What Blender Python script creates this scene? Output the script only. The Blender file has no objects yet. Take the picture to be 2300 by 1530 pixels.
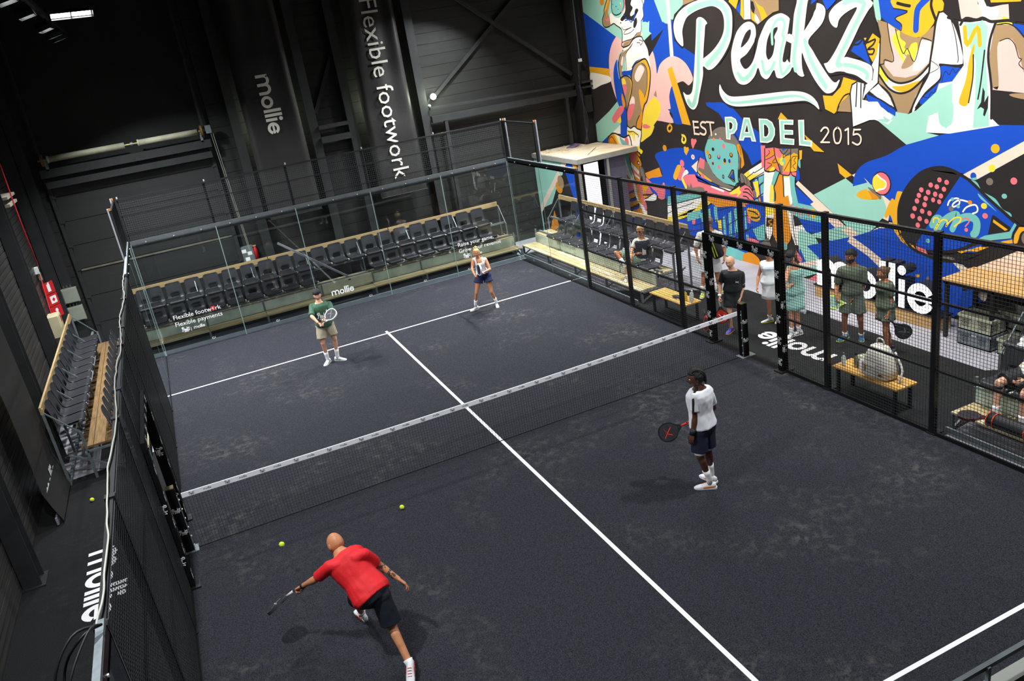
import bpy, bmesh, math, random
from mathutils import Vector, Matrix, Euler, Quaternion
random.seed(7)
scene = bpy.context.scene
COL = scene.collection
# ------------------------------------------------------------------ camera
cam_d = bpy.data.cameras.new('camera'); cam = bpy.data.objects.new('camera', cam_d); COL.objects.link(cam)
cam.location = (-3.8562, -11.3741, 6.2105)
cam.rotation_euler = (1.2086, 0.1546, -0.4216)
cam_d.sensor_width = 36.0; cam_d.lens = 1821.8649 / 2300.0 * 36.0
cam_d.clip_start = 0.05; cam_d.clip_end = 200
scene.camera = cam
# ------------------------------------------------------------------ world, exposure
w = bpy.data.worlds.new('world'); scene.world = w; w.use_nodes = True
w.node_tree.nodes['Background'].inputs[0].default_value = (0.5, 0.55, 0.65, 1)
w.node_tree.nodes['Background'].inputs[1].default_value = 0.02
scene.view_settings.view_transform = 'Standard'; scene.view_settings.look = 'None'
scene.view_settings.gamma = 1.0; scene.view_settings.use_curve_mapping = False
scene.view_settings.exposure = 0.0
# ------------------------------------------------------------------ lights: floodlights hung along both long sides
LAMPS = []          # (location, target, watts, warm, spread, size)
for sx in (-1, 1):
    LAMPS += [((5.0*sx, 6.0, 7.55), (3.0*sx, 5.8, 0), 680, 0, 2.0, .34), ((5.0*sx, -4.5, 7.55), (3.0*sx, -4.0, 0), 860, 0, 2.75, .34)]
    for y, e, sp in ((1.1, 300, 2.6), (3.2, 300, 2.48), (7.8, 440, 1.9), (8.9, 760, 1.9), (-7.5, 380, 2.75)):
        LAMPS.append(((5.0*sx, y, 7.55), (3.2*sx, y + (.5 if y > 7 else 0), 0), e, 0, sp, .34))
LAMPS.append(((5.0, 10.4, 7.55), (2.0, 10.9, 0), 560, 0, 2.1, .34))  # added lamp above the view, put in to brighten the far stand
for y in (8.4, 5.2, 2.0, -1.2, -4.4):                      # wall washers for the painted wall
    LAMPS.append(((5.9, y, 8.35), (8.77, y-.2, 3.6), 345, 1, 2.0, .4))
LAMPS.append(((-4.44, 4.0, 7.55), (-2.6, -2.5, 4.4), 40, 2, 1.6, .62))
LAMPS.append(((-7.0, 1.0, 8.2), (-6.6, 3.0, 0), 60, 1, 2.2, .34))
for i, (loc, tgt, watts, warm, spread, size) in enumerate(LAMPS):
    ld = bpy.data.lights.new('flood_light', 'AREA'); ld.shape = 'RECTANGLE'; ld.size = size; ld.size_y = size*(.6 if size < .6 else .14)
    ld.energy = watts*.36; ld.spread = spread
    ld.color = ((0.93, 0.96, 1.0), (1.0, 0.93, 0.84), (0.85, 0.93, 1.0))[warm]
    lo = bpy.data.objects.new('flood_light', ld); COL.objects.link(lo)
    d = (Vector(tgt) - Vector(loc)).normalized()
    lo.location = Vector(loc) + d*.04; lo.rotation_euler = d.to_track_quat('-Z', 'Y').to_euler()
# ------------------------------------------------------------------ helpers
def lin(c):
    r = []
    for v in c[:3]:
        v /= 255.0
        r.append(v/12.92 if v <= .04045 else ((v+.055)/1.055)**2.4)
    return r + [1.0]
MATS = {}
def M(name, rgb=(128, 128, 128), rough=.6, metal=0.0, var=.12, scale=6.0, bump=0.0, bscale=80.0, spec=.4, emit=0.0, coat=0.0, stretch=None):
    """procedural principled material: base colour broken up by noise, optional fine bump"""
    if name in MATS: return MATS[name]
    m = bpy.data.materials.new(name); m.use_nodes = True; MATS[name] = m
    nt = m.node_tree; b = nt.nodes['Principled BSDF']
    c = lin(rgb)
    b.inputs['Roughness'].default_value = rough; b.inputs['Metallic'].default_value = metal
    b.inputs['Specular IOR Level'].default_value = spec
    if coat: b.inputs['Coat Weight'].default_value = coat
    tc = nt.nodes.new('ShaderNodeTexCoord'); src = tc.outputs['Object']
    if stretch:
        mp = nt.nodes.new('ShaderNodeMapping'); mp.inputs['Scale'].default_value = stretch
        nt.links.new(src, mp.inputs[0]); src = mp.outputs[0]
    if var > 0:
        n = nt.nodes.new('ShaderNodeTexNoise'); n.inputs['Scale'].default_value = scale; n.inputs['Detail'].default_value = 4
        nt.links.new(src, n.inputs['Vector'])
        r = nt.nodes.new('ShaderNodeMapRange'); r.inputs[1].default_value = .3; r.inputs[2].default_value = .7
        r.inputs[3].default_value = 1-var; r.inputs[4].default_value = 1+var
        nt.links.new(n.outputs['Fac'], r.inputs[0])
        mx = nt.nodes.new('ShaderNodeVectorMath'); mx.operation = 'SCALE'; mx.inputs[0].default_value = c[:3]
        nt.links.new(r.outputs[0], mx.inputs['Scale']); nt.links.new(mx.outputs[0], b.inputs['Base Color'])
    else: b.inputs['Base Color'].default_value = c
    if bump > 0:
        n2 = nt.nodes.new('ShaderNodeTexNoise'); n2.inputs['Scale'].default_value = bscale; n2.inputs['Detail'].default_value = 2
        nt.links.new(src, n2.inputs['Vector'])
        bp = nt.nodes.new('ShaderNodeBump'); bp.inputs['Strength'].default_value = bump; bp.inputs['Distance'].default_value = .01
        nt.links.new(n2.outputs['Fac'], bp.inputs['Height']); nt.links.new(bp.outputs[0], b.inputs['Normal'])
    if emit:
        b.inputs['Emission Color'].default_value = c; b.inputs['Emission Strength'].default_value = emit
    return m
def V(*a): return Vector(a)
class MB:
    """collects shapes, builds them as ONE mesh object"""
    def __init__(s): s.v = []; s.f = []; s.m = []; s.T = None
    def _a(s, pts):
        k = len(s.v)
        s.v += [tuple(s.T @ Vector(p)) if s.T else tuple(p) for p in pts]; return k
    def face(s, idx, m=0): s.f.append(tuple(idx)); s.m.append(m)
    def poly(s, pts, m=0):
        k = s._a(pts); s.face(range(k, k+len(pts)), m); return s
    def box(s, c, d, m=0, rot=None, taper=1.0):
        c = Vector(c); x, y, z = d[0]/2, d[1]/2, d[2]/2
        P = [(-x, -y, -z), (x, -y, -z), (x, y, -z), (-x, y, -z), (-x*taper, -y*taper, z), (x*taper, -y*taper, z), (x*taper, y*taper, z), (-x*taper, y*taper, z)]
        P = [c + (rot @ Vector(p) if rot else Vector(p)) for p in P]
        k = s._a(P)
        for q in ((0, 3, 2, 1), (4, 5, 6, 7), (0, 1, 5, 4), (1, 2, 6, 5), (2, 3, 7, 6), (3, 0, 4, 7)): s.face([k+i for i in q], m)
        return s
    def bar(s, p, q, w, h, m=0, up=(0, 0, 1)):
        p = Vector(p); q = Vector(q); d = q-p; L = d.length
        if L < 1e-6: return s
        x = d/L; u = Vector(up); y = u.cross(x)
        if y.length < 1e-4: y = Vector((1, 0, 0)).cross(x)
        if y.length < 1e-4: y = Vector((0, 1, 0)).cross(x)
        y.normalize(); z = x.cross(y)
        R = Matrix((x, y, z)).transposed()
        return s.box((p+q)/2, (L, w, h), m, R)
    def tube(s, pts, r, n=8, m=0, caps=True):
        pts = [Vector(p) for p in pts]; rs = r if isinstance(r, (list, tuple)) else [r]*len(pts)
        up = None; rings = []
        for i, p in enumerate(pts):
            d = (pts[min(i+1, len(pts)-1)] - pts[max(i-1, 0)]).normalized()
            if up is None:
                up = Vector((0, 0, 1)) if abs(d.z) < .9 else Vector((1, 0, 0))
            y = up.cross(d)
            if y.length < 1e-5: y = Vector((1, .3, .1)).cross(d)
            y.normalize(); z = d.cross(y); up = z
            rings.append([p + (y*math.cos(2*math.pi*k/n) + z*math.sin(2*math.pi*k/n))*rs[i] for k in range(n)])
        return s.loft(rings, m, caps)
    def loft(s, rings, m=0, caps=True, closed=True):
        n = len(rings[0]); ks = [s._a(r) for r in rings]
        for a, b in zip(ks, ks[1:]):
            for i in range(n if closed else n-1):
                j = (i+1) % n
                s.face((a+i, a+j, b+j, b+i), m)
        if caps and closed:
            s.face([ks[0]+i for i in reversed(range(n))], m); s.face([ks[-1]+i for i in range(n)], m)
        return s
    def prism(s, pts, vec, m=0):
        pts = [Vector(p) for p in pts]; vec = Vector(vec)
        return s.loft([pts, [p+vec for p in pts]], m)
    def sphere(s, c, r, n=12, k=8, m=0, rot=None):
        c = Vector(c); r = (r, r, r) if not isinstance(r, (tuple, list)) else r
        rings = []
        for i in range(k+1):
            t = math.pi*i/k; zz = -math.cos(t); rr = max(math.sin(t), 1e-3)
            ring = []
            for j in range(n):
                p = Vector((r[0]*rr*math.cos(2*math.pi*j/n), r[1]*rr*math.sin(2*math.pi*j/n), r[2]*zz))
                ring.append(c + (rot @ p if rot else p))
            rings.append(ring)
        return s.loft(rings, m)
    def mesh(s, name, mats, smooth=False):
        me = bpy.data.meshes.new(name); me.from_pydata(s.v, [], s.f)
        for x in (mats if isinstance(mats, (list, tuple)) else [mats]): me.materials.append(x)
        me.polygons.foreach_set('material_index', s.m)
        if smooth: me.polygons.foreach_set('use_smooth', [True]*len(me.polygons))
        me.update(); return me
    def build(s, name, mats, parent=None, label=None, cat=None, group=None, kind=None, smooth=False, loc=None):
        return obj(name, s.mesh(name, mats, smooth), parent, label, cat, group, kind, loc)
def obj(name, me, parent=None, label=None, cat=None, group=None, kind=None, loc=None):
    o = bpy.data.objects.new(name, me); COL.objects.link(o)
    if parent: o.parent = parent
    if loc: o.location = loc
    if label: o['label'] = label
    if cat: o['category'] = cat
    if group: o['group'] = group
    if kind: o['kind'] = kind
    return o
def thing(name, label, cat, loc=(0, 0, 0), rz=0, group=None):
    o = obj(name, None, None, label, cat, group); o.location = loc; o.rotation_euler = (0, 0, rz); o.empty_display_size = .1
    return o
def struct(name, mb, mats, parent=None, smooth=False): return mb.build(name, mats, parent, kind='structure', smooth=smooth)
def copy_tree(o, parent=None):
    c = o.copy(); COL.objects.link(c); c.parent = parent
    for ch in o.children: copy_tree(ch, c)
    return c
def smooth_pts(P, closed=True, k=4):
    n = len(P); out = []
    rng = range(n) if closed else range(n-1)
    for i in rng:
        if closed: a, b, c, d = P[i-1], P[i], P[(i+1) % n], P[(i+2) % n]
        else: a, b, c, d = P[max(i-1, 0)], P[i], P[i+1], P[min(i+2, n-1)]
        for j in range(k):
            t = j/k; t2 = t*t; t3 = t2*t
            out.append(tuple(.5*((2*b[q]) + (-a[q]+c[q])*t + (2*a[q]-5*b[q]+4*c[q]-d[q])*t2 + (-a[q]+3*b[q]-3*c[q]+d[q])*t3) for q in range(len(b))))
    if not closed: out.append(tuple(P[-1]))
    return out
def ribbon(P, w, closed=False):
    """2-D centre line -> list of quads"""
    n = len(P); L = []; R_ = []
    for i in range(n):
        a = P[i-1] if (closed or i > 0) else P[0]; b = P[(i+1) % n] if (closed or i < n-1) else P[-1]
        dx, dy = b[0]-a[0], b[1]-a[1]; l = math.hypot(dx, dy) or 1
        nx, ny = -dy/l*w/2, dx/l*w/2
        L.append((P[i][0]+nx, P[i][1]+ny)); R_.append((P[i][0]-nx, P[i][1]-ny))
    q = []
    for i in range(n if closed else n-1):
        j = (i+1) % n; q.append((L[i], L[j], R_[j], R_[i]))
    return q
def ell(cx, cy, rx, ry, n=16): return [(cx+rx*math.cos(2*math.pi*i/n), cy+ry*math.sin(2*math.pi*i/n)) for i in range(n)]
def arc(cx, cy, r, a0, a1, n=12): return [(cx+r*math.cos(math.radians(a0+(a1-a0)*i/n)), cy+r*math.sin(math.radians(a0+(a1-a0)*i/n))) for i in range(n+1)]
def mollie(t=.24):
    """round heavy wordmark, x-height 1, returns (polygons, width)"""
    q = []; x = 0
    for k in range(2):
        c = x + t/2 + k*(.72) + .36
        q += ribbon([(c-.36, 0), (c-.36, .62)] + arc(c, .62, .36, 180, 0, 10)[1:] + [(c+.36, 0)], t)
    q.append([(x, 0), (x+t, 0), (x+t, 1.0), (x, 1.0)])
    x += 1.44+t+.12
    q += ribbon(arc(x+.5, .49, .39, 0, 360, 24)[:-1], t, True); x += 1.12
    for k in range(2): q.append([(x, 0), (x+t, 0), (x+t, 1.5), (x, 1.5)]); x += t+.13
    q.append([(x, 0), (x+t, 0), (x+t, 1.0), (x, 1.0)]); q.append(ell(x+t/2, 1.32, .17, .17)); x += t+.12
    q += ribbon(arc(x+.5, .49, .39, -20, -335, 24), t); q.append([(x+.15, .40), (x+.95, .40), (x+.92, .59), (x+.15, .59)]); x += 1.0
    return q, x
def peakz(t=.13):
    S = [[(.2, 1.0), (.16, .5), (.08, 0), (-.05, .1)], [(-.02, .7), (.08, 1.0), (.32, 1.1), (.47, .92), (.4, .68), (.2, .52)],
         [(.5, .3), (.68, .42), (.66, .58), (.55, .55), (.5, .3), (.56, .06), (.76, .2)],
         [(.98, .52), (.84, .5), (.78, .22), (.86, .06), (.98, .3), (1.0, .52), (.98, .15), (1.1, .1)],
         [(1.26, 1.05), (1.2, .5), (1.14, .04)], [(1.46, .75), (1.2, .42), (1.46, 0)],
         [(1.5, .75), (1.76, .82), (1.52, .2), (1.84, .16)], [(.35, -.2), (.9, -.14), (1.5, -.2)]]
    q = []
    for s in S: q += ribbon(smooth_pts(s, False, 3), t)
    return q, 1.85
def put2d(mb, polys, origin, xd, yd, scale, m=0, off=0.0):
    o = Vector(origin); xd = Vector(xd).normalized(); yd = Vector(yd).normalized(); n = xd.cross(yd).normalized()
    for i, p in enumerate(polys): mb.poly([o + xd*(a[0]*scale) + yd*(a[1]*scale) + n*(off+(i % 7)*.00006) for a in p], m)
_txt = {}
def text2d(s):
    """built-in font outline as polygons, cap height about .7"""
    if s in _txt: return _txt[s]
    cu = bpy.data.curves.new('txt', 'FONT'); cu.body = s; cu.resolution_u = 2
    to = bpy.data.objects.new('txt', cu); COL.objects.link(to)
    bpy.context.view_layer.update()
    me = to.evaluated_get(bpy.context.evaluated_depsgraph_get()).to_mesh()
    polys = [[(me.vertices[i].co.x, me.vertices[i].co.y) for i in p.vertices] for p in me.polygons]
    wd = max([v.co.x for v in me.vertices] or [0])
    COL.objects.unlink(to); bpy.data.objects.remove(to)
    _txt[s] = (polys, wd); return _txt[s]

MURAL = '''
Np1143,692 640,641 643,622 685,602 690,592 717,582 745,589 940,562 978,568 1145,647
Bp1145,647 976,568 1007,542 1027,511 1031,481 1145,490
Bp827,628 813,659 774,655 740,589 734,588 725,583 717,583 700,593 688,585 694,540 610,502 617,450 661,488 703,502 772,483 784,461 800,521 843,560 829,599
Np837,595 816,595 807,592 798,596 804,570 793,564 809,554 831,547 846,564
Ps940,577 969,569 1002,546 1024,511 1030,462 1020,425 1003,390 967,347 869,331 803,339 727,335 741,359 734,373 736,401 722,428 693,437 670,441 656,435 645,431 627,444 632,461 652,484 681,499 712,504 743,497 769,483 784,462 785,483 790,509 800,523 838,548
Wp715,649 701,647 702,503 717,503
Kp835,547 795,564 795,546 736,571 772,539 813,507 834,532
Yp1146,491 1031,482 1029,460 1147,469
Ws1146,470 1109,471 1062,465 1030,459 1028,446 1086,436 1145,426
Bs977,506 998,490 1010,458 1008,413 1001,371 989,346 998,325 1007,291 988,285 967,293 953,355 959,408 966,453 972,481
Bs720,428 736,403 733,373 747,370 729,358 724,335 686,334 691,360 711,404
Yp734,472 713,479 650,331 687,334
Np1147,319 1056,360 1003,389 988,361 999,321 1048,298 1078,286 1121,265 1148,267
Wp1048,298 999,322 1004,295 1044,295
ys1020,337 995,348 994,329 1008,327
Ss1044,337 1032,350 994,375 972,374 975,361 1010,337 1033,325
ys807,401 831,391 850,375 869,355 885,312 898,277 866,288 838,301 820,322 822,326 800,343 784,364 783,385
Ss878,325 862,328 840,321 857,316 877,317
Tp809,406 796,420 794,401
Ts997,672 1021,645 1025,632 1038,617 1037,603 1024,595 995,597 997,618 1002,632 992,650 978,670
Yp999,670 1024,643 1024,634 1007,644 988,669
Kk3.5:997,672 1021,645 1025,632 1038,617 1037,603 1024,595 995,597
Ok4.1:1014,623 1001,643 987,661
Ss1025,619 1015,616 1002,620 1001,611 1014,611
Ws886,661 816,654 823,631 823,610 837,598 841,573 839,563 886,556 922,553 942,550 947,540 940,554 938,575 944,587 978,603 994,601 996,620 988,631 967,618 938,616 909,637
Ks910,663 874,659 881,644 872,634 887,621 883,614 853,623 845,626 852,631 863,626 871,602 893,605 915,609 931,605 940,611 915,626 908,642
Bk3.3:916,605 897,606 887,599 876,605 861,618
Ks859,609 872,601 878,586 869,584 857,596
As975,667 915,662 915,643 934,627 960,623 977,629 981,643
Kk3.3:975,667 981,643 977,629 960,623 934,627 915,643 915,662
Sk3.9:909,655 914,639 930,628
Oc970,637,3.5,2.2
Bc956,645,2.7,2.0
Oc938,647,3.0,2.0
yc931,651,3.0,2.0
Sc931,642,3.0,2.0
Gc947,637,3.0,2.0
Gc972,652,3.1,2.0
Sc952,661,3.4,2.0
Bc940,601,3.0,2.2
Bc982,586,3.1,2.5
Bc911,611,3.0,2.6
Bc920,621,3.4,2.9
Oc1030,664,12.9,9.4
Np982,601 941,585 939,570 941,554 970,568 1013,590 995,598
Kk3.4:995,598 978,602 964,596 941,585 938,571 942,554 948,541 937,539
Kk2.7:826,653 820,638 823,629 823,610 837,598
Kk2.5:837,598 842,573 863,569 887,557 922,553 942,550
Kk1.8:938,590 926,582 887,586 917,580 930,571 899,572 876,580
Ts842,571 850,560 880,558 909,545 929,537 940,538 933,548 907,552 880,556 863,569
Ws941,536 910,539 873,556 847,560 836,550 819,527 816,508 813,484 818,469 831,488 834,504 865,499 889,490 905,477 923,472 942,474 958,477 963,493 966,511 945,527
Kk3.6:941,536 909,541 888,554 865,560 843,559 836,548
Ns932,523 947,498 957,478 938,473 938,492 932,509
Ts945,524 966,509 975,489 972,459 958,461 960,475 945,498 931,519 899,535 892,544 911,533
Ls950,512 961,497 960,489 952,490 944,510
Kk3.4:942,529 963,514 975,489 974,453
Nk3.0:947,527 971,513 982,489 978,453
Kk2.2:890,544 929,519 933,496 934,476
Kk2.1:867,545 853,544 851,538 838,546 855,552
Bs958,472 911,475 899,487 877,496 839,504 869,495 898,481 914,456 925,461 956,461
Bk4.5:904,481 880,496 839,502
Ts906,468 893,487 866,495 836,501 820,484 816,465 825,428 843,393 871,363 880,337 892,310 914,314 925,320 942,314 957,319 959,339 951,368 932,396 909,434 914,452
Ys839,503 824,486 817,467 829,428 845,392 861,388 841,428 829,466 837,488 859,493 893,486 877,496
Ls860,487 843,478 850,466 875,445 890,445 896,458 880,477
Ys881,418 872,421 853,401 850,389 870,361 879,381
Kk4.4:914,452 908,468 893,487 866,496 835,502 820,486 815,465 825,428 844,392 859,381 870,363 882,333 893,308
Kk2.2:854,491 836,481 831,464 839,428 855,401
Ts970,453 952,460 929,458 914,448 911,435 923,412 940,382 956,362 960,388 966,431
Ys929,458 914,448 911,435 933,398 943,388 920,428 920,444
ys963,452 950,452 945,437 965,435
Ss965,435 945,436 944,421 956,406 962,421
Kk4.2:974,452 952,460 929,458 914,448 912,435 925,408 955,362
Kk3.9:972,451 965,419 956,384 959,339 962,318
Ls935,388 917,404 907,395 913,378 935,379
Ss936,380 911,382 924,356 943,338 956,339 948,364
Os970,411 977,400 973,372 960,380
Os872,367 879,339 892,310 914,315 907,334 890,351
Kk3.4:890,351 907,334 915,314
Ws959,319 944,313 925,320 910,314 888,309 898,277 909,244 934,252 953,264 958,289 967,293
yp962,307 943,307 924,305 905,299 906,295 925,296 929,278 935,277 933,298 942,283 942,298 950,293 965,295
Kk3.9:961,320 949,315 942,314 924,320 910,314 899,312 889,309 890,296 899,277 909,244
Kk2.4:962,306 952,303 932,305 917,299 906,295 908,290
ys921,261 908,264 903,248 914,250
ys902,256 891,251 898,243 906,244
Bp1116,266 1079,285 1085,265
Ws1084,266 1078,278 1058,291 1036,294 1011,291 988,285 962,292 951,280 948,262 963,263 1025,264
Os1084,265 1077,279 1056,291 1041,291 1028,279 1026,265
ys1040,292 1029,287 1020,266 1029,265 1035,279
As1012,286 993,279 967,267 959,263 1000,264
Ss982,283 967,286 963,267 982,273
Os958,291 946,279 946,262 926,253 905,239 911,235 935,246 951,257 951,274
Kk4.5:1085,265 1079,279 1057,293 1035,295 1011,290 986,285 958,293 950,280 946,262 922,251 905,237 901,223 906,208
Kk2.6:1078,266 1074,277 1055,284 1039,268
Bp1120,219 1058,229 1051,221 1052,199 1042,175 1025,161 1015,108 997,72 983,57 903,55 901,39 1068,16 1072,81 1087,137 1109,169
Os1058,228 1022,237 954,251 935,246 914,230 905,210 919,204 916,185 919,162 902,81 902,57 931,53 949,128 983,162 1022,154 1034,182 1051,203
Wp1016,236 992,240 987,225 955,180 951,150 939,96 920,90 899,73 905,54 921,61 939,92 959,116 965,149 993,175 1012,206
Ap992,240 967,245 970,231 959,171 957,160 975,183 991,225
Cp1014,237 1003,238 994,203 968,166 979,163 1008,202
Gp1047,230 1025,234 1024,218 1041,211 1047,219
Gp1038,204 1017,199 1029,185
Gp1022,179 999,185 987,162 1013,160
Ss955,244 935,246 930,229 949,215 962,216 964,227
Wp961,214 921,191 925,180 962,200
Wp949,183 923,172 922,166 946,174
Sp962,197 924,178 925,173 947,183 948,174 958,178
yk2.9:1023,235 1017,201 983,165
Kk2.9:1016,236 1012,206 993,175 963,149 959,116 939,92 921,61 905,54
Kk2.6:1058,228 1051,203 1034,182 1026,156
Kk2.9:967,227 963,201 950,168 941,149
Sp1022,154 964,158 962,131 1019,107
Sp941,151 913,151 897,84 907,72 922,103
Op1020,105 962,125 956,112 1009,93
Op1002,87 949,104 939,94 997,72
Op980,69 937,81 905,52 975,56
Bp1025,109 965,131 964,125 1015,106
Bp1018,92 953,106 954,99 1015,86
Bp989,70 941,83 938,78 985,65
Sp917,151 855,151 839,136 882,127 914,123
Ws911,106 884,116 843,137 840,125 851,111 894,104
Yp909,152 878,153 888,139 906,126 875,123 908,111 914,125
Kk3.5:912,122 875,125 841,136 839,123 851,110 902,104
Gs917,207 900,202 891,185 886,163 903,163 908,180 918,166 921,183
Kc919,215,7.9,5.6
Pc919,215,4.8,3.4
Kk2.0:917,207 915,183 918,164
Kk2.0:907,205 893,185 888,162
Op889,188 813,210 803,186 871,171 885,178
Bs829,244 776,261 720,270 661,271 609,268 557,252 554,225 600,184 685,160 750,135 801,123 865,137 869,173 803,186 813,217
Ss885,176 861,163 832,159 810,159 799,169 793,161 801,123 831,120 839,136 881,157
Oc778,266,9.5,8.6
Yk5.9:745,330 755,323 755,315 748,312 739,317 736,324 742,330
yk6.7:691,304 681,302 677,293 685,285 694,289 691,297
yp696,308 685,306 689,300
Yp687,274 679,273 669,275 666,268 680,252 687,261
Sp654,295 648,299 642,296 633,298 629,292 640,281 648,270 654,282
Yp688,274 682,276 676,273 667,274 667,268 680,252 688,261
Wc651,250,7.3,6.5
Sc651,250,3.2,3.8
Sc702,230,9.7,9.2
Ys748,192 729,219 718,225 708,219 731,186 743,183
Ss727,190 708,217 697,220 692,213 711,185 723,183
Ws710,189 696,208 684,214 676,206 696,197 707,188
Gs580,300 560,320 536,330 511,331 487,322 469,307 457,289 476,290 517,294 527,302
Bp581,389 519,390 484,382 461,365 442,350 390,324 380,293 384,263 419,245 432,270 457,291 512,343 532,364 577,381
As600,266 595,283 581,299 528,301 514,295 476,290 468,271 468,245 473,218 468,208 476,196 489,187 507,189 533,193 563,208 587,232 599,252
Kk3.4:586,296 597,279 600,265 595,245 580,222 555,203 527,192 502,190 488,188
Kk3.5:475,315 460,299 457,280 461,257 469,236 472,209 469,200
Gs466,268 459,268 464,236 470,234
Os473,289 457,290 447,250 451,241 460,236 457,258 463,268
Kk1.7:473,289 467,267 467,248
Kk1.7:460,289 456,268
Kp495,230 487,230 484,199 492,199 512,210
Gp494,227 490,227 493,220 507,209 487,202 488,199 509,210
Bp490,222 488,206 503,211
Oc558,300,4.1,4.0
Sc533,302,4.6,2.8
Kc564,275,5.3,4.7
Sc521,285,5.7,6.1
Oc587,266,5.4,5.5
Kc579,256,6.0,6.3
Oc580,256,3.6,4.1
Bc543,257,6.4,6.2
Oc543,259,4.1,4.0
Kc494,265,6.1,6.0
Oc494,266,3.3,3.9
Oc522,245,5.1,5.1
Kc520,250,4.8,5.4
Oc499,247,5.0,4.7
Bc502,250,4.5,5.0
Sc545,232,5.3,5.1
Sc570,240,4.8,4.4
Kc568,239,3.3,3.7
Kc530,209,4.1,5.5
Tc530,209,2.0,2.9
Cp661,225 624,246 625,220 641,211
Gp622,252 587,238 566,210 527,193 491,187 494,182 525,180 580,192 634,213 626,242
Sp622,251 601,246 607,221 629,225
Yp632,217 577,194 580,191 609,198 634,212
Cp634,212 627,204 631,201 636,208
Kk3.3:622,252 632,233 636,213 624,203
Sc616,202,7.2,7.7
Bp663,201 637,204 592,191 545,181 552,176 636,187 646,203
Sp705,191 685,201 649,205 637,188 593,183 495,174 466,188 435,202 423,191 407,157 411,135 430,137 489,144 555,149 625,149 669,152 690,164
yp712,185 703,191 685,162 695,161
Gp689,164 685,176 677,167 669,180 663,168 631,174 613,172 612,164 639,159 680,143 692,154
Wp584,180 578,182 529,174 532,169 581,177
Wp548,182 500,179 506,174 543,177
ys509,170 480,185 468,191 470,182 464,176 482,163 478,172 501,167
Kk3.1:637,189 593,184 534,178 509,174 494,180 477,189 460,198
Kk3.2:488,187 475,198 451,198 431,193 422,184
Kk2.9:450,186 436,187 424,176
Kk2.9:456,178 440,178 422,168 417,161
Kk2.9:457,168 443,167 428,155 421,147
Gs463,222 447,220 430,206 429,195 441,196 451,202 462,201
Kk1.7:458,219 451,209 451,200
Kk1.7:447,220 440,207 441,198
Kk2.3:462,231 447,220 429,208
Op625,149 555,149 489,146 492,136 513,126 539,130 586,136 610,143
Ss554,151 525,153 497,148 506,142 543,143
Bp419,209 377,229 383,139 417,135 418,188
Ap411,213 403,215 403,196 411,190
Ap398,219 379,226 383,210 398,202
Gp419,188 411,190 410,167 419,172
yp410,192 404,195 401,170 408,168
Sp403,195 397,199 394,173 398,171
Ap393,201 381,207 385,177 392,175
Op401,168 395,171 392,147 398,146
Ap414,165 404,166 402,151 412,150
Kk2.5:421,187 402,195 383,208
Kk2.5:417,163 401,172 383,183
Kk1.7:427,206 423,191 418,167
Kk1.7:400,217 397,193 392,159
Wp451,222 425,236 375,260 375,243 375,231 429,208
yp451,222 430,232 429,225 410,225 389,232 429,208
Kk3.4:452,223 414,244 372,263
Kk2.2:429,208 405,220 374,235
Kk2.0:439,215 418,227 415,231 411,229 378,245
Sp385,294 370,295 372,260 376,245 385,242
Sp371,288 340,292 324,290 320,277 328,255 324,237 348,239 375,236
Op359,284 341,289 341,275 356,270 371,264 371,270 353,277
Op364,257 339,269 328,258 337,246 368,236 374,237 355,251
Yp340,289 266,293 262,284 268,245 291,240 322,237 328,258 334,269
Ss340,289 326,289 315,280 322,270 333,273
Gp326,289 264,294 264,280 278,284 285,279 303,275 317,280
Bp317,291 301,292 310,286
Gp328,258 314,256 316,238 323,237
Sp316,241 291,240 271,242 271,232 283,231 296,233 317,233
Gp322,240 315,240 316,234 322,233
ys360,239 349,247 342,247 342,241 356,237
Ac312,262,6.3,9.3
ys312,272 320,270 324,264 322,255 313,253 311,260 316,264
Kk3.2:372,287 373,267 376,238
Kk2.9:341,291 337,269 328,252 323,237 322,233
Kk2.3:287,292 289,266 291,240
Kk3.0:263,290 266,264 272,232
Kk3.2:376,238 363,235 346,237 337,243
Kk2.6:337,241 329,238 323,236
Kk2.6:323,232 306,231 294,234 290,242 285,234 272,231
Kk1.8:321,288 316,282 311,279 303,283 296,290
Kk1.8:311,279 312,271
Kk1.6:371,262 354,268 341,275
Kk1.6:359,284 355,280 368,270
Kk1.6:364,256 350,253 357,248 370,240
Kk1.6:335,259 348,257 339,267
Kk1.5:310,242 290,268
Kk1.5:311,271 288,284
Kk1.5:287,250 284,273 267,277
Kk1.5:272,274 278,267 273,262 282,255 275,248
Sk2.8:312,253 313,241
Yp261,290 252,291 254,272 261,268
As263,271 259,268 259,252 266,258
Bp268,255 262,242 261,228 266,223 274,224
Wp377,235 363,233 342,237 349,220 358,197 363,159 384,156 384,174
As341,238 329,237 328,232 337,214 344,202 347,161 352,160 347,195 355,206 347,222
ys358,202 350,205 347,198 352,160 363,159
Op328,233 315,231 314,202 312,182 304,139 346,133 345,161 341,179 345,202
Wp315,228 292,232 291,201 286,168 307,162 312,182 314,202
yp315,230 295,231 295,228 314,227
Ap294,233 276,230 277,210 271,186 267,170 290,168 286,175 291,191
Kk3.5:328,233 340,211 346,200 342,185 345,161 347,133
Kk3.4:315,230 314,205 314,185 309,165 304,139
Kk2.3:276,228 277,210 271,185 267,170
Cp275,215 267,223 164,162 189,159
Bp276,210 203,169 219,155 273,148 268,170
Np221,197 130,241 108,229 96,237 72,225 72,170 163,162
Cp113,249 98,256 70,239 70,225
Bp97,256 70,270 70,239
Yp151,270 113,249 130,241 146,250
Kp129,241 113,249 96,238 108,229
Ap784,131 683,149 586,156 603,148 698,122 789,101
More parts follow.
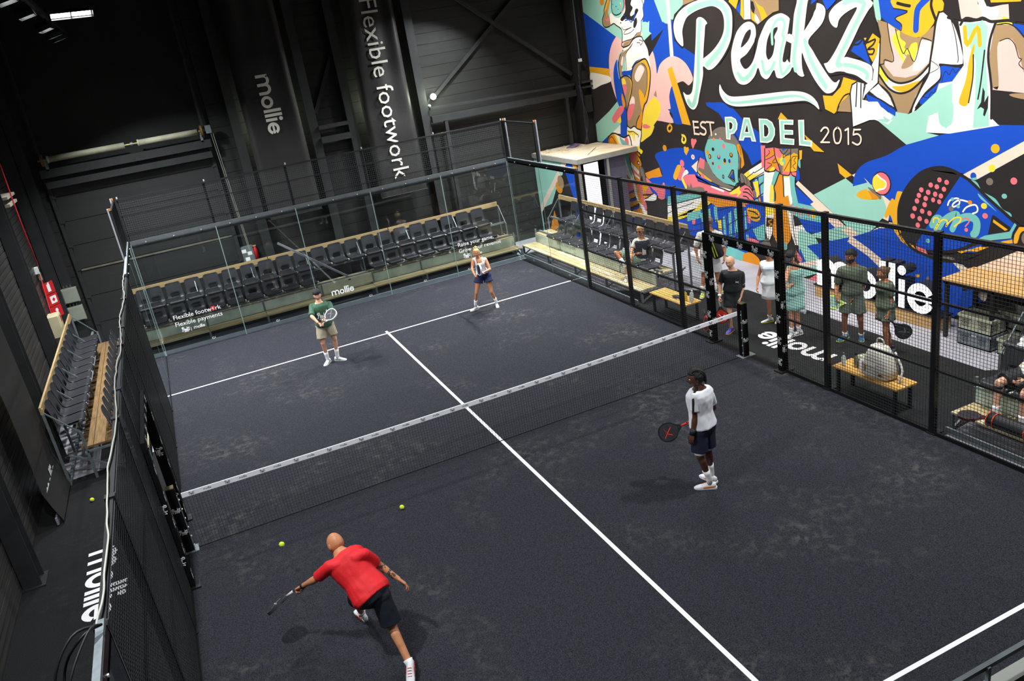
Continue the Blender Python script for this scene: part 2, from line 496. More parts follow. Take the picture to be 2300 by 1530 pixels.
Wp787,108 710,125 614,150 579,142 665,101 756,63 795,58
yp754,75 652,114 620,142 582,143 580,136 666,98 737,66 794,62 793,70 695,101 691,91
Kk2.5:788,104 698,128 614,150
Kk3.2:796,54 717,76 636,109 579,138
Kk1.9:791,81 738,103 681,121 662,130
Bp795,56 710,77 636,109 571,139 507,155 467,143 399,161 382,141 384,83 412,46 457,25 473,20 519,24 616,33 704,34 799,34
Ap636,101 621,109 619,83 632,79
Ap607,114 592,121 589,83 604,79
Ap578,126 565,133 561,91 574,87
Ap543,103 532,110 532,60 542,59
Ap518,117 507,125 509,60 520,57
Ap496,130 484,136 484,71 497,66
Sp479,122 470,126 470,83 479,80
Ap536,60 526,58 519,21 529,19
Gp505,61 495,61 485,27 493,22
Ap523,30 462,24 474,8 490,-2 526,2
Sp676,88 659,91 662,69 676,67
Sp446,139 434,131 434,102 445,103
yp565,95 549,96 549,68 562,68
yp419,206 400,211 398,177 407,176
Ap696,94 635,112 632,91 699,71
Ap628,124 605,132 601,113 628,103
Kk2.3:532,105 520,62
Kk1.7:523,113 513,56
Kk1.6:476,136 470,56
Kk1.6:458,138 455,59
Kk1.8:590,118 584,66
Kk1.8:622,107 614,55
Kk1.9:643,97 636,48
Kk2.2:548,51 494,69 443,87
Ap456,131 449,134 450,86 457,84
yp474,69 466,70 464,40 470,39
Ap454,72 445,74 443,40 451,37
Kk2.2:499,129 489,67
Kk2.3:570,96 561,56
Kk2.2:523,86 470,113 430,125
Kk2.2:516,49 474,69 427,96
Kk2.2:563,118 488,141 447,155
Kk1.8:670,64 599,85 532,101
Kk1.8:703,41 613,62 535,74
Op636,151 549,150 466,160 448,142 498,138 561,128 588,136
Sp537,162 486,157 497,150 538,148
Ys443,140 410,141 397,126 407,112 431,112 442,123
Kk3.7:439,134 420,133 406,128
Kk3.7:431,118 411,119 402,124
Ap428,89 384,109 384,70 411,63
Sp449,65 406,65 412,52 445,54
Wp381,160 342,167 358,90 373,65 383,96
yp379,157 347,164 348,139 381,128
Kp376,126 351,126 357,105 378,103
Ok3.1:358,122 370,117 368,114 359,112 368,106
Kk2.5:380,154 382,83 369,68 358,90 350,132
Gp412,52 372,78 365,57 389,43
Kk2.1:429,69 406,63 368,69
Op347,167 300,187 292,152 297,84 315,62 333,53 356,87
Ac317,65,7.9,9.6
Yc331,63,6.2,8.3
Wp306,157 289,162 283,117 247,128 247,77 283,74 294,97
Kk2.4:291,161 287,110 277,69
Ap302,162 268,173 184,169 178,158 198,138 265,138 298,148
Sk4.0:295,164 292,149 289,166
Sk3.9:283,147 274,165 267,146
Sk3.9:259,145 254,164 248,155 242,164 239,146
Yc224,155,9.5,10.6
yc224,155,6.3,7.1
Sk4.0:211,160 188,166
Sk4.0:198,163 198,144
Bp269,137 198,138 175,153 82,102 72,87 72,53 154,51 199,88 199,112 246,110
Ns271,107 238,109 215,97 206,69 207,32 249,37 269,52
Bp268,70 249,37 257,32 273,41
Sp281,62 261,44 266,30 278,44
Cp274,32 204,54 200,43 270,20
Np270,20 200,43 201,24 233,12 276,-6
Sp246,-2 205,25 204,-1 226,-4
Os477,0 465,21 437,28 409,16 415,-3 460,-3
Ap540,24 470,21 474,1 542,3
Cp212,186 72,106 103,98 232,175
Np174,179 72,202 72,153 110,125
Cp188,72 106,120 72,142 72,128 103,110 186,63
Bs82,274 27,294 -19,317 -88,337 -148,350 -203,359 -255,363 -266,333 -264,235 -136,182 -3,164 98,202 108,243
Bp55,585 3,580 -15,550 -4,518 27,534 46,548
Np58,586 49,585 41,541 46,536 50,537 60,558
Tp50,541 27,534 -2,518 -41,504 -72,522 -69,464 -23,375 -15,371 7,376 47,431 43,462 41,512
Ys14,578 -68,570 -89,558 -89,542 -74,532 -70,524 -54,510 -41,505 -24,508 -4,517 -4,530 8,540 -13,547 -15,552 12,557
Bk12.0:-60,569 -40,554 -36,541 -35,518
Kk2.0:14,557 -2,554 -15,550 -13,547 10,540 -4,529 -4,519
Kk5.5:5,565 -8,561 -21,558
Kk5.2:-68,570 -65,554 -74,533
Kp-92,570 -115,568 -120,550 -132,530 -127,525 -101,533 -79,543 -89,545
Pp27,534 8,522 -3,484 -30,462 -68,497 -64,461 -39,442 -15,437 12,440 31,458 34,467 13,467
ys16,504 11,514 0,519 -2,506 -14,497 -11,489 -20,486 -27,495 -39,494 -34,465 -21,472 -9,480 -14,462 -5,470 4,484
Lp-46,501 -68,497 -64,464 -47,449 -30,448 -32,465
Ts-5,455 -16,473 -20,478 -32,465 -27,458 -14,453
Kk2.1:27,534 21,502 12,467 32,470 34,463 43,462
Kk1.8:9,522 2,501 -9,479 -18,487 -33,464 -46,500 -54,502 -68,497
Ws44,461 24,436 1,427 -26,430 -47,442 -64,457 -62,442 -43,425 -22,412 1,411 24,418 45,442
ys44,461 31,444 24,433 31,431 45,446
Ys-8,423 -48,432 -39,421 -22,413 1,413 15,422
Kk3.9:43,461 24,438 1,428 -26,431 -47,442 -65,459
Kk3.9:45,443 24,420 1,410 -22,413 -43,426 -62,443
Wp-77,540 -89,542 -101,533 -115,522 -130,478 -130,455 -86,457 -91,439 -83,429 -57,407 -38,384 -32,374 -27,376 -37,404 -62,442 -72,506
Kk5.1:-99,533 -107,529 -118,511 -130,478 -130,455 -86,457
Kk4.0:-81,543 -75,525 -71,494 -66,464 -63,442 -48,418 -32,389 -28,375
Kk3.5:-87,456 -89,439 -83,429 -57,409 -38,384
Kk1.2:-65,466 -84,453 -64,443
Kk1.6:-105,528 -114,503 -121,468 -120,460
Bs-88,455 -116,452 -125,451 -129,444 -123,434 -105,427 -74,407 -54,390 -46,395 -55,405 -85,428 -90,439
Kk1.2:-89,417 -93,439 -98,446 -105,440 -111,450 -117,443 -123,450
Kk1.2:-54,404 -64,402 -69,411 -76,410 -78,416 -89,417
Wp-119,525 -140,522 -163,523 -185,519 -179,476 -179,444 -188,371 -202,358 -109,341 -59,341 -66,372 -85,426 -111,429 -132,455 -129,481
Np-130,523 -149,520 -163,524 -173,513 -171,476 -176,428 -184,356 -154,352 -156,412 -154,461 -142,484
Np-40,380 -86,417 -111,427 -114,361 -102,349 -88,362 -85,377 -66,370 -61,341 -88,337 -19,317 57,365 52,373 5,376 -23,373
Ns-100,352 -88,360 -86,395 -113,395 -114,361
Yk7.6:-131,515 -137,487 -154,514 -160,486
Ys-148,487 -151,483 -149,461 -151,435 -146,402 -140,389 -129,390 -126,399 -137,432 -141,461
Kk2.3:-149,471 -150,435 -144,394
Kk2.7:-169,477 -165,428 -161,400
Kp-169,419 -173,412 -173,395 -180,407 -180,386 -175,372 -172,374 -173,384 -167,387 -160,383 -167,395
Pp-115,568 -149,565 -153,549 -175,542 -206,545 -209,520 -190,518 -167,526 -140,527 -124,529
Ws-149,561 -157,545 -165,528 -181,523 -190,530 -187,541 -171,544 -160,560
Kp-158,564 -244,555 -247,512 -209,520 -206,544 -169,544
Yp-172,562 -231,556 -226,546 -176,549
yp-195,522 -198,527 -204,525 -214,516 -215,512 -187,516
Bp-216,515 -248,508 -249,484 -234,494 -216,509
Tp-185,515 -214,513 -239,488 -251,457 -255,407 -196,420 -186,418 -177,466
Ps-191,481 -202,492 -216,491 -226,473 -233,455 -245,412 -218,412 -187,414 -187,418 -197,420
Kp-186,415 -245,409 -255,407 -259,360 -200,359 -188,369
Ts-216,407 -226,409 -245,408 -246,400 -225,403
Kk4.8:-123,520 -132,529 -151,525 -163,527 -176,521 -187,520 -207,520 -218,517
Kk4.4:-186,519 -178,494 -176,466 -181,438 -185,412 -187,369
Kk1.9:-189,515 -208,515 -225,505 -239,488
Kk1.5:-195,490 -209,493 -220,484 -228,464 -233,461 -229,454 -237,446
Wp77,394 72,417 84,367 74,365 23,353 8,365 42,387 50,398
Ns57,371 45,373 18,361 7,367 5,376 23,357 47,360
Wp67,413 47,428 24,407 7,381 35,392 67,405
Kk5.0:71,411 47,402 5,379
Kk4.4:47,427 21,409 5,379
Bp72,407 57,407 23,390 6,378 7,368 40,385 52,398 67,396
Np62,418 49,427 45,423 60,415
Kk2.0:72,412 45,431
Cp-138,271 -245,334 -260,342 -261,323 -162,263
Kp-154,262 -170,267 -261,323 -271,196 -250,197 -173,247
yc-193,287,6.3,6.5
Yc-197,320,8.0,7.7
Bc-159,271,5.8,6.0
As-154,266 -165,269 -165,265 -160,264
Gc-190,264,6.5,6.2
Sc-233,269,6.0,5.9
Ac-218,242,4.9,4.3
As-154,261 -161,263 -168,259 -178,246 -202,236 -216,220 -230,215 -233,209 -227,207 -205,219 -179,235
Cp77,243 21,202 15,195 21,166 51,174 46,208
Cp82,247 57,229 12,204 29,194
Np153,213 72,238 41,225 26,194 26,178 46,160 154,161
Gs72,228 57,225 39,215 41,207 56,215
Os73,221 56,217 44,208 62,204 74,205
Ys101,209 95,217 77,224 72,221 62,206 77,203 93,204
Kc38,239,23.5,24.0
Sc38,239,20.8,21.6
ys48,256 58,249 60,235 53,223 46,222 29,232 27,244 37,249
Wk3.1:49,255 42,250 29,244 27,236 33,229 44,227 51,223
Cp72,129 16,165 14,159 72,127
Cp216,44 51,147 11,165 11,161 41,149 216,29
Np245,102 154,134 72,157 41,159 72,133 121,102
Cp143,131 120,141 -67,37 -25,28
Ys-2,228 -14,226 -12,212 -5,194 -2,161 -11,142 -21,125 -14,124 6,148 11,169 18,179 26,171 29,181 14,211 6,210 2,223
Ks-3,169 -3,193 -14,226 -32,251 -56,271 -86,281 -111,279 -136,270 -132,266 -64,162 -44,129 -28,132 -11,150
Bp-133,267 -154,261 -243,196 -233,170 -187,158 -171,135 -124,129 -96,126 -65,123 -44,129 -64,162
Kk5.6:-3,171 -4,198 -14,225 -32,250 -56,270 -86,280 -111,279 -134,271 -154,261 -192,233 -231,206 -246,194
Kk6.3:-4,171 -6,149 -23,128 -47,121 -78,121 -109,126 -138,135 -170,152 -193,161 -233,171
As-169,241 -175,238 -205,215 -193,222 -175,233
Sc-92,258,4.6,4.6
Sc-107,255,4.8,4.6
Sc-74,247,4.8,4.7
Sc-87,245,4.9,4.6
Sc-102,242,4.6,4.6
Sc-54,236,4.9,4.8
Sc-69,233,5.0,4.9
Sc-84,231,4.7,4.9
Sc-96,229,4.7,4.7
Sc-49,225,4.9,4.8
Sc-64,221,4.9,4.8
Sc-80,220,4.3,4.5
Sc-93,218,4.3,4.5
Sc-45,214,5.0,5.0
Sc-62,209,4.9,5.0
Sc-40,199,5.0,4.9
Sc-57,196,4.9,4.8
Sc-73,194,4.8,5.0
Sc-36,184,5.3,5.3
Sc-52,181,5.0,4.9
Sc-67,178,4.7,4.8
Sc-48,168,5.0,5.1
Ak12.0:-79,172 -85,185 -94,188 -100,183 -115,194 -129,200 -131,193 -122,171
Ak14.1:-132,189 -148,197 -163,197 -170,189 -169,174 -165,168
Ak16.2:-90,168 -98,181
yk3.0:-82,178 -83,186 -92,187 -94,178 -86,164 -90,174 -102,186 -111,184 -109,174 -115,183 -127,193 -138,194 -136,186 -126,177
Sk2.5:-141,192 -150,195 -155,190 -148,180
Sc-150,174,3.6,3.7
Wk3.1:-111,214 -114,222 -122,227 -132,228 -134,219 -122,212 -122,218 -134,226 -150,225
Wk3.0:-142,206 -149,215 -164,221 -170,216 -169,209 -161,205
Ac-120,226,3.3,3.3
Ac-132,214,3.7,3.3
Oc-155,224,4.3,4.0
Gc-118,208,5.0,4.8
yc-182,221,5.7,5.3
Sc-185,204,5.3,5.0
Ac-156,202,3.6,3.6
Kp-198,207 -232,191 -232,183 -192,172
Yp-201,200 -228,186 -223,183 -200,195
Kk2.8:-201,206 -232,188 -232,183
Ap-239,199 -243,196 -236,182 -235,172 -193,161 -169,158 -186,169 -231,183
Yp-246,193 -260,195 -261,188 -249,176 -246,165 -239,163 -240,178
Kk3.2:-246,194 -238,177 -239,163 -248,163
Kc-259,175,10.5,13.8
Gc-260,176,7.3,10.3
Bp-174,151 -193,159 -237,172 -239,161 -205,152
Yp-134,131 -158,139 -178,148 -203,151 -174,138 -156,136 -142,129
Yp-219,164 -237,170 -238,164 -204,156
Kp-135,113 -159,120 -205,150 -238,160 -243,139 -230,131 -214,119 -160,107 -148,108
Ys-3,165 -11,146 -23,132 -40,126 -42,119 -28,122 -11,138
Kk5.8:-11,145 -35,121 -65,113 -97,108 -131,112 -147,120 -171,133 -203,151
Sp-45,127 -67,123 -73,112 -47,117
Gp-97,119 -128,118 -129,114 -100,112
Kk1.3:-97,114 -109,119 -109,116 -128,124 -124,115
Ac-71,141,4.5,4.3
Sc-37,99,5.1,5.7
Cp-125,110 -156,104 -149,87
Bp246,78 99,125 41,149 11,153 -11,130 -51,112 -97,108 -135,112 -149,87 -147,36 -135,4 19,-4 72,6 144,32 215,60
Cp118,122 72,103 15,75 -34,43 -20,27 72,86 126,107
Cp-125,109 -148,108 -157,99 -148,91
Kk5.8:-11,145 -35,121 -65,113 -97,108 -131,112 -147,120 -171,133 -203,151
Yp-46,70 -55,72 -54,66 -47,64
Gs-70,67 -75,72 -77,62 -71,61
Bp-139,54 -178,71 -189,48 -141,16
Cs-173,62 -196,72 -194,50 -184,52
Cs-212,128 -240,147 -258,151 -262,91 -215,91 -194,101
Cp-161,102 -212,131 -247,144 -258,146 -262,91 -151,82
Kk10.6:522,623 583,623 633,616 665,604 687,585 690,564 683,543 661,526
Kk8.3:475,612 460,583 466,543 485,509 520,480
Ws658,525 681,540 690,559 689,580 675,598 649,612 612,622 565,627 527,627 495,620 473,606 461,587 464,549 476,522 503,494 535,472 560,466 580,475 583,453 603,408 613,385 628,372 644,374 660,388 671,414 658,408 642,409 630,421 619,461 604,529 596,573 593,584 581,588 565,583 553,572 561,567 566,546 571,527 577,497 575,494 540,509 510,530 494,550 490,573 496,591 511,602 532,608 562,607 597,602 630,592 646,577 655,559 654,538
Nk13.3:623,605 584,613 533,615 502,609 482,593 476,569 482,543 506,515 541,492 565,478
Nk13.1:580,578 589,548 597,494 605,443 619,403 635,381 651,392
Ws472,493 466,515 448,545 424,561 402,564 386,555 383,537 391,520 417,497 439,487 439,477 427,465 412,468 396,482 382,508 373,528 350,557 331,568 309,573 294,571 277,561 275,547 283,532 272,530 265,522 275,511 278,497 289,485 281,473 278,485 275,504 264,567 258,595 250,602 215,599 224,589 235,540 236,534 211,560 206,576 206,581 196,583 181,576 177,563 188,543 225,515 213,494 188,462 165,437 153,431 144,436 143,433 154,417 171,410 187,415 211,439 234,473 244,492 245,466 241,450 239,446 246,444 258,449 272,464 282,454 303,443 312,442 323,445 330,460 346,445 358,441 372,449 381,466 393,449 414,434 435,430 455,437 469,460
Ks435,511 430,525 416,542 401,548 400,538 412,523
Kp440,487 417,495 391,519 384,535 396,483 412,468 426,466 437,477
Ks353,497 348,521 335,539 317,547 314,542 325,528 323,519 331,493 344,482 350,485
Ks302,481 295,503 285,529 264,601 254,594 264,567 273,525 277,499 290,478 299,475
Kp217,599 198,589 202,573 235,536 231,558
Wp287,530 278,531 266,525 267,519 275,512 288,517
Nk7.3:332,514 331,541 316,560 298,561 292,550 300,530 296,524 306,498 310,468 302,450 281,467
Nk8.5:367,479 359,455 340,460 328,475
Nk10.5:240,598 252,559 260,516 268,482 264,458
Nk10.3:235,515 222,480 198,445 179,423
Nk10.2:451,455 434,442 411,451 392,471
Kk5.3:526,430 520,408 494,384 460,381 319,389 237,394 196,378
Ws520,432 510,418 487,405 448,404 372,409 318,413 279,415 245,413 220,405 204,392 199,378 212,386 231,394 252,395 303,391 374,386 449,381 486,384 510,394 523,413
Ns511,408 485,394 448,393 373,400 318,405 275,408 247,405 224,396 214,389 248,400 280,402 373,392 449,387 488,389
Kk6.3:168,554 158,569 132,581 100,584
Ws168,555 165,564 151,575 129,583 103,586 76,581 59,570 71,558 90,535 110,505 130,478 108,475 85,469 65,461 60,451 62,434 69,428 80,433 101,444 130,451 149,452 167,449 176,454 184,467 172,471 156,487 139,509 118,538 97,565 111,564 129,557 142,548 147,535 155,536 164,544
Nk8.7:129,577 104,580 79,571 90,553 111,523 133,493 149,469
Nk8.8:143,465 115,463 88,456 73,446 74,438
Kk5.0:186,467 176,452 165,447 130,449 97,440 71,425 60,431 58,450 67,462 86,471
Kk4.4:209,429 185,409 162,408 142,422 138,435
Ks59,568 52,537 44,511 45,504 52,481 62,463 85,475 119,479 85,535 64,561
Ws129,478 108,475 85,469 65,461 60,451 62,434 69,428 80,433 101,444 130,451 140,463
Nk7.8:130,464 112,462 88,455 73,446 74,438
Wp100,543 71,573 59,570 71,558 90,535 110,505 130,478 141,469 156,469 130,503
Nk8.8:79,571 90,553 111,523 133,493 149,466 138,464
Bp113,489 101,504 85,510 64,461 88,476
Yp64,513 60,518 44,508 45,499 50,482 60,467 67,477 76,498
Yp81,511 74,511 78,506
Kk3.5:81,501 69,503 54,507 59,498 72,490 57,490 60,481 72,482
Kk3.6:88,518 85,509 93,501 104,500
Wp45,501 43,496 48,430 78,407 83,398 80,424 60,434 57,453 62,461 50,481
Kk2.7:44,501 43,494 47,430
Kk2.8:78,424 83,398 47,429
Yp132,441 99,433 112,427 116,409 145,385 151,375 158,370 182,379 188,406 162,405 140,422
Tp116,407 113,374 149,375 139,393
Wp112,424 97,431 81,428 85,398 67,395 45,394 41,381 32,362 67,360 109,346 113,374 115,409
Kk3.0:110,427 115,409 112,374 110,346
Kk2.9:98,429 101,385
Kk2.9:88,428 89,383
Kk3.0:151,373 145,388 131,405 115,410
Bp76,409 69,409 41,397 17,385 17,373 31,382 43,389 48,395 71,394
Wp67,414 46,427 18,401 17,388 41,398
Kk3.2:71,409 41,398 17,386
Bp216,582 212,593 196,591
Bp186,590 147,586 158,577 173,568
Tp645,620 640,641 581,635 594,627
Yp470,612 461,623 432,620 446,594
Bp446,594 431,610 432,581
Yp432,581 427,617 420,616 421,570
Wp418,616 396,614 398,569 420,570
Tp393,616 307,608 308,579 326,577 364,561 376,556 397,569
Kp395,606 387,604 382,590 388,576 395,590
Yp384,610 373,597 357,590 344,571 362,563 367,579 374,591
Yp395,586 384,577 383,562 394,567
Ls383,578 377,574 369,562 376,558 385,568
Wp509,356 483,357 468,352 462,341 465,328 476,318 490,315 492,302 508,303 508,333
Np506,353 484,354 472,351 467,341 469,329 479,320 495,317 496,305 504,305 504,333
Wp496,346 483,346 477,339 479,330 486,325 497,325
Kp493,344 485,343 481,339 483,331 488,327 494,327
Wp439,356 418,356 399,302 415,302 418,311 439,310 444,302 461,302
Np436,354 421,353 404,304 412,304 415,314 442,313 447,305 455,305
Wp428,347 421,320 441,321
Kp428,341 425,323 437,323
Wp387,355 359,355 342,348 334,334 335,320 345,306 360,301 386,301
Np384,353 360,353 345,346 337,333 339,320 347,309 361,304 382,304
Wp373,344 362,343 353,335 352,324 359,315 365,313 374,313
Kp370,342 363,341 356,334 356,324 361,317 366,315 371,316
Yp324,355 313,370 293,356
Wp320,355 275,355 276,344 304,344 304,333 277,333 277,323 304,322 304,315 274,314 275,301 319,301
Np316,352 279,352 280,347 307,347 307,331 281,331 281,325 307,325 308,312 278,312 278,303 315,303
Yp243,325 187,291 216,291 231,303
Wp261,355 243,356 243,314 221,313 222,300 260,301
Np258,353 246,353 247,311 225,311 226,303 256,304
Ck5.4:637,342 635,310
Ck4.9:638,341 617,341
Ck4.9:637,327 617,327
Ck4.9:636,311 616,310
Ck5.3:586,340 599,341 607,335 603,329 590,324 587,316 596,310 611,313
Ck4.7:582,342 553,341
Ck5.2:568,341 565,310
Wc548,313,3.5,2.5
Ck3.9:195,334 187,341 178,341 174,335 178,328 194,311
Ck3.5:196,311 172,312
Ck3.8:150,343 158,337 160,327 157,314 151,311 144,314 140,326 142,338 149,343
Ck3.7:129,338 121,342
Ck4.0:121,342 121,311
Ck3.3:106,340 90,341
Ck3.3:106,341 108,331
Ck3.6:108,330 97,332 89,326 90,316 98,311 110,315
'''

# ------------------------------------------------------------------ materials of the place
def carpet(name, c1, c2, c3):
    m = bpy.data.materials.new(name); m.use_nodes = True; nt = m.node_tree; b = nt.nodes['Principled BSDF']
    b.inputs['Roughness'].default_value = .92; b.inputs['Specular IOR Level'].default_value = .12
    tc = nt.nodes.new('ShaderNodeTexCoord')
    n1 = nt.nodes.new('ShaderNodeTexNoise'); n1.inputs['Scale'].default_value = 95; n1.inputs['Detail'].default_value = 3; n1.inputs['Roughness'].default_value = .8
    n2 = nt.nodes.new('ShaderNodeTexNoise'); n2.inputs['Scale'].default_value = .55; n2.inputs['Detail'].default_value = 6; n2.inputs['Roughness'].default_value = .6
    n3 = nt.nodes.new('ShaderNodeTexNoise'); n3.inputs['Scale'].default_value = 7; n3.inputs['Detail'].default_value = 6; n3.inputs['Roughness'].default_value = .7
    for n in (n1, n2, n3): nt.links.new(tc.outputs['Object'], n.inputs['Vector'])
    r1 = nt.nodes.new('ShaderNodeValToRGB'); r1.color_ramp.elements[0].position = .36; r1.color_ramp.elements[1].position = .68
    r1.color_ramp.elements[0].color = lin(c1); r1.color_ramp.elements[1].color = lin(c2)
    nt.links.new(n1.outputs['Fac'], r1.inputs[0])
    # worn sandy patches
    r2 = nt.nodes.new('ShaderNodeMapRange'); r2.inputs[1].default_value = .5; r2.inputs[2].default_value = .72; nt.links.new(n2.outputs['Fac'], r2.inputs[0])
    r3 = nt.nodes.new('ShaderNodeMapRange'); r3.inputs[1].default_value = .48; r3.inputs[2].default_value = .75; nt.links.new(n3.outputs['Fac'], r3.inputs[0])
    mu = nt.nodes.new('ShaderNodeMath'); mu.operation = 'MULTIPLY'; nt.links.new(r2.outputs[0], mu.inputs[0]); nt.links.new(r3.outputs[0], mu.inputs[1])
    mx = nt.nodes.new('ShaderNodeMix'); mx.data_type = 'RGBA'; mx.inputs[7].default_value = lin(c3)
    nt.links.new(mu.outputs[0], mx.inputs[0]); nt.links.new(r1.outputs[0], mx.inputs[6]); nt.links.new(mx.outputs[2], b.inputs['Base Color'])
    bp = nt.nodes.new('ShaderNodeBump'); bp.inputs['Strength'].default_value = .6; bp.inputs['Distance'].default_value = .004
    nt.links.new(n1.outputs['Fac'], bp.inputs['Height']); nt.links.new(bp.outputs[0], b.inputs['Normal'])
    return m
m_carpet = carpet('court_carpet', (15, 16, 19), (62, 63, 70), (98, 94, 88))
m_mat = carpet('rubber_mat', (17, 18, 18), (46, 47, 48), (62, 61, 58))
m_conc = M('pale_floor', (150, 150, 158), .55, 0, .14, 1.6, .15, 40)
m_line = M('line_white', (236, 236, 234), .7, 0, .04, 20)
m_black = M('black_cladding', (38, 39, 38), .55, 0, .12, 2.5, .08, 30, .3)
m_steel = M('dark_steel', (47, 49, 49), .5, .1, .12, 4, 0, 1, .35)
m_pad = M('black_padding', (15, 15, 16), .8, 0, .1, 9, spec=.1)
m_beam = M('grey_beam', (74, 78, 80), .5, .1, .1, 6)
m_fence = M('black_powder_coat', (27, 27, 29), .45, .1, .1, 9)
m_wire = M('black_wire', (72, 73, 74), .35, .2, .0)
m_silver = M('brushed_silver', (186, 188, 194), .4, .5, .06, 8)
m_galv = M('galvanised_steel', (118, 128, 130), .5, .35, .14, 12)
m_white = M('white_print', (238, 238, 236), .6, 0, .03, 8)
m_wall = M('painted_wall_dark', (46, 42, 42), .8, 0, .14, 1.5, .12, 30, .2)
# ------------------------------------------------------------------ floor
mb = MB().box((0, -1.5, -.05), (33, 31, .1), 0)
floor = struct('floor', mb, m_mat)
court = MB().box((0, 0, .003), (10.02, 20.04, .006), 0).build('court_surface', m_carpet, floor, kind='structure')
LZ = .0065
def line(x0, y0, x1, y1):
    MB().box(((x0+x1)/2, (y0+y1)/2, LZ), (x1-x0, y1-y0, .002)).build('court_line', m_line, floor)
line(-5, 6.925, 5, 6.975); line(-5, -6.975, 5, -6.925); line(-.028, -7.15, .028, 6.925); line(-.028, 6.975, .028, 7.13)
# pale bare floor along the painted wall and under the stands
pb = MB()
pb.poly([(5.35, 10.02, .002), (5.3, 5.4, .002), (6.3, 4.2, .002), (7.42, 2.9, .002), (7.36, .9, .002), (7.28, -2.0, .002), (7.26, -3.12, .002), (7.5, -3.3, .002), (8.77, -3.0, .002), (8.77, 12.2, .002), (5.4, 12.2, .002)])
pb.poly([(-7.27, 3.9, .002), (-6.1, 4.0, .002), (-5.2, 4.1, .002), (-5.2, 12.2, .002), (-7.27, 12.2, .002)])
pb.build('bare_floor', m_conc, floor, kind='structure')
pb = MB(); pb.poly([(-5.2, 10.06, .002), (5.4, 10.06, .002), (5.4, 10.9, .002), (-5.2, 10.9, .002)])
pb.build('bare_floor', M('bluish_screed', (128, 138, 148), .5, 0, .1, 3), floor, kind='structure')
pb = MB(); pb.poly([(5.12, -4.15, .003), (6.6, -4.0, .003), (6.6, -9, .003), (5.12, -9, .003)])
m_grey_boards = M('grey_weathered_boards', (128, 128, 134), .7, 0, .35, 3, .3, 30, stretch=(9, .6, 1))
pb.build('bare_floor', m_grey_boards, floor, kind='structure')
# floor lettering outside the court
pb = MB(); q, wd = mollie(.25); s = 1.86/wd; put2d(pb, q, (-6.40, .93, .004), (0, -1, 0), (1, 0, 0), s)
pb.build('floor_lettering', m_white, floor)
pb = MB(); s = 1.78/wd; put2d(pb, q, (6.13, -1.12, .004), (-.02, 1, 0), (-1, -.02, 0), s)
pb.build('floor_lettering', m_white, floor)
# ------------------------------------------------------------------ walls and ceiling
WX = 8.77; BY = 12.2; LX = -7.27; TOP = 9.6
wall_right = struct('wall_right', MB().box((WX+.1, -.4, TOP/2), (.2, 25.4, TOP)), m_wall)
wall_back = struct('wall_back', MB().box((.75, BY+.1, TOP/2), (16.3, .2, TOP)), m_black)
wall_left = struct('wall_left', MB().box((LX-.1, -.4, TOP/2), (.2, 25.4, TOP)), M('dark_panel_wall', (40, 40, 40), .5, 0, .12, 2))
wall_front = struct('wall_front', MB().box((.75, -13.2, TOP/2), (16.3, .2, TOP)), m_black)
ceiling = struct('ceiling', MB().box((.75, -.4, TOP+.1), (16.3, 25.4, .2)), M('black_ceiling', (20, 20, 21), .9, 0, .1, 2))
# cladding boards of the left wall, each one proud of the next
m_clad = M('grey_black_cladding_board', (66, 65, 63), .38, .15, .3, 3.0, .1, 40, .5, stretch=(1, .25, 6))
clad = MB().box((0, 0, 0), (.03, 24.6, .118)); cm = clad.mesh('cladding_board', m_clad)
for i in range(64):
    o = obj('cladding_board', cm, wall_left); o.location = (LX+.010+.004*(i % 3), -.4, .07+.135*i)
# cladding of the back wall in wide horizontal panels
m_bclad = M('black_wall_panel', (40, 41, 39), .5, 0, .1, 1.2, .25, 60, .35, stretch=(.3, 1, 14))
def back_panel(x0, x1, z0, z1): MB().box(((x0+x1)/2, BY-.012, (z0+z1)/2), (x1-x0-.012, .03, z1-z0-.008)).build('wall_panel', m_bclad, wall_back)
z = 0.0
while z < 8.9:
    for x0, x1 in ((-7.2, -6.6), (-2.35, .25), (.25, 3.6), (3.6, 8.7)): back_panel(x0, x1, z, z+.3)
    z += .3
# ------------------------------------------------------------------ the mural on the right-hand wall
MUR = {'K': (40, 37, 38), 'W': (244, 240, 232), 'N': (154, 210, 194), 'A': (116, 190, 184), 'B': (22, 76, 190), 'Y': (234, 172, 38), 'y': (244, 216, 66), 'T': (160, 134, 100),
       'P': (238, 190, 184), 'S': (234, 118, 128), 'O': (222, 142, 34), 'C': (238, 216, 196), 'G': (122, 112, 102), 'L': (244, 220, 214)}
keys = list(MUR); mur = MB()
for i, ln in enumerate(MURAL.strip().split('\n')):
    col, ty, rest = ln[0], ln[1], ln[2:]; m = keys.index(col); X = WX - .0015 - .00002*i
    if ty == 'c':
        a, b, r1, r2 = [float(t)/100 for t in rest.split(',')]; mur.poly([(X, p[0], p[1]) for p in ell(a, b, r1, r2, 18)], m); continue
    wd_ = 0
    if ty == 'k': wd_, rest = rest.split(':'); wd_ = float(wd_)/100
    P = [tuple(float(t)/100 for t in q.split(',')) for q in rest.split()]
    if ty == 's': P = smooth_pts(P, True, 4)
    if ty == 'k':
        for j, q in enumerate(ribbon(smooth_pts(P, False, 4), wd_)): mur.poly([(X-.000004*(j % 3), a, b) for a, b in q], m)
        for e in (P[0], P[-1]): mur.poly([(X-.000014, a, b) for a, b in ell(e[0], e[1], wd_/2, wd_/2, 10)], m)
    else: mur.poly([(X, a, b) for a, b in P], m)
mur.build('mural_paint', [M('mural_'+k, MUR[k], .75, 0, .05, 1.2, .1, 25, .2) for k in keys], wall_right)
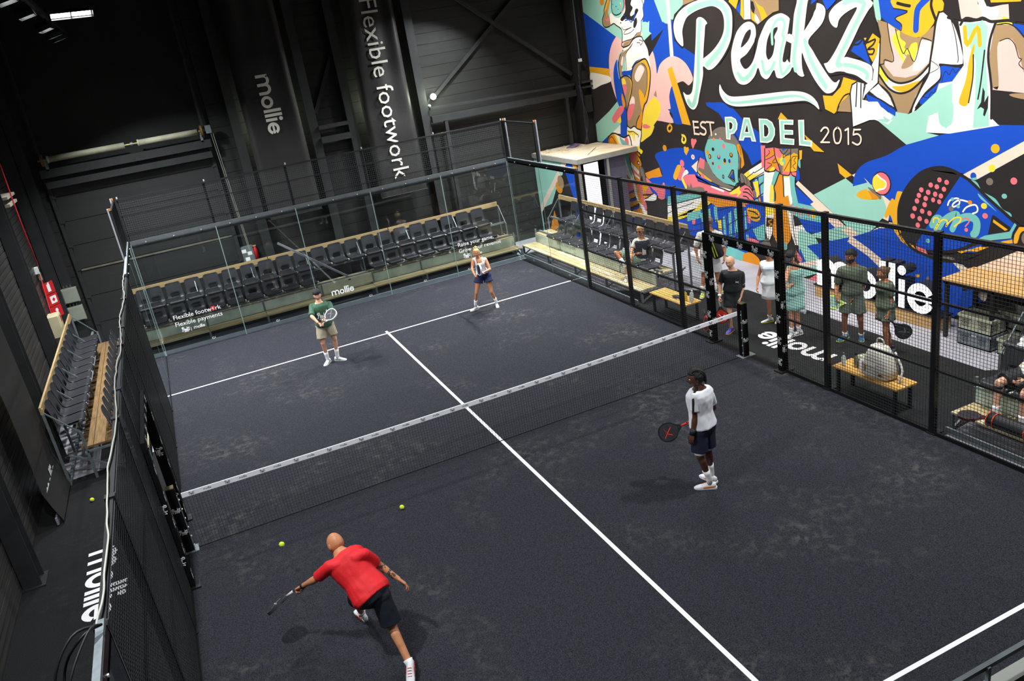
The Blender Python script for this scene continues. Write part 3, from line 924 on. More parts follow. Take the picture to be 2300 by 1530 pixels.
# ------------------------------------------------------------------ steel frame of the hall
def col_(name, x, y, w, d, h, label):
    r = thing(name, label, 'column', (x, y, 0))
    MB().box((0, 0, h/2), (.02, d*.96, h)).build('web', m_steel, r) if w < d else MB().box((0, 0, h/2), (w*.96, .02, h)).build('web', m_steel, r)
    for s in (-1, 1):
        if w < d: MB().box((0, s*(d/2-.01), h/2), (w, .02, h)).build('flange', m_steel, r)
        else: MB().box((s*(w/2-.01), 0, h/2), (.02, d, h)).build('flange', m_steel, r)
    MB().box((0, 0, .012), (w+.1, d+.1, .024)).build('base_plate', m_steel, r)
    return r
for y, t in ((-3.3, 'dark steel column on the left wall nearest the camera'), (.62, 'dark steel column on left wall beside white floor lettering'), (5.0, 'dark steel column behind left stand, next to hanging banner'),
             (8.3, 'dark steel column behind far half of left stand'), (11.75, 'dark steel column on left wall beyond the red fire signs')):
    col_('steel_column', LX+.165, y, .24, .3, 9.4, t)
for x, t in ((-6.85, 'dark steel column in far left corner carrying two grey boxes'), (-1.72, 'dark steel column between shutter door and left hanging banner'), (.28, 'dark steel column right behind left hanging banner'),
             (1.35, 'dark steel column at left edge of slogan banner'), (3.5, 'dark steel column right of slogan banner below round lamp')):
    col_('steel_column', x, BY-.17, .24, .26, 9.4, t)
cc = thing('corner_column', 'black boxed column in far right corner beside the mural', 'column', (8.6, 11.78, 0))
MB().box((0, .1, 4.7), (.32, .6, 9.4)).build('casing', M('black_boxing', (34, 32, 32), .7, 0, .2, 2), cc)
for zc in (4.35, 4.5): MB().box((-.02, -.3, zc), (.36, .25, .05)).build('bracket', m_steel, cc)
MB().box((0, -.29, 3.85), (.2, .16, .5)).build('speaker', m_steel, cc)
def beam(name, p, q, w, h, label, cat='beam'):
    b = MB().bar(p, q, w, h, 0).build(name, m_steel, None, label, cat); return b
rz_ = BY-.33
beam('wall_rail', (.4, rz_, 4.62), (1.25, rz_, 4.62), .12, .1, 'short upper steel rail between the two hanging banners')
beam('wall_rail', (.4, rz_, 4.28), (1.25, rz_, 4.28), .16, .16, 'short lower steel rail between the two hanging banners')
beam('wall_rail', (3.65, rz_, 4.56), (8.4, rz_, 4.46), .09, .07, 'upper steel rail running from round lamp to corner column')
beam('wall_rail', (3.65, rz_, 4.25), (8.4, rz_, 4.2), .16, .18, 'deep lower steel rail below round lamp')
beam('door_post', (4.02, rz_-.02, 0), (4.06, rz_-.02, 4.15), .1, .1, 'dark upright under steel rail, left of far opening', 'post')
beam('door_post', (8.05, rz_-.02, 0), (8.05, rz_-.02, 4.15), .1, .1, 'dark upright under steel rail, near corner column', 'post')
beam('cross_brace', (3.9, BY-.12, 4.85), (7.2, BY-.12, 7.4), .1, .1, 'diagonal steel brace rising right from the round lamp', 'brace')
beam('cross_brace', (8.4, BY-.24, 4.75), (5.0, BY-.24, 7.4), .1, .1, 'diagonal steel brace rising left from the corner column', 'brace')
beam('cross_brace', (.44, BY-.09, 5.0), (1.2, BY-.09, 6.4), .1, .1, 'short diagonal steel brace between the two hanging banners', 'brace')
for i, y in enumerate((-9.0, -4.4, .2, 4.8, 9.4)):
    beam('roof_beam', (LX+.3, y, 8.95), (8.4, y, 8.95), .22, .4, ('roof beam over the camera end', 'roof beam over near service line', 'roof beam over the net', 'roof beam over far half of court', 'roof beam nearest the far wall')[i]+', dark steel')
for s, t in ((-1, 'left'), (1, 'right')):
    beam('lamp_rail', (5.0*s, -11, 7.845), (5.0*s, 11.5, 7.845), .08, .08, 'lighting rail above the %s side of the court' % t, 'rail')
beam('lamp_rail', (5.9, -11, 8.66), (5.9, 11.5, 8.66), .08, .08, 'lighting rail facing the mural', 'rail')
# ------------------------------------------------------------------ lamps: housings for the floodlights
m_house = M('lamp_housing', (60, 62, 64), .4, .5, .08, 12)
m_glow = M('lamp_glow', (255, 255, 250), .5, 0, 0, emit=14.0)
WORD = ('first', 'second', 'third', 'fourth', 'fifth', 'sixth', 'seventh', 'eighth', 'ninth', 'tenth', 'eleventh', 'twelfth', 'thirteenth', 'fourteenth', 'fifteenth', 'sixteenth', 'seventeenth', 'eighteenth', 'nineteenth', 'twentieth', 'twenty-first', 'twenty-second', 'twenty-third', 'twenty-fourth')
def flood(loc, tgt, size, label, group, rail=None):
    r = thing('floodlight', label, 'floodlight', loc, 0, group)
    d = (Vector(tgt)-Vector(loc)).normalized(); R = d.to_track_quat('-Z', 'Y').to_matrix()
    b = MB(); h = size/2; ar = .6 if size < .6 else .14
    b.box(R @ Vector((0, 0, .075)), (size+.04, size*ar+.04, .07), 0, R, .8)
    b.build('housing', m_house, r)
    b = MB()
    for sx in (-1, 1): b.box(R @ Vector((sx*(h+.012), 0, .005)), (.014, size*ar+.04, .07), 0, R)
    for sy in (-1, 1): b.box(R @ Vector((0, sy*(h*ar+.012), .005)), (size+.04, .014, .07), 0, R)
    b.build('rim', m_house, r)
    b = MB()
    for k in range(2): b.box(R @ Vector(((k-.5)*size*.5, 0, .034)), (size*.46, size*ar*.85, .008), 0, R)
    b.build('led_panel', m_glow, r)
    for k in range(5): MB().box(R @ Vector(((k-2)*size*.2, 0, .135)), (.012, size*ar*.8, .05), 0, R).build('fin', m_house, r)
    MB().bar(R @ Vector((0, 0, .1)), R @ Vector((0, 0, .1)) + Vector((0, 0, .12)), .03, .03).build('hanger', m_house, r)
    return r
byside = {}
for (loc, tgt, watts, warm, spread, size) in LAMPS:
    k = 'mural' if loc[0] == 5.9 else ('right' if loc[0] == 5.0 else ('left' if loc[0] == -5.0 else 'odd')); byside.setdefault(k, []).append((loc, tgt, size))
for k, L in byside.items():
    L.sort(key=lambda t: -t[0][1])
    for i, (loc, tgt, size) in enumerate(L):
        if k == 'odd': lab = 'wide bright floodlight high up in the far left' if i == 0 else 'floodlight above left aisle and banner'
        else: lab = '%s floodlight from far wall, on rail %s' % (WORD[i], {'mural': 'facing the mural', 'left': 'above left side of court', 'right': 'above right side of court'}[k])  # first one on the right rail is the added far-stand lamp
        flood(loc, tgt, size, lab, 'court floodlights')
# ------------------------------------------------------------------ round lamp on the far wall
t = thing('globe_lamp', 'round white glowing lamp on bracket, right of slogan banner', 'lamp', (3.83, BY-.3, 4.87))
MB().sphere((0, 0, 0), .09, 16, 10).build('globe', M('globe_glow', (255, 255, 245), .4, 0, 0, emit=3.5), t, smooth=True)
MB().tube([(0, .05, -.02), (-.1, .12, -.06), (-.16, .2, -.2), (-.12, .29, -.28)], .012, 6).build('arm', m_galv, t)
MB().sphere((-.15, .06, -.24), (.06, .05, .05), 10, 6).build('wall_box', m_galv, t)
pl = bpy.data.lights.new('globe_light', 'POINT'); pl.energy = 36; pl.color = (.9, 1, .72); pl.shadow_soft_size = .1
po = bpy.data.objects.new('globe_light', pl); COL.objects.link(po); po.location = (3.83, BY-.45, 4.87)
for gx, gt in ((-.85, 'added unseen lamp behind the left hanging banner, lighting the far wall'), (2.3, 'added unseen lamp behind the slogan banner, lighting the far wall')):  # added lamps, kept unseen behind the banners to brighten the far wall
    t2 = copy_tree(t); t2.location = (gx, BY-.3, 4.9); t2['label'] = gt; t2['group'] = 'round wall lamps'
    p2 = po.copy(); COL.objects.link(p2); p2.location = (gx, BY-.45, 4.9)
t['group'] = 'round wall lamps'

# ------------------------------------------------------------------ court enclosure: glass walls and wire fences
def glass_mat(name, tint):
    m = bpy.data.materials.new(name); m.use_nodes = True; nt = m.node_tree; nt.nodes.clear()
    o = nt.nodes.new('ShaderNodeOutputMaterial'); t = nt.nodes.new('ShaderNodeBsdfTransparent'); t.inputs[0].default_value = (*tint, 1)
    g = nt.nodes.new('ShaderNodeBsdfGlossy'); g.inputs['Roughness'].default_value = .0; g.inputs[0].default_value = (.95, 1, .98, 1)
    n = nt.nodes.new('ShaderNodeTexNoise'); n.inputs['Scale'].default_value = 3
    f = nt.nodes.new('ShaderNodeFresnel'); f.inputs[0].default_value = 1.5
    a = nt.nodes.new('ShaderNodeMath'); a.operation = 'MULTIPLY_ADD'; a.inputs[1].default_value = .006; nt.links.new(n.outputs['Fac'], a.inputs[0]); nt.links.new(f.outputs[0], a.inputs[2])
    x = nt.nodes.new('ShaderNodeMixShader'); nt.links.new(a.outputs[0], x.inputs[0]); nt.links.new(t.outputs[0], x.inputs[1]); nt.links.new(g.outputs[0], x.inputs[2])
    nt.links.new(x.outputs[0], o.inputs[0]); return m
m_glass = glass_mat('court_glass', (.93, .965, .95))
m_edge = M('glass_edge', (128, 150, 146), .3, 0, .05, 3)
GT = 2.93         # top of glass and of the lower fences
def glass_pane(parent, p, q, z0, z1):
    """one sheet of tempered glass between two floor points: two faces and pale edges"""
    p = Vector((p[0], p[1], 0)); q = Vector((q[0], q[1], 0)); d = (q-p).normalized(); g = .004; p = p+d*g; q = q-d*g
    b = MB(); b.poly([(p.x, p.y, z0), (q.x, q.y, z0), (q.x, q.y, z1), (p.x, p.y, z1)])
    o = b.build('glass_pane', m_glass, parent)
    n = Vector((-d.y, d.x, 0))*.006
    for a in (p, q): MB().bar((a.x, a.y, z0), (a.x, a.y, z1), .010, .003, 0, n).build('pane_edge', m_edge, o)
    b = MB()
    for zz in (z0+.12, (z0+z1)/2, z1-.12):
        for a, s in ((p, 1), (q, -1)):
            c = a + d*.06*s; b.tube([c - n*2.2 + Vector((0, 0, zz)), c + n*2.2 + Vector((0, 0, zz))], .016, 8)
    return o
def mesh_panel(parent, p, q, z0, z1, pitch=.05, r=.0021, name='mesh_panel'):
    """welded wire mesh: square bars, both directions"""
    p = Vector((p[0], p[1], 0)); q = Vector((q[0], q[1], 0)); L = (q-p).length; d = (q-p)/L; b = MB()
    n = max(2, round(L/pitch)); k = max(2, round((z1-z0)/pitch))
    for i in range(n+1):
        c = p + d*(L*i/n); b.bar((c.x, c.y, z0), (c.x, c.y, z1), r*2, r*2, 0, d)
    nn = Vector((-d.y, d.x, 0))*r*1.6
    for j in range(k+1):
        z = z0+(z1-z0)*j/k; b.bar(p+nn+Vector((0, 0, z)), q+nn+Vector((0, 0, z)), r*2, r*2)
    return b.build(name, m_wire, parent)
def post(parent, x, y, z0, z1, w=.08, d=.06, name='post', m=None):
    return MB().box((x, y, (z0+z1)/2), (w, d, z1-z0)).build(name, m or m_fence, parent)
def rail(parent, p, q, w=.05, h=.05, name='rail', m=None): return MB().bar(p, q, w, h).build(name, m or m_fence, parent)
m_bolt = M('bolt', (215, 215, 212), .3, .6, 0)
# --- far glass wall
g = thing('glass_wall', 'far glass back wall with wire mesh above, in front of seats', 'glass wall', (0, 10, 0))
for i in range(5): glass_pane(g, (-5+2*i, .02), (-3+2*i, .02), .015, GT-.02)
rail(g, (-5, .06, GT-.03), (5, .06, GT-.03), .06, .17, 'beam', m_beam)
for i in range(6):
    x = -5+2*i
    post(g, x, .09, GT, 4.02, .06, .06, 'upper_post')
    MB().box((x+.03, .07, 4.05), (.03, .03, .05)).build('post_cap', m_bolt, g)
    if i < 5:
        mesh_panel(g, (x, .05), (x+2, .05), GT+.06, 4.0)
        for k in (.35, 1.0, 1.65): MB().tube([(x+k, .012, GT-.02), (x+k, .03, GT-.02)], .014, 8).build('bolt', m_bolt, g)
rail(g, (-5, .05, 4.0), (5, .05, 4.0), .04, .04, 'top_rail'); rail(g, (-5, .05, 3.62), (5, .05, 3.62), .02, .02, 'mid_wire'); rail(g, (-5, .05, 3.15), (5, .05, 3.15), .02, .02, 'mid_wire')
# clear-cut lettering on the far glass
def slogan(parent, x, z, lines, h, label):
    b = MB(); zz = z
    for ln in lines:
        if ln == '*':
            q, wdt = peakz(.15); put2d(b, q, (x+.13, -.002, zz+.02), (1, 0, 0), (0, 0, 1), h*.8)
            b.box((x+.13+h*1.7, -.002, zz+h*.3), (.008, .001, h*.8)); q, wdt = mollie(.2); put2d(b, q, (x+.2+h*1.7, -.002, zz+.02), (1, 0, 0), (0, 0, 1), h*.45)
        else:
            q, wdt = text2d(ln); put2d(b, q, (x, -.002, zz), (1, 0, 0), (0, 0, 1), h*1.3)
        zz -= h*1.45
    b.build('lettering', m_white, parent)
slogan(g, -4.6, .86, ['Flexible footwork', 'Flexible payments', '*'], .125, '')
slogan(g, 3.12, .86, ['Raise your game,', 'Grow your revenue', '*'], .125, '')
b = MB(); q, wdt = mollie(.24); put2d(b, q, (-.62, -.002, .42), (1, 0, 0), (0, 0, 1), .62/wdt); b.build('lettering', m_white, g)
b = MB()
for x in (-3.85, -2.2, .35, 1.95, 3.3):
    q, wdt = text2d('G1'); put2d(b, q, (x, -.003, .13), (1, 0, 0), (0, 0, 1), .085)
b.build('pane_numbers', m_white, g)
b = MB().box((-3.62, -.003, .92), (.1, .002, .1)).build('sticker', M('red_sticker', (190, 40, 45), .5, 0, .02), g)
bb = MB(); q, wdt = text2d('4'); put2d(bb, q, (-3.65, -.0045, .885), (1, 0, 0), (0, 0, 1), .1); bb.build('sticker_number', m_white, b)
# --- glass corners of the long sides
def side_glass(s, y0, y1, label, upper_at):
    g = thing('glass_corner', label, 'glass wall', (5*s, 0, 0)); X = .02*s
    n = int(round(abs(y1-y0)/2)); sg = 1 if y1 > y0 else -1
    for i in range(n): glass_pane(g, (X, y0+2*i*sg), (X, y0+2*(i+1)*sg), .015, GT-.02)
    rail(g, (X+.03*s, y0, GT), (X+.03*s, y1, GT), .06, .12, 'beam')
    rail(g, (X+.03*s, min(y0, y1), GT+.07), (X+.03*s, max(y0, y1), GT+.07), .05, .02, 'beam_cap', m_galv)
    for yy in (y0, y0+2*sg):
        if (yy, 1) in upper_at:
            post(g, X+.05*s, yy-.03*sg, GT, 4.02, .06, .06, 'upper_post')
            MB().box((X+.085*s, yy+.03*sg if yy != 10 else yy-.06, (GT+4.06)/2+.02), (.03, .06, 1.12)).build('silver_strip', m_silver, g)
            MB().box((X+.05*s, yy+.0, 4.05), (.03, .03, .05)).build('post_cap', M('amber_cap', (190, 110, 40), .5, 0, .05), g)
    if upper_at:
        mesh_panel(g, (X+.04*s, y0), (X+.04*s, y0+2*sg), GT+.06, 4.0); rail(g, (X+.04*s, y0, 4.0), (X+.04*s, y0+2*sg, 4.0), .04, .04, 'top_rail')
    for k in range(2*n):
        yy = y0+sg*(.5+k); MB().tube([(X-.012*s, yy, GT-.02), (X+.01*s, yy, GT-.02)], .014, 8).build('bolt', m_bolt, g)
    return g
gr = side_glass(1, 10, 6, 'glass corner section at far right, before the right stand', {(10, 1), (8, 1)})
gl = side_glass(-1, 10, 6, 'glass corner section at far left, beside left stand', {(10, 1), (8, 1)})
b = MB()
for y in (9.2, 7.0):
    q, wdt = text2d('G1'); put2d(b, q, (-.001, y, .13), (0, -1, 0), (0, 0, 1), .085)
b.build('pane_numbers', m_white, gr)
b = MB(); q, wdt = text2d('Raise your game,'); put2d(b, q, (.03, 6.5, .9), (0, 1, 0), (0, 0, 1), .15); q, wdt = text2d('Grow your revenue'); put2d(b, q, (.03, 6.5, .72), (0, 1, 0), (0, 0, 1), .15)
b.build('lettering', M('pale_grey_print', (120, 130, 130), .6, 0, .02), gr)
gn = side_glass(-1, -10, -6, 'glass section at near left corner under the cables', set())
# --- wire fences along the long sides
def side_fence(s, ys, label):
    f = thing('wire_fence', label, 'fence', (5*s, 0, 0)); X = .03*s
    for y in ys:
        post(f, X+.03*s, y, 0, GT, .08, .07); MB().box((X+.03*s, y, GT+.02), (.09, .08, .05)).build('post_cap', m_fence, f)
        MB().box((X+.07*s, y, .01), (.2, .14, .02)).build('foot_plate', m_fence, f)
    a, b_ = min(ys), max(ys)
    rail(f, (X+.03*s, a, GT), (X+.03*s, b_, GT), .055, .055, 'top_rail'); rail(f, (X+.01*s, a, .03), (X+.01*s, b_, .03), .03, .05, 'bottom_rail')
    for zz in (1.0, 2.0): rail(f, (X+.02*s, a, zz), (X+.02*s, b_, zz), .03, .03, 'mid_rail')
    return f, X
for s, t in ((1, 'right'), (-1, 'left')):
    f, X = side_fence(s, (6, 4, 2, 1.0), 'black wire mesh fence on %s side, far half beyond the net' % t)
    for a, c in ((6, 4), (4, 2), (2, 1)): mesh_panel(f, (X, a), (X, c), .05, GT)
    f, X = side_fence(s, (-1.0, -2, -4, -6), 'black wire mesh fence on %s side, near half' % t)
    for a, c in ((-1, -2), (-2, -4), (-4, -6)): mesh_panel(f, (X, a), (X, c), .05, GT)
    # gate opening at the net: padded frame with lettering, mesh above
    d = thing('gate_frame', 'black padded doorway frame beside the net on the %s fence' % t, 'door frame', (5*s, 0, 0))
    for sy in (-1, 1):
        p = MB().box((X, sy*.98, 1.06), (.13, .11, 2.12)).build('padded_post', m_pad, d)
        for k in range(5):
            b = MB(); q, wdt = peakz(.12); z = 1.86-.4*k
            put2d(b, q, (X-.0665*s, sy*.98+(-.03 if s < 0 else .03), z), (0, 0, -1), (0, -1 if s > 0 else 1, 0), .075)
            b.build('lettering', m_white, p)
            if k % 2: b = MB(); put2d(b, q, (X-.03, sy*.98-.0565, z-.15), (0, 0, -1), (1, 0, 0), .075); b.build('lettering', m_white, p)
        MB().box((X, sy*.98, .015), (.26, .2, .03)).build('foot_plate', m_fence, d)
    p = MB().box((X, 0, 2.14), (.12, 2.08, .14)).build('padded_lintel', m_pad, d)
    for k in range(5):
        b = MB(); q, wdt = peakz(.13); put2d(b, q, (X-.0615*s, (.82-.4*k)*s, 2.105), (0, -s, 0), (0, 0, 1), .082); b.build('lettering', m_white, p)
    mesh_panel(d, (X, 1), (X, -1), 2.2, GT); rail(d, (X+.03*s, 1, GT), (X+.03*s, -1, GT), .055, .055, 'top_rail')
    post(d, X+.03*s, 0, 2.2, GT, .07, .07, 'upper_post')
# --- near end wall of the court, below the camera
g = thing('end_fence', 'top of near end fence below the camera, pale rail', 'fence', (0, -10, 0))
rail(g, (-5, 0, 4.0), (5, 0, 4.0), .05, .05, 'top_rail', M('pale_rail', (196, 200, 188), .5, .1, .05)); rail(g, (-5, .02, 4.09), (5, .02, 4.09), .016, .016, 'wire', m_galv)
for i in range(6): post(g, -5+2*i, -.06, 0, 4.0, .07, .07)
for i in range(40): MB().box((-4.9+.25*i, .01, 4.05), (.012, .012, .09)).build('clip', m_galv, g)
for i in range(5):
    mesh_panel(g, (-5+2*i, -.01), (-3+2*i, -.01), GT, 3.97); glass_pane(g, (-5+2*i, .0), (-3+2*i, .0), .015, GT)
# ------------------------------------------------------------------ net
def net_post(s, label):
    t = thing('net_post', label, 'net post', (5.0*s - .02*s, 0, 0))
    b = MB().box((0, 0, .53), (.12, .13, 1.02)).build('body', m_pad, t)
    MB().box((0, 0, 1.045), (.11, .12, .02)).build('cap', M('worn_brass', (96, 84, 60), .6, .3, .3, 20), t)
    MB().bar((-.065*s, -.05, .03), (-.065*s, -.05, .93), .012, .012).build('lacing_bar', m_galv, t)
    bb = MB()
    for k in range(6): bb.tube([(-.072*s, -.055, .1+.15*k), (-.085*s, -.055, .1+.15*k)], .012, 6)
    bb.build('lacing_hooks', m_bolt, t)
    for z in (.32, .68):
        bb = MB(); q, wdt = peakz(.14); put2d(bb, q, (-.056, -.067, z), (1, 0, 0), (0, 0, 1), .06); bb.build('lettering', m_white, b)
    MB().box((.03*s, .0, .008), (.3, .2, .016)).build('base_plate', m_galv, t)
net_post(1, 'black boxed net post on the right beside the open gate'); net_post(-1, 'black boxed net post on the left by the wire fence')
n = thing('court_net', 'black court net with white printed top tape', 'net', (0, 0, 0))
def top(x): return .865 + .05*(x/4.9)**2
b = MB(); N = 218; XR = 4.86
for i in range(N+1):
    x = -XR+2*XR*i/N; b.bar((x, 0, .012), (x, 0, top(x)-.06), .0035, .0035, 0, (1, 0, 0))
for j in range(19):
    f = j/18.0; P = []
    for i in range(25):
        x = -XR+2*XR*i/24; P.append((x, 0, .012+f*(top(x)-.075)))
    b.tube(P, .0018, 4)
b.build('net_mesh', M('net_cord', (18, 18, 19), .8, 0, 0), n)
b = MB()
for i in range(24):
    x0 = -XR+2*XR*i/24; x1 = -XR+2*XR*(i+1)/24
    b.loft([[(x, -.007, top(x)-.075), (x, .007, top(x)-.075), (x, .007, top(x)), (x, -.007, top(x))] for x in (x0, x1)], 0)
tape = b.build('top_tape', M('tape_white', (244, 245, 248), .6, 0, .03, 20), n)
b = MB(); k = 0; x = -XR+.1
while x < XR-.25:
    if k % 2 == 0:
        q, wdt = peakz(.13); put2d(b, q, (x, -.0075, top(x)-.058), (1, 0, 2*.05*x/24), (0, 0, 1), .04); x += .26
    else:
        q, wdt = mollie(.22); put2d(b, q, (x-.06, -.0075, top(x)-.05), (1, 0, 2*.05*x/24), (0, 0, 1), .022); x += .24
    k += 1
b.build('tape_lettering', M('tape_print', (52, 52, 58), .7, 0, 0), tape)
MB().tube([(-XR, 0, .014), (XR, 0, .014)], .006, 6).build('bottom_cord', M('net_cord', (18, 18, 19)), n)
# ------------------------------------------------------------------ cables on the left fence
t = MB(); P = []
rr = random.Random(3)
for i in range(70):
    y = 7.6-.2*i; P.append((-5.06+rr.uniform(-.008, .008)+.022*math.sin(i*.42), y, GT+.072+.004*math.sin(i*1.7)))
t.tube(smooth_pts(P, False, 3), .0085, 6)
cb = t.build('cable', M('grey_white_cable', (168, 170, 158), .5, 0, .05), None, 'pale grey cable clipped along top rail of left fence', 'cable', smooth=True)
b = MB()
for k, (dx, h) in enumerate(((.0, .1), (-.05, .2), (.04, .15))):
    pts = [(-5.02, -6.15, GT+.13), (-5.13+dx, -6.25, GT+.12+.3*h), (-5.28+dx, -6.3-.1*k, GT-.02), (-5.32+dx, -6.55, GT-.25-h), (-5.2+dx, -6.8-.15*k, GT-.3-h), (-5.06, -7.1, GT+.12), (-5.05, -8.6, GT+.1)]
    b.tube(smooth_pts(pts, False, 5), .009, 6)
b.build('cable_bundle', M('black_cable', (22, 22, 24), .5, 0, 0), None, 'loose loops of black cable hanging at near left fence corner', 'cable', smooth=True)

# ------------------------------------------------------------------ stands: planks on galvanised frames, bucket seats
def wood(name, rgb, k=.3, st=(1.2, 14, 14), sc=2.2):
    return M(name, rgb, .75, 0, k, sc, .35, 25, .2, stretch=st)
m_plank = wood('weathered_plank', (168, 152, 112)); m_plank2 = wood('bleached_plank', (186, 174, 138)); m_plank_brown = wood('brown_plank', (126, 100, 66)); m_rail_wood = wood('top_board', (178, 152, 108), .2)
m_seat = M('black_seat_plastic', (43, 44, 48), .42, 0, .06, 3, .05, 200, .45)
m_poly = M('frosted_riser', (192, 208, 198), .35, 0, .28, 2.2, .1, 8, .5)
def make_seat_mesh():
    prof = [(.012, -.05), (-.004, -.03), (0, -.004), (.02, .012), (.06, .014), (.16, .004), (.26, -.006), (.33, -.004), (.372, .012), (.398, .045), (.412, .085), (.424, .13), (.438, .19), (.455, .27), (.47, .34), (.482, .39), (.487, .418), (.487, .43)]
    wid = [.35, .38, .40, .41, .42, .43, .43, .43, .43, .43, .43, .425, .42, .41, .40, .385, .35, .28]
    nx = 12; bm = bmesh.new(); g = []
    for (v, z), w_ in zip(prof, wid):
        row = []
        for i in range(nx+1):
            t = -1+2*i/nx; x = t*w_/2; dish = .016*(1-t*t)
            row.append(bm.verts.new((x, v+(dish if z > .03 else 0)+.02*t*t*(1 if z > .3 else 0)*0, z - (dish*.8 if .02 < v < .38 and z < .03 else 0))))
        g.append(row)
    for j in range(len(prof)-1):
        for i in range(nx):
            if (j == 9 and 3 <= i <= 8) or (j == 10 and 3 <= i <= 8): continue
            bm.faces.new((g[j][i], g[j][i+1], g[j+1][i+1], g[j+1][i]))
    bm.normal_update()
    bmesh.ops.solidify(bm, geom=bm.faces[:], thickness=-.009)
    me = bpy.data.meshes.new('seat_shell'); bm.to_mesh(me); bm.free(); me.materials.append(m_seat)
    me.polygons.foreach_set('use_smooth', [True]*len(me.polygons)); me.update(); return me
seat_me = make_seat_mesh()
br = MB(); br.box((.245, .04, -.02), (.035, .1, .02)); br.box((.245, .1, -.035), (.03, .06, .05)); bracket_me = br.mesh('bracket', M('bracket_white', (206, 208, 202), .45, .3, .05))
pd = MB(); pd.box((0, .2, -.045), (.3, .22, .02)); pd.box((0, .2, -.07), (.05, .2, .04)); under_me = pd.mesh('seat_carrier', m_galv)
SEATS = []
def seat(root_loc, rz, x, v, z, label, group, bracket=True):
    c, s = math.cos(rz), math.sin(rz)
    t = thing('stadium_seat', label, 'seat', (root_loc[0]+c*x-s*v, root_loc[1]+s*x+c*v, z), rz, group)
    obj('shell', seat_me, t); obj('seat_carrier', under_me, t)
    if bracket: obj('bracket', bracket_me, t)
    return t
def stand(name, label, loc, rz, x0, x1, v0=0.0, lv=.65):
    """x along the row, y away from the court"""
    r = thing(name, label, 'stand', loc, rz)
    L = x1-x0; dv = lv-.65; n = max(1, round(L/1.5)); rr = random.Random(int(abs(x0*100)))
    MB().bar((x0, v0+.15, .05), (x1, v0+.15, .05), .04, .09).build('base_tube', M('pale_blue_kerb', (196, 208, 218), .45, .1, .06, 5) if rz == 0 else m_galv, r)
    segs = [(x0+L*i/n, x0+L*(i+1)/n) for i in range(n)]
    for i, (a, c) in enumerate(segs):
        for k in range(3 if dv > -.2 else 1):
            MB().box(((a+c)/2, v0+.31+.15*k, .285+.004*rr.random()), (c-a-.01, .142, .035)).build('plank', m_plank if (i+k) % 3 else m_plank2, r)
        if True:
            MB().box(((a+c)/2, v0+.70+dv, .435), (c-a-.05, .012, .25)).build('riser_panel', m_poly, r)
        for k in range(3):
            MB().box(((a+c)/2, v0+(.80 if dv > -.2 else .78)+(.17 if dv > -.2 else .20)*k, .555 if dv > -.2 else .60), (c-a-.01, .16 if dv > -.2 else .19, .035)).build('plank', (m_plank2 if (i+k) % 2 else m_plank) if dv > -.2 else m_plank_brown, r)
    for i in range(n+1):
        x = x0+L*i/n
        b = MB().box((x, v0+.27, .14), (.05, .05, .27)).build('leg', m_galv, r)
        MB().bar((x, v0+.30, .03), (x, v0+.72, .24), .03, .03).build('brace', m_galv, r)
        MB().box((x, v0+.50, .245), (.05, .5, .04)).build('cross_bar', m_galv, r)
        MB().box((x, v0+.73, .36), (.04, .04, .66)).build('upright', m_galv, r)
        MB().box((x, v0+.95, .52), (.04, .5, .035)).build('cross_bar', m_galv, r)
        MB().bar((x, v0+.74, .05), (x, v0+1.5, .55), .03, .03).build('brace', m_galv, r)
        MB().bar((x, v0+1.2, 0), (x, v0+1.2, .92), .04, .04).build('upright', m_galv, r)
        MB().bar((x, v0+1.2, .9), (x, v0+1.62, 1.42), .02, .02).build('back_strut', m_galv, r)
        MB().bar((x, v0+1.64, 0), (x, v0+1.64, 1.4), .04, .04).build('rear_leg', m_galv, r)
    MB().bar((x0, v0+.86+dv, .60), (x1, v0+.86+dv, .60), .05, .05).build('seat_beam', m_galv, r)
    MB().bar((x0, v0+1.3, .93), (x1, v0+1.3, .93), .05, .05).build('seat_beam', m_galv, r)
    MB().bar((x0, v0+1.64, .04), (x1, v0+1.64, .04), .05, .06).build('base_tube', m_galv, r)
    k = max(2, round(L/3.6))
    for i in range(k):
        a, c = x0+L*i/k, x0+L*(i+1)/k
        MB().box(((a+c)/2, v0+1.655, 1.465), (c-a-.02, .035, .13)).build('top_board', m_rail_wood, r)
        MB().box((a+.04, v0+1.63, 1.44), (.05, .02, .11)).build('board_clamp', m_rail_wood, r)
    return r
P49 = .4905
# far stand
fs = stand('spectator_stand', 'long far stand behind glass back wall with step in the middle', (0, 10, 0), 0, -5.35, 5.15)
m_tread = M('tread_plate', (212, 214, 190), .4, .35, .1, 6)
b = MB().box((-.02, .66, .49), (1.44, .02, .27)).build('tread_plate', m_tread, fs)
bb = MB()
for i in range(34):
    for j in range(6): bb.box((-.70+.041*i+.02*(j % 2), .648, .375+.044*j), (.022, .006, .01), 0, Matrix.Rotation(.7 if (i+j) % 2 else -.7, 3, 'Y'))
bb.build('tread_bumps', M('tread_bump', (236, 238, 220), .35, .35, 0), b, kind='stuff')
MB().box((.05, .645, .58), (.07, .01, .03)).build('grip_hole', m_fence, b)
for x in (-.75, .71): MB().box((x, .62, .5), (.03, .03, .36)).build('step_post', m_galv, fs)
MB().bar((-1.55, 1.05, 1.95), (.05, .62, .66), .05, .05).build('hand_rail', M('pale_rail_steel', (150, 150, 160), .4, .3, .1, 9), fs)
for i in range(20):
    seat((0, 10, 0), 0, -4.90+P49*i, 1.10, 1.05, 'black bucket seat, %s from left in top row of far stand' % WORD[i], 'seats of the far stand')
k = 0
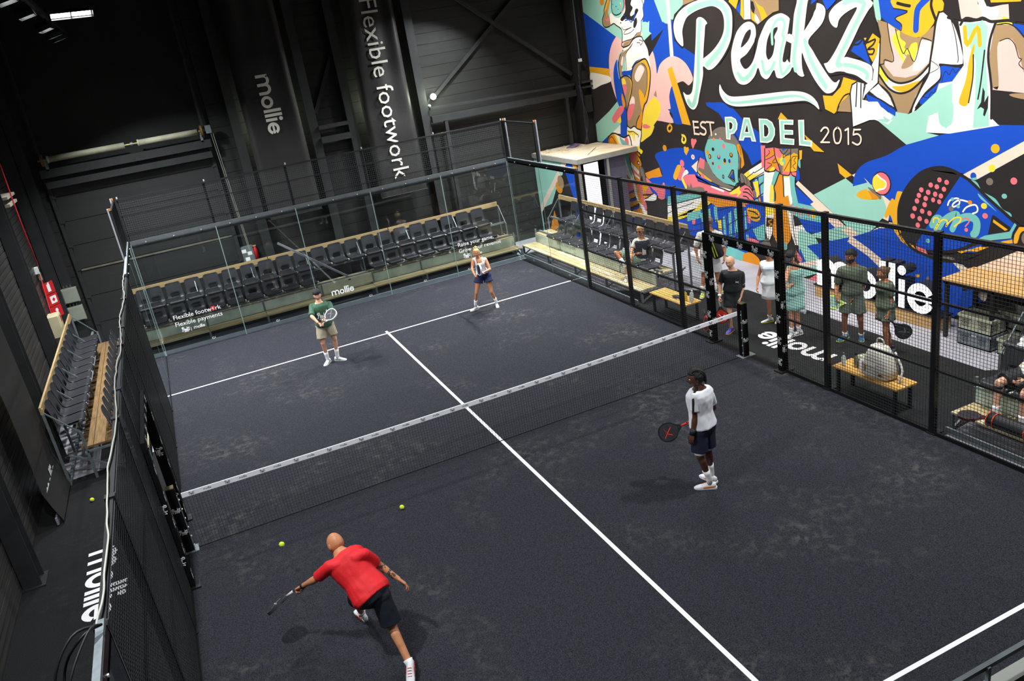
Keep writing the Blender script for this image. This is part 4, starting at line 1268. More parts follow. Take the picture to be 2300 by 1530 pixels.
for i in range(20):
    x = -4.96+P49*i
    if -.85 < x < .72: continue
    seat((0, 10, 0), 0, x + (.04 if x > 0 else 0), .65, .745, 'black bucket seat, %s from left in bottom row of far stand' % WORD[k], 'seats of the far stand'); k += 1
# right stand: x runs towards the camera
rs = stand('spectator_stand', 'right stand between far glass corner and the mural', (5.05, 0, 0), -math.pi/2, -10.5, -4.0)
for i in range(12):
    seat((5.05, 0, 0), -math.pi/2, -4.02-P49*i+.02, 1.10, 1.03, 'black bucket seat, %s from near end in top row of right stand' % WORD[i], 'seats of the right stand')
for i in range(11):
    seat((5.05, 0, 0), -math.pi/2, -4.47-P49*i, .65, .65, 'black bucket seat, %s from near end in bottom row of right stand' % WORD[i], 'seats of the right stand')
# left stand
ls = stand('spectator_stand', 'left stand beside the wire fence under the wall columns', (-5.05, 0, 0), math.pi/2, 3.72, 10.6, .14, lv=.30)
for i in range(12):
    seat((-5.05, 0, 0), math.pi/2, 3.98+P49*i, 1.24, 1.10, 'black bucket seat, %s from near end in top row of left stand' % WORD[i], 'seats of the left stand')
for i in range(12):
    seat((-5.05, 0, 0), math.pi/2, 4.02+P49*i, .44, .72, 'black bucket seat, %s from near end in bottom row of left stand' % WORD[i], 'seats of the left stand')
# near right stand, cut by the frame
ns = stand('spectator_stand', 'near right stand at frame edge with resting spectator', (5.05, 0, 0), -math.pi/2, 4.1, 8.6)
for i in range(5):
    seat((5.05, 0, 0), -math.pi/2, 4.45+P49*i, .60, .70, 'black bucket seat, %s from far end in bottom row of near right stand' % WORD[i], 'seats of the near right stand')
    seat((5.05, 0, 0), -math.pi/2, 4.40+P49*i, 1.10, 1.12, 'black bucket seat, %s from far end in top row of near right stand' % WORD[i], 'seats of the near right stand')

# ------------------------------------------------------------------ shutter door and its roller in the far wall
d1 = MB(); DY = BY-.06
m_door = M('door_panel_black', (44, 46, 45), .45, 0, .1, 1.5, .2, 50, .4, stretch=(.3, 1, 16))
door = struct('door_1', MB().box((-4.5, DY+.03, 2.4), (4.0, .02, 4.8)), m_door)
zz = [0, .16, .78, 1.52, 2.27, 2.89, 3.52, 4.16, 4.8]
for a, c in zip(zz, zz[1:]): MB().box((-4.5, DY, (a+c)/2), (3.96, .04, c-a-.014)).build('door_panel', m_door, door)
MB().box((-4.5, DY-.03, 2.24), (3.96, .03, .04)).build('seal_strip', M('worn_seal', (108, 106, 92), .6, .2, .2, 6), door)
for x in (-6.5, -2.5): MB().box((x, DY-.04, 2.6), (.09, .1, 5.2)).build('guide_rail', m_steel, door)
for x in (-6.46, -2.54):
    for z_ in zz[1:-1]: MB().box((x, DY-.09, z_), (.1, .04, .04)).build('hinge', m_steel, door)
t = thing('shutter_roller', 'spring shaft with two white barrels above the shutter door', 'roller', (-4.5, BY-.38, 5.1))
m_barrel = M('dusty_barrel', (176, 176, 150), .65, .1, .16, 5)
for x0, x1 in ((-1.78, .0), (.32, 1.78)):
    b = MB().tube([(x0, 0, 0), (x1, 0, 0)], .075, 16).build('barrel', m_barrel, t, smooth=True)
    MB().tube([(x0-.01, 0, 0), (x0+.03, 0, 0)], .088, 14).build('end_ring', m_barrel, b)
MB().tube([(-2.0, 0, 0), (2.0, 0, 0)], .022, 10).build('shaft', M('brass_shaft', (150, 138, 84), .4, .5, .1), t)
for x in (-1.93, 1.86):
    MB().tube([(x, 0, 0), (x+.05, 0, 0)], .15, 18).build('cable_drum', M('rusty_drum', (120, 84, 48), .6, .3, .2, 9), t)
MB().tube([(.14, 0, 0), (.2, 0, 0)], .05, 10).build('coupling', m_galv, t)
MB().box((2.06, -.02, .02), (.14, .14, .2)).build('motor', m_galv, t)
for x in (-1.85, 1.85): MB().box((x, .1, -.12), (.06, .2, .3)).build('bearing_plate', m_galv, t)
MB().box((0, .06, -.33), (4.1, .12, .2)).build('lintel', m_steel, t); MB().box((0, .1, -.62), (4.0, .1, .16)).build('lintel', m_steel, t)
for k in (0, 1): MB().tube([(2.1+.05*k, -.06, -.1), (2.24+.03*k, -.1, -3.3)], .008, 5).build('pull_chain', M('chain', (170, 172, 160), .4, .5, .1), t)
for k, x in enumerate((-6.45, -2.55)): MB().bar((x, BY-.22, 5.2), (x+.02, BY-.22, 8.6), .07, .06).build('door_track', m_steel, None, ('left', 'right')[k]+' vertical door track rising above the shutter roller', 'track')
# ------------------------------------------------------------------ hanging banners
m_banner = M('black_banner_cloth', (42, 41, 40), .5, 0, .1, 2, .25, 18, .4)
def banner(label, x0, x1, z0, z1, y, waves, tex):
    r = thing('hanging_banner', label, 'banner', ((x0+x1)/2, y, z0)); w_ = x1-x0; b = MB(); nx, nz = 26, 40; g = []
    rr = random.Random(int(x0*10))
    for j in range(nz+1):
        row = []
        for i in range(nx+1):
            u = i/nx; vv = j/nz
            off = .10*max(0, (abs(u-.5)-.40)/.10)**2 + waves*(math.sin(u*9+vv*3)*.02*vv + math.sin(vv*34+u*2)*.006*(1-vv) + math.sin(u*16-vv*6)*.015*vv*vv)
            row.append((-w_/2+w_*u, off, (z1-z0)*vv))
        g.append(row)
    k = b._a([p for row in g for p in row])
    for j in range(nz):
        for i in range(nx): b.face((k+j*(nx+1)+i, k+j*(nx+1)+i+1, k+(j+1)*(nx+1)+i+1, k+(j+1)*(nx+1)+i))
    c = b.build('cloth', m_banner, r, smooth=True)
    b = MB()
    for polys, ox, oz, sc in tex: put2d(b, polys, (ox-(x0+x1)/2, -.055, oz-z0), (0, 0, -1), (1, 0, 0), sc)
    b.build('lettering', M('banner_print', (232, 230, 214), .6, 0, .02), c)
    MB().tube([(-w_/2, 0, z1-z0), (w_/2, 0, z1-z0)], .02, 8).build('pole', m_fence, r)
    MB().tube([(-w_/2, 0, 0), (w_/2, 0, 0)], .012, 8).build('pole', m_fence, r)
q, wdt = mollie(.25)
banner('left black hanging banner with white wordmark', -1.5, -.06, 2.5, 8.6, BY-.62, 1, [(q, -.98, 6.22, 1.52/wdt)])
q2, w2 = text2d('Flexible footwork')
banner('right black hanging banner with white slogan running downwards', 1.66, 3.06, 2.4, 8.6, BY-.62, 2.2, [(q2, 2.14, 7.72, 4.86/w2)])
# banner on the left wall
r = thing('hanging_banner', 'black banner with wordmark hung down the left wall to the floor', 'banner', (-6.98, 3.1, .02)); b = MB()
g = []
for j in range(31):
    vv = j/30; g.append([(.02*math.sin(vv*9)+(.16*max(0, .06-vv)/.06 if True else 0), -.85+1.75*i/12, .03+vv*8.3) for i in range(13)])
k = b._a([p for row in g for p in row])
for j in range(30):
    for i in range(12): b.face((k+j*13+i, k+j*13+i+1, k+(j+1)*13+i+1, k+(j+1)*13+i))
c = b.build('cloth', m_banner, r, smooth=True)
b = MB(); put2d(b, q, (.035, -.62, .28), (0, 1, 0), (0, 0, 1), 1.15/wdt); b.build('lettering', m_white, c); b = MB(); put2d(b, text2d('o')[0], (.045, -.5, 3.6), (0, 1, 0), (0, 0, 1), 1.1); b.build('lettering', m_white, c)
MB().box((.07, -.78, .06), (.03, .2, .12)).build('turned_hem', M('pale_hem', (150, 146, 160), .6, 0, .1), c)
r = thing('white_cabinet', 'low white cabinet behind end of the right stand', 'cabinet', (7.4, 4.35, 0)); mwc = M('white_laminate', (232, 234, 238), .5, 0, .04)
MB().box((0, 0, .3), (.4, .9, .58)).build('carcass', mwc, r); MB().box((-.205, .225, .3), (.012, .43, .54)).build('door', mwc, r); MB().box((-.205, -.225, .3), (.012, .43, .54)).build('door', mwc, r)
r = thing('white_board', 'white board standing on floor behind woman in aqua dress', 'board', (7.2, .97, 0)); MB().box((0, 0, .32), (.03, .26, .64)).build('panel', mwc, r); MB().box((.02, 0, .02), (.12, .2, .03)).build('foot', m_galv, r)
# ------------------------------------------------------------------ boxes, signs and hoses in the far left corner
m_box = M('pale_grey_box', (146, 152, 138), .5, 0, .06, 6)
for z_, t in ((1.72, 'upper pale grey switch box in far left corner'), (1.23, 'lower pale grey switch box in far left corner')):
    r = thing('switch_box', t, 'box', (-6.83, BY-.36, z_))
    MB().box((0, 0, 0), (.36, .12, .38), 0).build('case', m_box, r); MB().box((0, -.07, 0), (.32, .02, .34), 0, None).build('lid', m_box, r)
    for k in range(3): MB().tube([(-.1+.08*k, 0, .19), (-.09+.08*k, -.02, .27)], .01, 6).build('cable_gland', m_galv, r)
r = thing('fire_sign', 'red fire safety sign with three white pictograms on left wall', 'sign', (LX+.17, 10.8, 1.92), -.6)
m_red = M('sign_red', (196, 34, 36), .5, 0, .03)
for k in range(3):
    p = MB().box((0, 0, .3-.3*k), (.012, .36, .28)).build('sign_panel', m_red, r)
    b = MB()
    if k == 0: b.box((.009, .0, .3), (.004, .1, .18)); b.box((.009, .02, .41), (.004, .05, .04))
    elif k == 1: b.box((.009, .02, 0), (.004, .2, .18)); b.box((.0125, .02, 0), (.004, .07, .07), 1, Matrix.Rotation(.78, 3, 'X'))
    else: b.sphere((.01, .0, -.27), (.003, .05, .05), 10, 6); b.box((.009, .0, -.34), (.004, .05, .1))
    b.build('pictogram', [m_white, m_red], p)
r = thing('hose_cabinet', 'cream fire hose cabinet behind the left stand', 'cabinet', (LX+.2, 9.75, 1.52))
mc = M('cream_cabinet', (196, 188, 150), .5, 0, .06)
MB().box((0, 0, 0), (.24, .5, .5)).build('case', mc, r); MB().box((.125, 0, 0), (.012, .46, .46)).build('door', mc, r); MB().box((.135, .1, .12), (.01, .09, .14)).build('sticker', m_red, r)
b = MB().tube(smooth_pts([(LX+.34, 9.35, 6.4), (LX+.34, 9.34, 5.29), (LX+.34, 9.24, 4.08), (LX+.3, 9.6, 3.15), (LX+.16, 10.6, 2.8)], False, 6), .014, 6)
b.build('red_cable', M('red_cable', (205, 30, 38), .5, 0, 0), None, 'bright red cable hanging diagonally down the left wall', 'cable', smooth=True)
b = MB().tube(smooth_pts([(LX+.1, 10.75, 2.6), (LX+.12, 10.5, 2.3), (LX+.12, 10.3, 2.0), (LX+.16, 9.95, 1.78)], False, 6), .01, 6)
b.build('red_cable', M('red_cable'), None, 'thin slack red wire above the cream hose cabinet', 'cable', smooth=True)
r = thing('camera_box', 'small white alarm unit where the red cable ends', 'alarm', (LX+.06, 10.75, 2.7)); MB().box((0, 0, 0), (.1, .12, .16)).build('case', m_white, r); MB().box((.03, .02, -.16), (.06, .07, .18)).build('hanging_tag', M('greenish_tag', (150, 170, 140)), r)
for k, z_ in enumerate((4.62, 4.46)): MB().box((LX+.17, 9.4, z_), (.3, 1.1, .06)).build('wall_shelf', M('shelf_edge', (172, 166, 148), .6, 0, .1), None, ('upper', 'lower')[k]+' pale bracket shelf high on left wall by red cable', 'shelf')
# fire extinguisher, cleaner canister behind the far stand
r = thing('fire_extinguisher', 'small red fire extinguisher behind top row of far stand', 'extinguisher', (-2.07, BY-.085, 1.4))
MB().tube([(0, 0, 0), (0, 0, .3), (0, 0, .36), (0, 0, .4)], [.06, .06, .045, .02], 14).build('cylinder', m_red, r, smooth=True); MB().box((-.02, 0, .43), (.12, .03, .04)).build('valve', M('tan_label', (190, 150, 90)), r)
r = thing('notice_panel', 'grey control panel with white notices by the shutter door', 'panel', (-2.3, BY-.075, 1.56))
MB().box((0, 0, 0), (.34, .1, .62)).build('case', m_galv, r)
for k, (x, z_, c) in enumerate(((-.08, .18, 0), (.06, .1, 0), (-.03, -.05, 0), (-.05, -.22, 1), (.1, -.2, 0))):
    MB().box((x, -.053, z_), (.12, .006, .1)).build('notice', m_white if not c else M('blue_notice', (40, 80, 180)), r)
# ------------------------------------------------------------------ booth in the far right corner
r = thing('corner_booth', 'open booth with dusty flat roof in far right corner', 'booth', (7.75, 10.6, 0))
m_bw = M('booth_grey', (150, 150, 142), .6, 0, .08)
m_dust = M('dusty_board', (196, 178, 152), .9, 0, .22, 2.2, .4, 20)
rf = MB().box((.0, -.31, 2.6), (1.94, 2.28, .1)).build('roof', m_dust, r); MB().box((-.19, 1.17, 2.6), (1.56, .64, .1)).build('roof_back', m_dust, rf)
for p, c in (((-.98, .05, 2.57), (.03, 2.99, .13)), ((.0, -1.44, 2.57), (1.98, .03, .13))): MB().box(p, c).build('roof_trim', m_bw, rf)
rr = random.Random(5)
b = MB()
for k in range(50):
    b.box((rr.uniform(-.8, .5), rr.uniform(.3, 1.4), 2.655), (rr.uniform(.02, .09), rr.uniform(.02, .06), rr.uniform(.01, .05)), 0, Matrix.Rotation(rr.random()*3, 3, 'Z'))
b.build('rubble', m_dust, rf, kind='stuff')
MB().bar((-.45, -1.1, 2.67), (.35, -.15, 2.67), .03, .02).build('loose_stick', M('pale_stick', (214, 200, 172), .8), rf)
b = MB()
for k in range(4): b.tube(smooth_pts([(.1+.16*math.cos(a*.7+k)+.05*k, .9+.16*math.sin(a*.7+k), 2.66+.015*k) for a in range(10)], False, 3), .009, 5)
b.build('cable_coil', M('purple_cable', (104, 82, 128), .5, 0, .05), rf, smooth=True)
MB().box((.0, -1.40, 1.26), (.06, .05, 2.52)).build('door_jamb', m_bw, r)
MB().box((-.93, -1.40, 1.26), (.08, .06, 2.52)).build('door_jamb', m_bw, r)
MB().box((-.55, -1.395, 1.26), (.46, .02, 2.4)).build('lit_door', M('lit_doorway', (250, 250, 255), .6, 0, 0, emit=1.1), r)
MB().box((.35, -1.2, 1.26), (.7, .02, 2.4)).build('grey_wall', M('grey_violet_panel', (96, 96, 112), .6, 0, .08), r)
sp = MB().box((-.955, .05, 1.26), (.03, 2.9, 2.5)).build('painted_side', M('mural_N'), r)
b = MB(); X_ = -.972
def sidepoly(pts, m): b.poly([(X_-.0004*len(b.f), p[0], p[1]) for p in pts], m)
mm = [M('mural_'+k) for k in 'NBCKOTA']
sidepoly([(-1.38, 0.02), (1.4, .02), (1.4, .9), (.6, 1.15), (-.1, 1.95), (-.5, 2.5), (-1.38, 2.5)], 3)
sidepoly([(1.45, 1.0), (1.45, .75), (-.75, 2.5), (-.45, 2.5)], 2)
sidepoly([(-.75, 2.5), (-1.25, 2.5), (-1.3, .02), (-.7, .02), (-1.0, 1.3), (-.6, 2.2)], 1)
sidepoly(ell(-.05, 1.72, .22, .18), 4); sidepoly(ell(-.2, 1.9, .2, .2), 5); sidepoly(ell(-.3, 2.2, .12, .1), 0)
sidepoly([(-1.1, 2.5), (-1.35, 2.5), (-1.35, 1.9), (-1.2, 2.0)], 4)
sidepoly([(.5, .95), (1.0, .2), (.2, .3)], 4)
b.build('side_paint', mm, sp)
# cables and white junction box by the corner column
r = MB().box((8.42, 11.35, 5.15), (.09, .08, .09)).build('junction_box', m_white, None, 'small white junction box high on the black corner column', 'box')
b = MB().tube(smooth_pts([(8.44, 11.36, 8.6), (8.42, 11.36, 6.5), (8.42, 11.36, 5.2)], False, 4), .012, 5).build('conduit', m_galv, None, 'grey conduit running up the corner column beside the mural', 'conduit', smooth=True)
b = MB()
for k in range(3): b.tube(smooth_pts([(8.38-.05*k, 11.4, 5.05-.3*k), (8.3+.03*k, 11.35, 4.2), (8.42-.06*k, 11.3, 3.4), (8.2+.06*k, 11.25, 2.7)], False, 5), .009, 5)
b.build('hanging_wires', M('dark_violet_wire', (66, 58, 78), .5), None, 'bundle of slack wires hanging down onto the booth roof', 'wire', smooth=True)
# ------------------------------------------------------------------ illuminated letter sign
r = thing('letter_sign', 'large white glowing wordmark letters on wooden plinth before the mural', 'sign', (8.2, 0, 0))
m_ply = M('plywood', (196, 158, 104), .7, 0, .12, 2, .1, 20, .2, stretch=(8, 1, 8))
for k in range(3): MB().box((.05, 1.0-1.02*k, .12), (.34, 1.0, .24)).build('plinth_block', m_ply, r)
MB().box((.05, -.02, .255), (.36, 3.1, .03)).build('plinth_top', m_fence, r)
m_lit = M('letter_face_glow', (255, 255, 255), .4, 0, 0, emit=1.6)
lets = {'m': None}
q, wdt = mollie(.27); s_ = 2.86/wdt
cuts = [('m', 0, 1.76), ('o', 1.76, 2.93), ('l', 2.93, 3.27), ('l', 3.27, 3.63), ('i', 3.63, 3.99), ('e', 3.99, 5.2)]
for nm, a, c in cuts:
    ps = [p for p in q if a-.02 <= sum(t[0] for t in p)/len(p) < c]
    side = MB(); face = MB()
    for i, p in enumerate(ps):
        pts = [(-.13-.0001*(i % 5), 1.42-t[0]*s_, .28+t[1]*s_) for t in p]
        side.prism([(x+.006, y, z) for x, y, z in pts], (.26, 0, 0)); face.poly(list(reversed(pts)))
    o = side.build('letter_body', M('letter_black', (30, 32, 40), .5, 0, .05), r)
    face.build('letter_face', m_lit, o)
    lo_ = bpy.data.lights.new('letter_glow', 'AREA'); lo_.shape = 'RECTANGLE'; lo_.size = .4; lo_.size_y = .6; lo_.energy = 1.4; lb = bpy.data.objects.new('letter_glow', lo_); COL.objects.link(lb)
    lb.location = (8.04, 1.42-(a+c)/2*s_, .75); lb.rotation_euler = (0, -math.pi/2, 0); lb.rotation_euler = Vector((-1, 0, 0)).to_track_quat('-Z', 'Y').to_euler()
# ------------------------------------------------------------------ bar table and crates
r = thing('bar_table', 'high wooden table with black frame against the mural', 'table', (8.35, -3.1, 0))
for k in range(5): MB().box((-.33+.16*k, 0, 1.08), (.155, 2.8, .04)).build('table_board', m_ply, r)
MB().box((0, 0, 1.03), (.78, 2.76, .05)).build('frame', m_fence, r)
for sx in (-.36, .36):
    for sy in (-1.32, -.45, .45, 1.32): MB().box((sx, sy, .52), (.06, .06, 1.02)).build('leg', m_fence, r)
MB().box((.0, 0, .12), (.05, 2.6, .04)).build('foot_bar', m_fence, r)
def crate(label, loc, rz, sx, sy, sz, m, base_m=None):
    r = thing('plastic_crate', label, 'crate', loc, rz, 'plastic crates under the bar table')
    b = MB().box((0, 0, .012), (sx, sy, .024)).build('bottom', m, r)
    def wall(c, d, axis):
        w_ = MB().box(c, d).build('side', m, r)
        hx = MB(); L_ = max(d[0], d[1]); n = 2
        sgn = -1 if (c[0] if axis == 0 else c[1]) < 0 else 1
        for g_ in (-.27, .27):
            for i in range(6):
                for j in range(5):
                    u = L_*g_+(i-2.5)*.024+(.012 if j % 2 else 0); zz_ = sz*.3+j*.026
                    p = (c[0]+sgn*.0062, u, zz_) if axis == 0 else (u, c[1]+sgn*.0062, zz_)
                    hx.box(p, (.004, .014, .014) if axis == 0 else (.014, .004, .014), 0, Matrix.Rotation(.78, 3, 'X' if axis == 0 else 'Y'))
        hx.build('side_holes', m_fence, w_, kind='stuff')
        p = (c[0]+sgn*.0075, 0, sz*.78) if axis == 0 else (0, c[1]+sgn*.0075, sz*.78)
        MB().box(p, (.004, .09, .03) if axis == 0 else (.09, .004, .03)).build('label_plate', m_white, w_)
    for s in (-1, 1):
        wall((s*(sx/2-.006), 0, sz/2), (.012, sy, sz), 0); wall((0, s*(sy/2-.006), sz/2), (sx, .012, sz), 1)
        MB().box((s*(sx/2), 0, sz-.02), (.03, sy+.03, .04)).build('rim', m, r); MB().box((0, s*(sy/2), sz-.02), (sx, .03, .04)).build('rim', m, r)
    return r
m_cr = M('pale_green_crate', (166, 168, 146), .5, 0, .06); m_cr2 = M('slate_crate', (112, 122, 128), .5, 0, .06)
crate('slate grey crate standing on the floor under the bar table', (8.06, -2.42, .003), .0, .36, .62, .28, m_cr2)
crate('pale green crate stacked on the slate grey crate', (8.06, -2.42, .285), .0, .36, .62, .28, m_cr)
crate('pale green crate on floor right of the stacked pair', (8.1, -3.14, .003), .0, .36, .62, .28, m_cr)
crate('rear pale green crate, bottom of its pair behind the stacked pair', (8.5, -2.85, .003), .0, .36, .62, .3, m_cr)
crate('rear pale green crate, top of its pair behind the stacked pair', (8.5, -2.85, .305), .0, .36, .62, .3, m_cr)
# ------------------------------------------------------------------ benches outside the right fence
m_slat = wood('bench_slat', (206, 160, 84), .14)
def bench(label, x, y0, y1):
    r = thing('slat_bench', label, 'bench', (x, (y0+y1)/2, 0)); L = abs(y1-y0)
    for k in range(4): MB().box((-.16+.107*k, 0, .43), (.1, L, .03)).build('slat', M('bench_slat2', (206, 160, 84), .6, 0, .14, 2.2, .2, 25, stretch=(14, 1.2, 14)), r)
    for sx in (-.15, .15):
        for sy in (-L/2+.08, L/2-.08): MB().box((sx, sy, .21), (.045, .045, .415)).build('leg', m_fence, r)
        MB().box((sx, 0, .40), (.04, L-.1, .03)).build('frame_bar', m_fence, r)
    for sy in (-L/2+.08, L/2-.08): MB().box((0, sy, .40), (.3, .04, .03)).build('frame_bar', m_fence, r)
bench('short slatted wooden bench outside the fence holding bottles', 5.36, 3.4, 2.08); bench('slatted wooden bench outside the near fence holding the pale backpack', 5.28, -2.08, -3.36)
# things on the benches
def bottle(label, loc, h, rad, body, cap, name='drink_bottle'):
    r = thing(name, label, 'bottle', loc)
    MB().tube([(0, 0, 0), (0, 0, h*.1), (0, 0, h*.66), (0, 0, h*.82), (0, 0, h*.86)], [rad*.96, rad, rad, rad*.45, rad*.42], 14).build('body', body, r, smooth=True)
    MB().tube([(0, 0, h*.86), (0, 0, h)], rad*.5, 12).build('cap', cap, r)
m_clear = M('clear_plastic', (196, 206, 204), .2, 0, .1); m_yel = M('yellow_drink', (214, 180, 40), .3, 0, .1); m_blue = M('blue_cap', (36, 76, 190), .4)
bottle('bottle of yellow drink with blue cap on far bench', (5.36, 2.32, .445), .25, .035, m_yel, m_blue)
bottle('clear water bottle beside the yellow drink on far bench', (5.47, 2.24, .445), .22, .034, m_clear, m_white)
bottle('second clear bottle at the bench end by yellow drink', (5.38, 2.16, .445), .2, .034, m_clear, m_white)
r = thing('sports_shoe', 'dark green and white shoe lying on the far bench', 'shoe', (5.33, 2.62, .446))
MB().loft([[(x, -.14+.28*t, z) for x, z in ((-.05*w_, 0), (.05*w_, 0), (.045*w_, h), (-.045*w_, h))] for t, w_, h in ((0, .6, .05), (.15, .9, .07), (.5, .95, .06), (.8, .9, .04), (1, .5, .025))]).build('upper', M('dark_green_shoe', (46, 56, 50)), r, smooth=True)
MB().box((0, 0, .008), (.09, .27, .016)).build('sole', m_white, r)
bottle('steel thermos bottle on near bench beside backpack', (5.28, -2.38, .445), .25, .036, M('steel_bottle', (150, 140, 128), .3, .7), m_fence)
bottle('white tall bottle on near bench next to backpack', (5.24, -2.53, .445), .26, .038, m_white, m_white)
bottle('clear bottle at far end of near bench', (5.2, -2.2, .445), .22, .034, m_clear, M('grey_cap', (90, 90, 90)))
b = MB(); rr = random.Random(8)
for k in range(4): b.sphere((.1*math.sin(k*2.1), .1*math.cos(k*1.7), .06+.02*k), (.11, .1, .055), 12, 7, 0, Matrix.Rotation(k*.8, 3, 'Z'))
b.build('crumpled_towel', M('olive_towel', (158, 164, 120), .9, 0, .2, 9, .5, 40), None, 'crumpled olive green towel behind bottles on near bench', 'towel', smooth=True, loc=(5.43, -2.42, .445))
# pale backpack
r = thing('backpack', 'large pale canvas backpack standing on near bench', 'backpack', (5.28, -2.86, .445)); m_cv = M('pale_canvas', (206, 202, 190), .85, 0, .1, 4, .3, 60)
rings = []
for z_, wx, wy, oy in ((0, .13, .2, 0), (.04, .17, .26, 0), (.18, .175, .265, 0), (.32, .16, .23, .0), (.42, .13, .18, .01), (.5, .10, .14, .01), (.535, .05, .08, .01)):
    rings.append([(wx*math.copysign(abs(math.cos(a))**.7, math.cos(a)), oy+wy*math.copysign(abs(math.sin(a))**.7, math.sin(a)), z_) for a in [2*math.pi*k/20 for k in range(20)]])
MB().loft(rings).build('bag_body', m_cv, r, smooth=True)
MB().box((-.172, .06, .15), (.03, .26, .2)).build('front_pocket', m_cv, r); MB().box((-.19, .12, .17), (.01, .035, .1)).build('leather_tag', M('tan_leather', (190, 130, 64)), r); MB().box((-.185, -.16, .12), (.01, .05, .04)).build('leather_patch', M('brown_leather', (120, 66, 48)), r)
MB().tube(smooth_pts([(0, .06, .52), (0, .06, .6), (0, .0, .63), (0, -.06, .6), (0, -.06, .52)], False, 4), .012, 6).build('grab_handle', m_cv, r, smooth=True)
MB().tube(smooth_pts([(.08, -.2, .44), (.05, -.36, .22), (.0, -.38, .1), (-.02, -.36, .02)], False, 5), .018, 6).build('shoulder_strap', m_cv, r, smooth=True)
# ------------------------------------------------------------------ balls
m_ball = M('tennis_yellow', (214, 236, 40), .8, 0, .1, 30, .4, 200, .2)
def ball(label, loc):
    r = thing('padel_ball', label, 'ball', loc); MB().sphere((0, 0, 0), .034, 20, 14).build('felt', m_ball, r, smooth=True)
    P = [(.0345*math.cos(t)*math.sqrt(max(0, 1-(.45*math.sin(2*t))**2)), .0345*math.sin(t)*math.sqrt(max(0, 1-(.45*math.sin(2*t))**2)), .0345*.45*math.sin(2*t)) for t in [2*math.pi*k/40 for k in range(41)]]
    MB().tube(P, .0016, 5).build('seam', M('seam_pale', (236, 240, 190)), r)
ball('yellow ball lying on floor outside the left fence', (-6.43, 2.75, .034)); ball('yellow ball lying on court near the net', (-2.03, -.96, .041))
# the struck ball in flight
ball('yellow ball in the air, left of the lunging player', (-3.78, -1.75, .6))

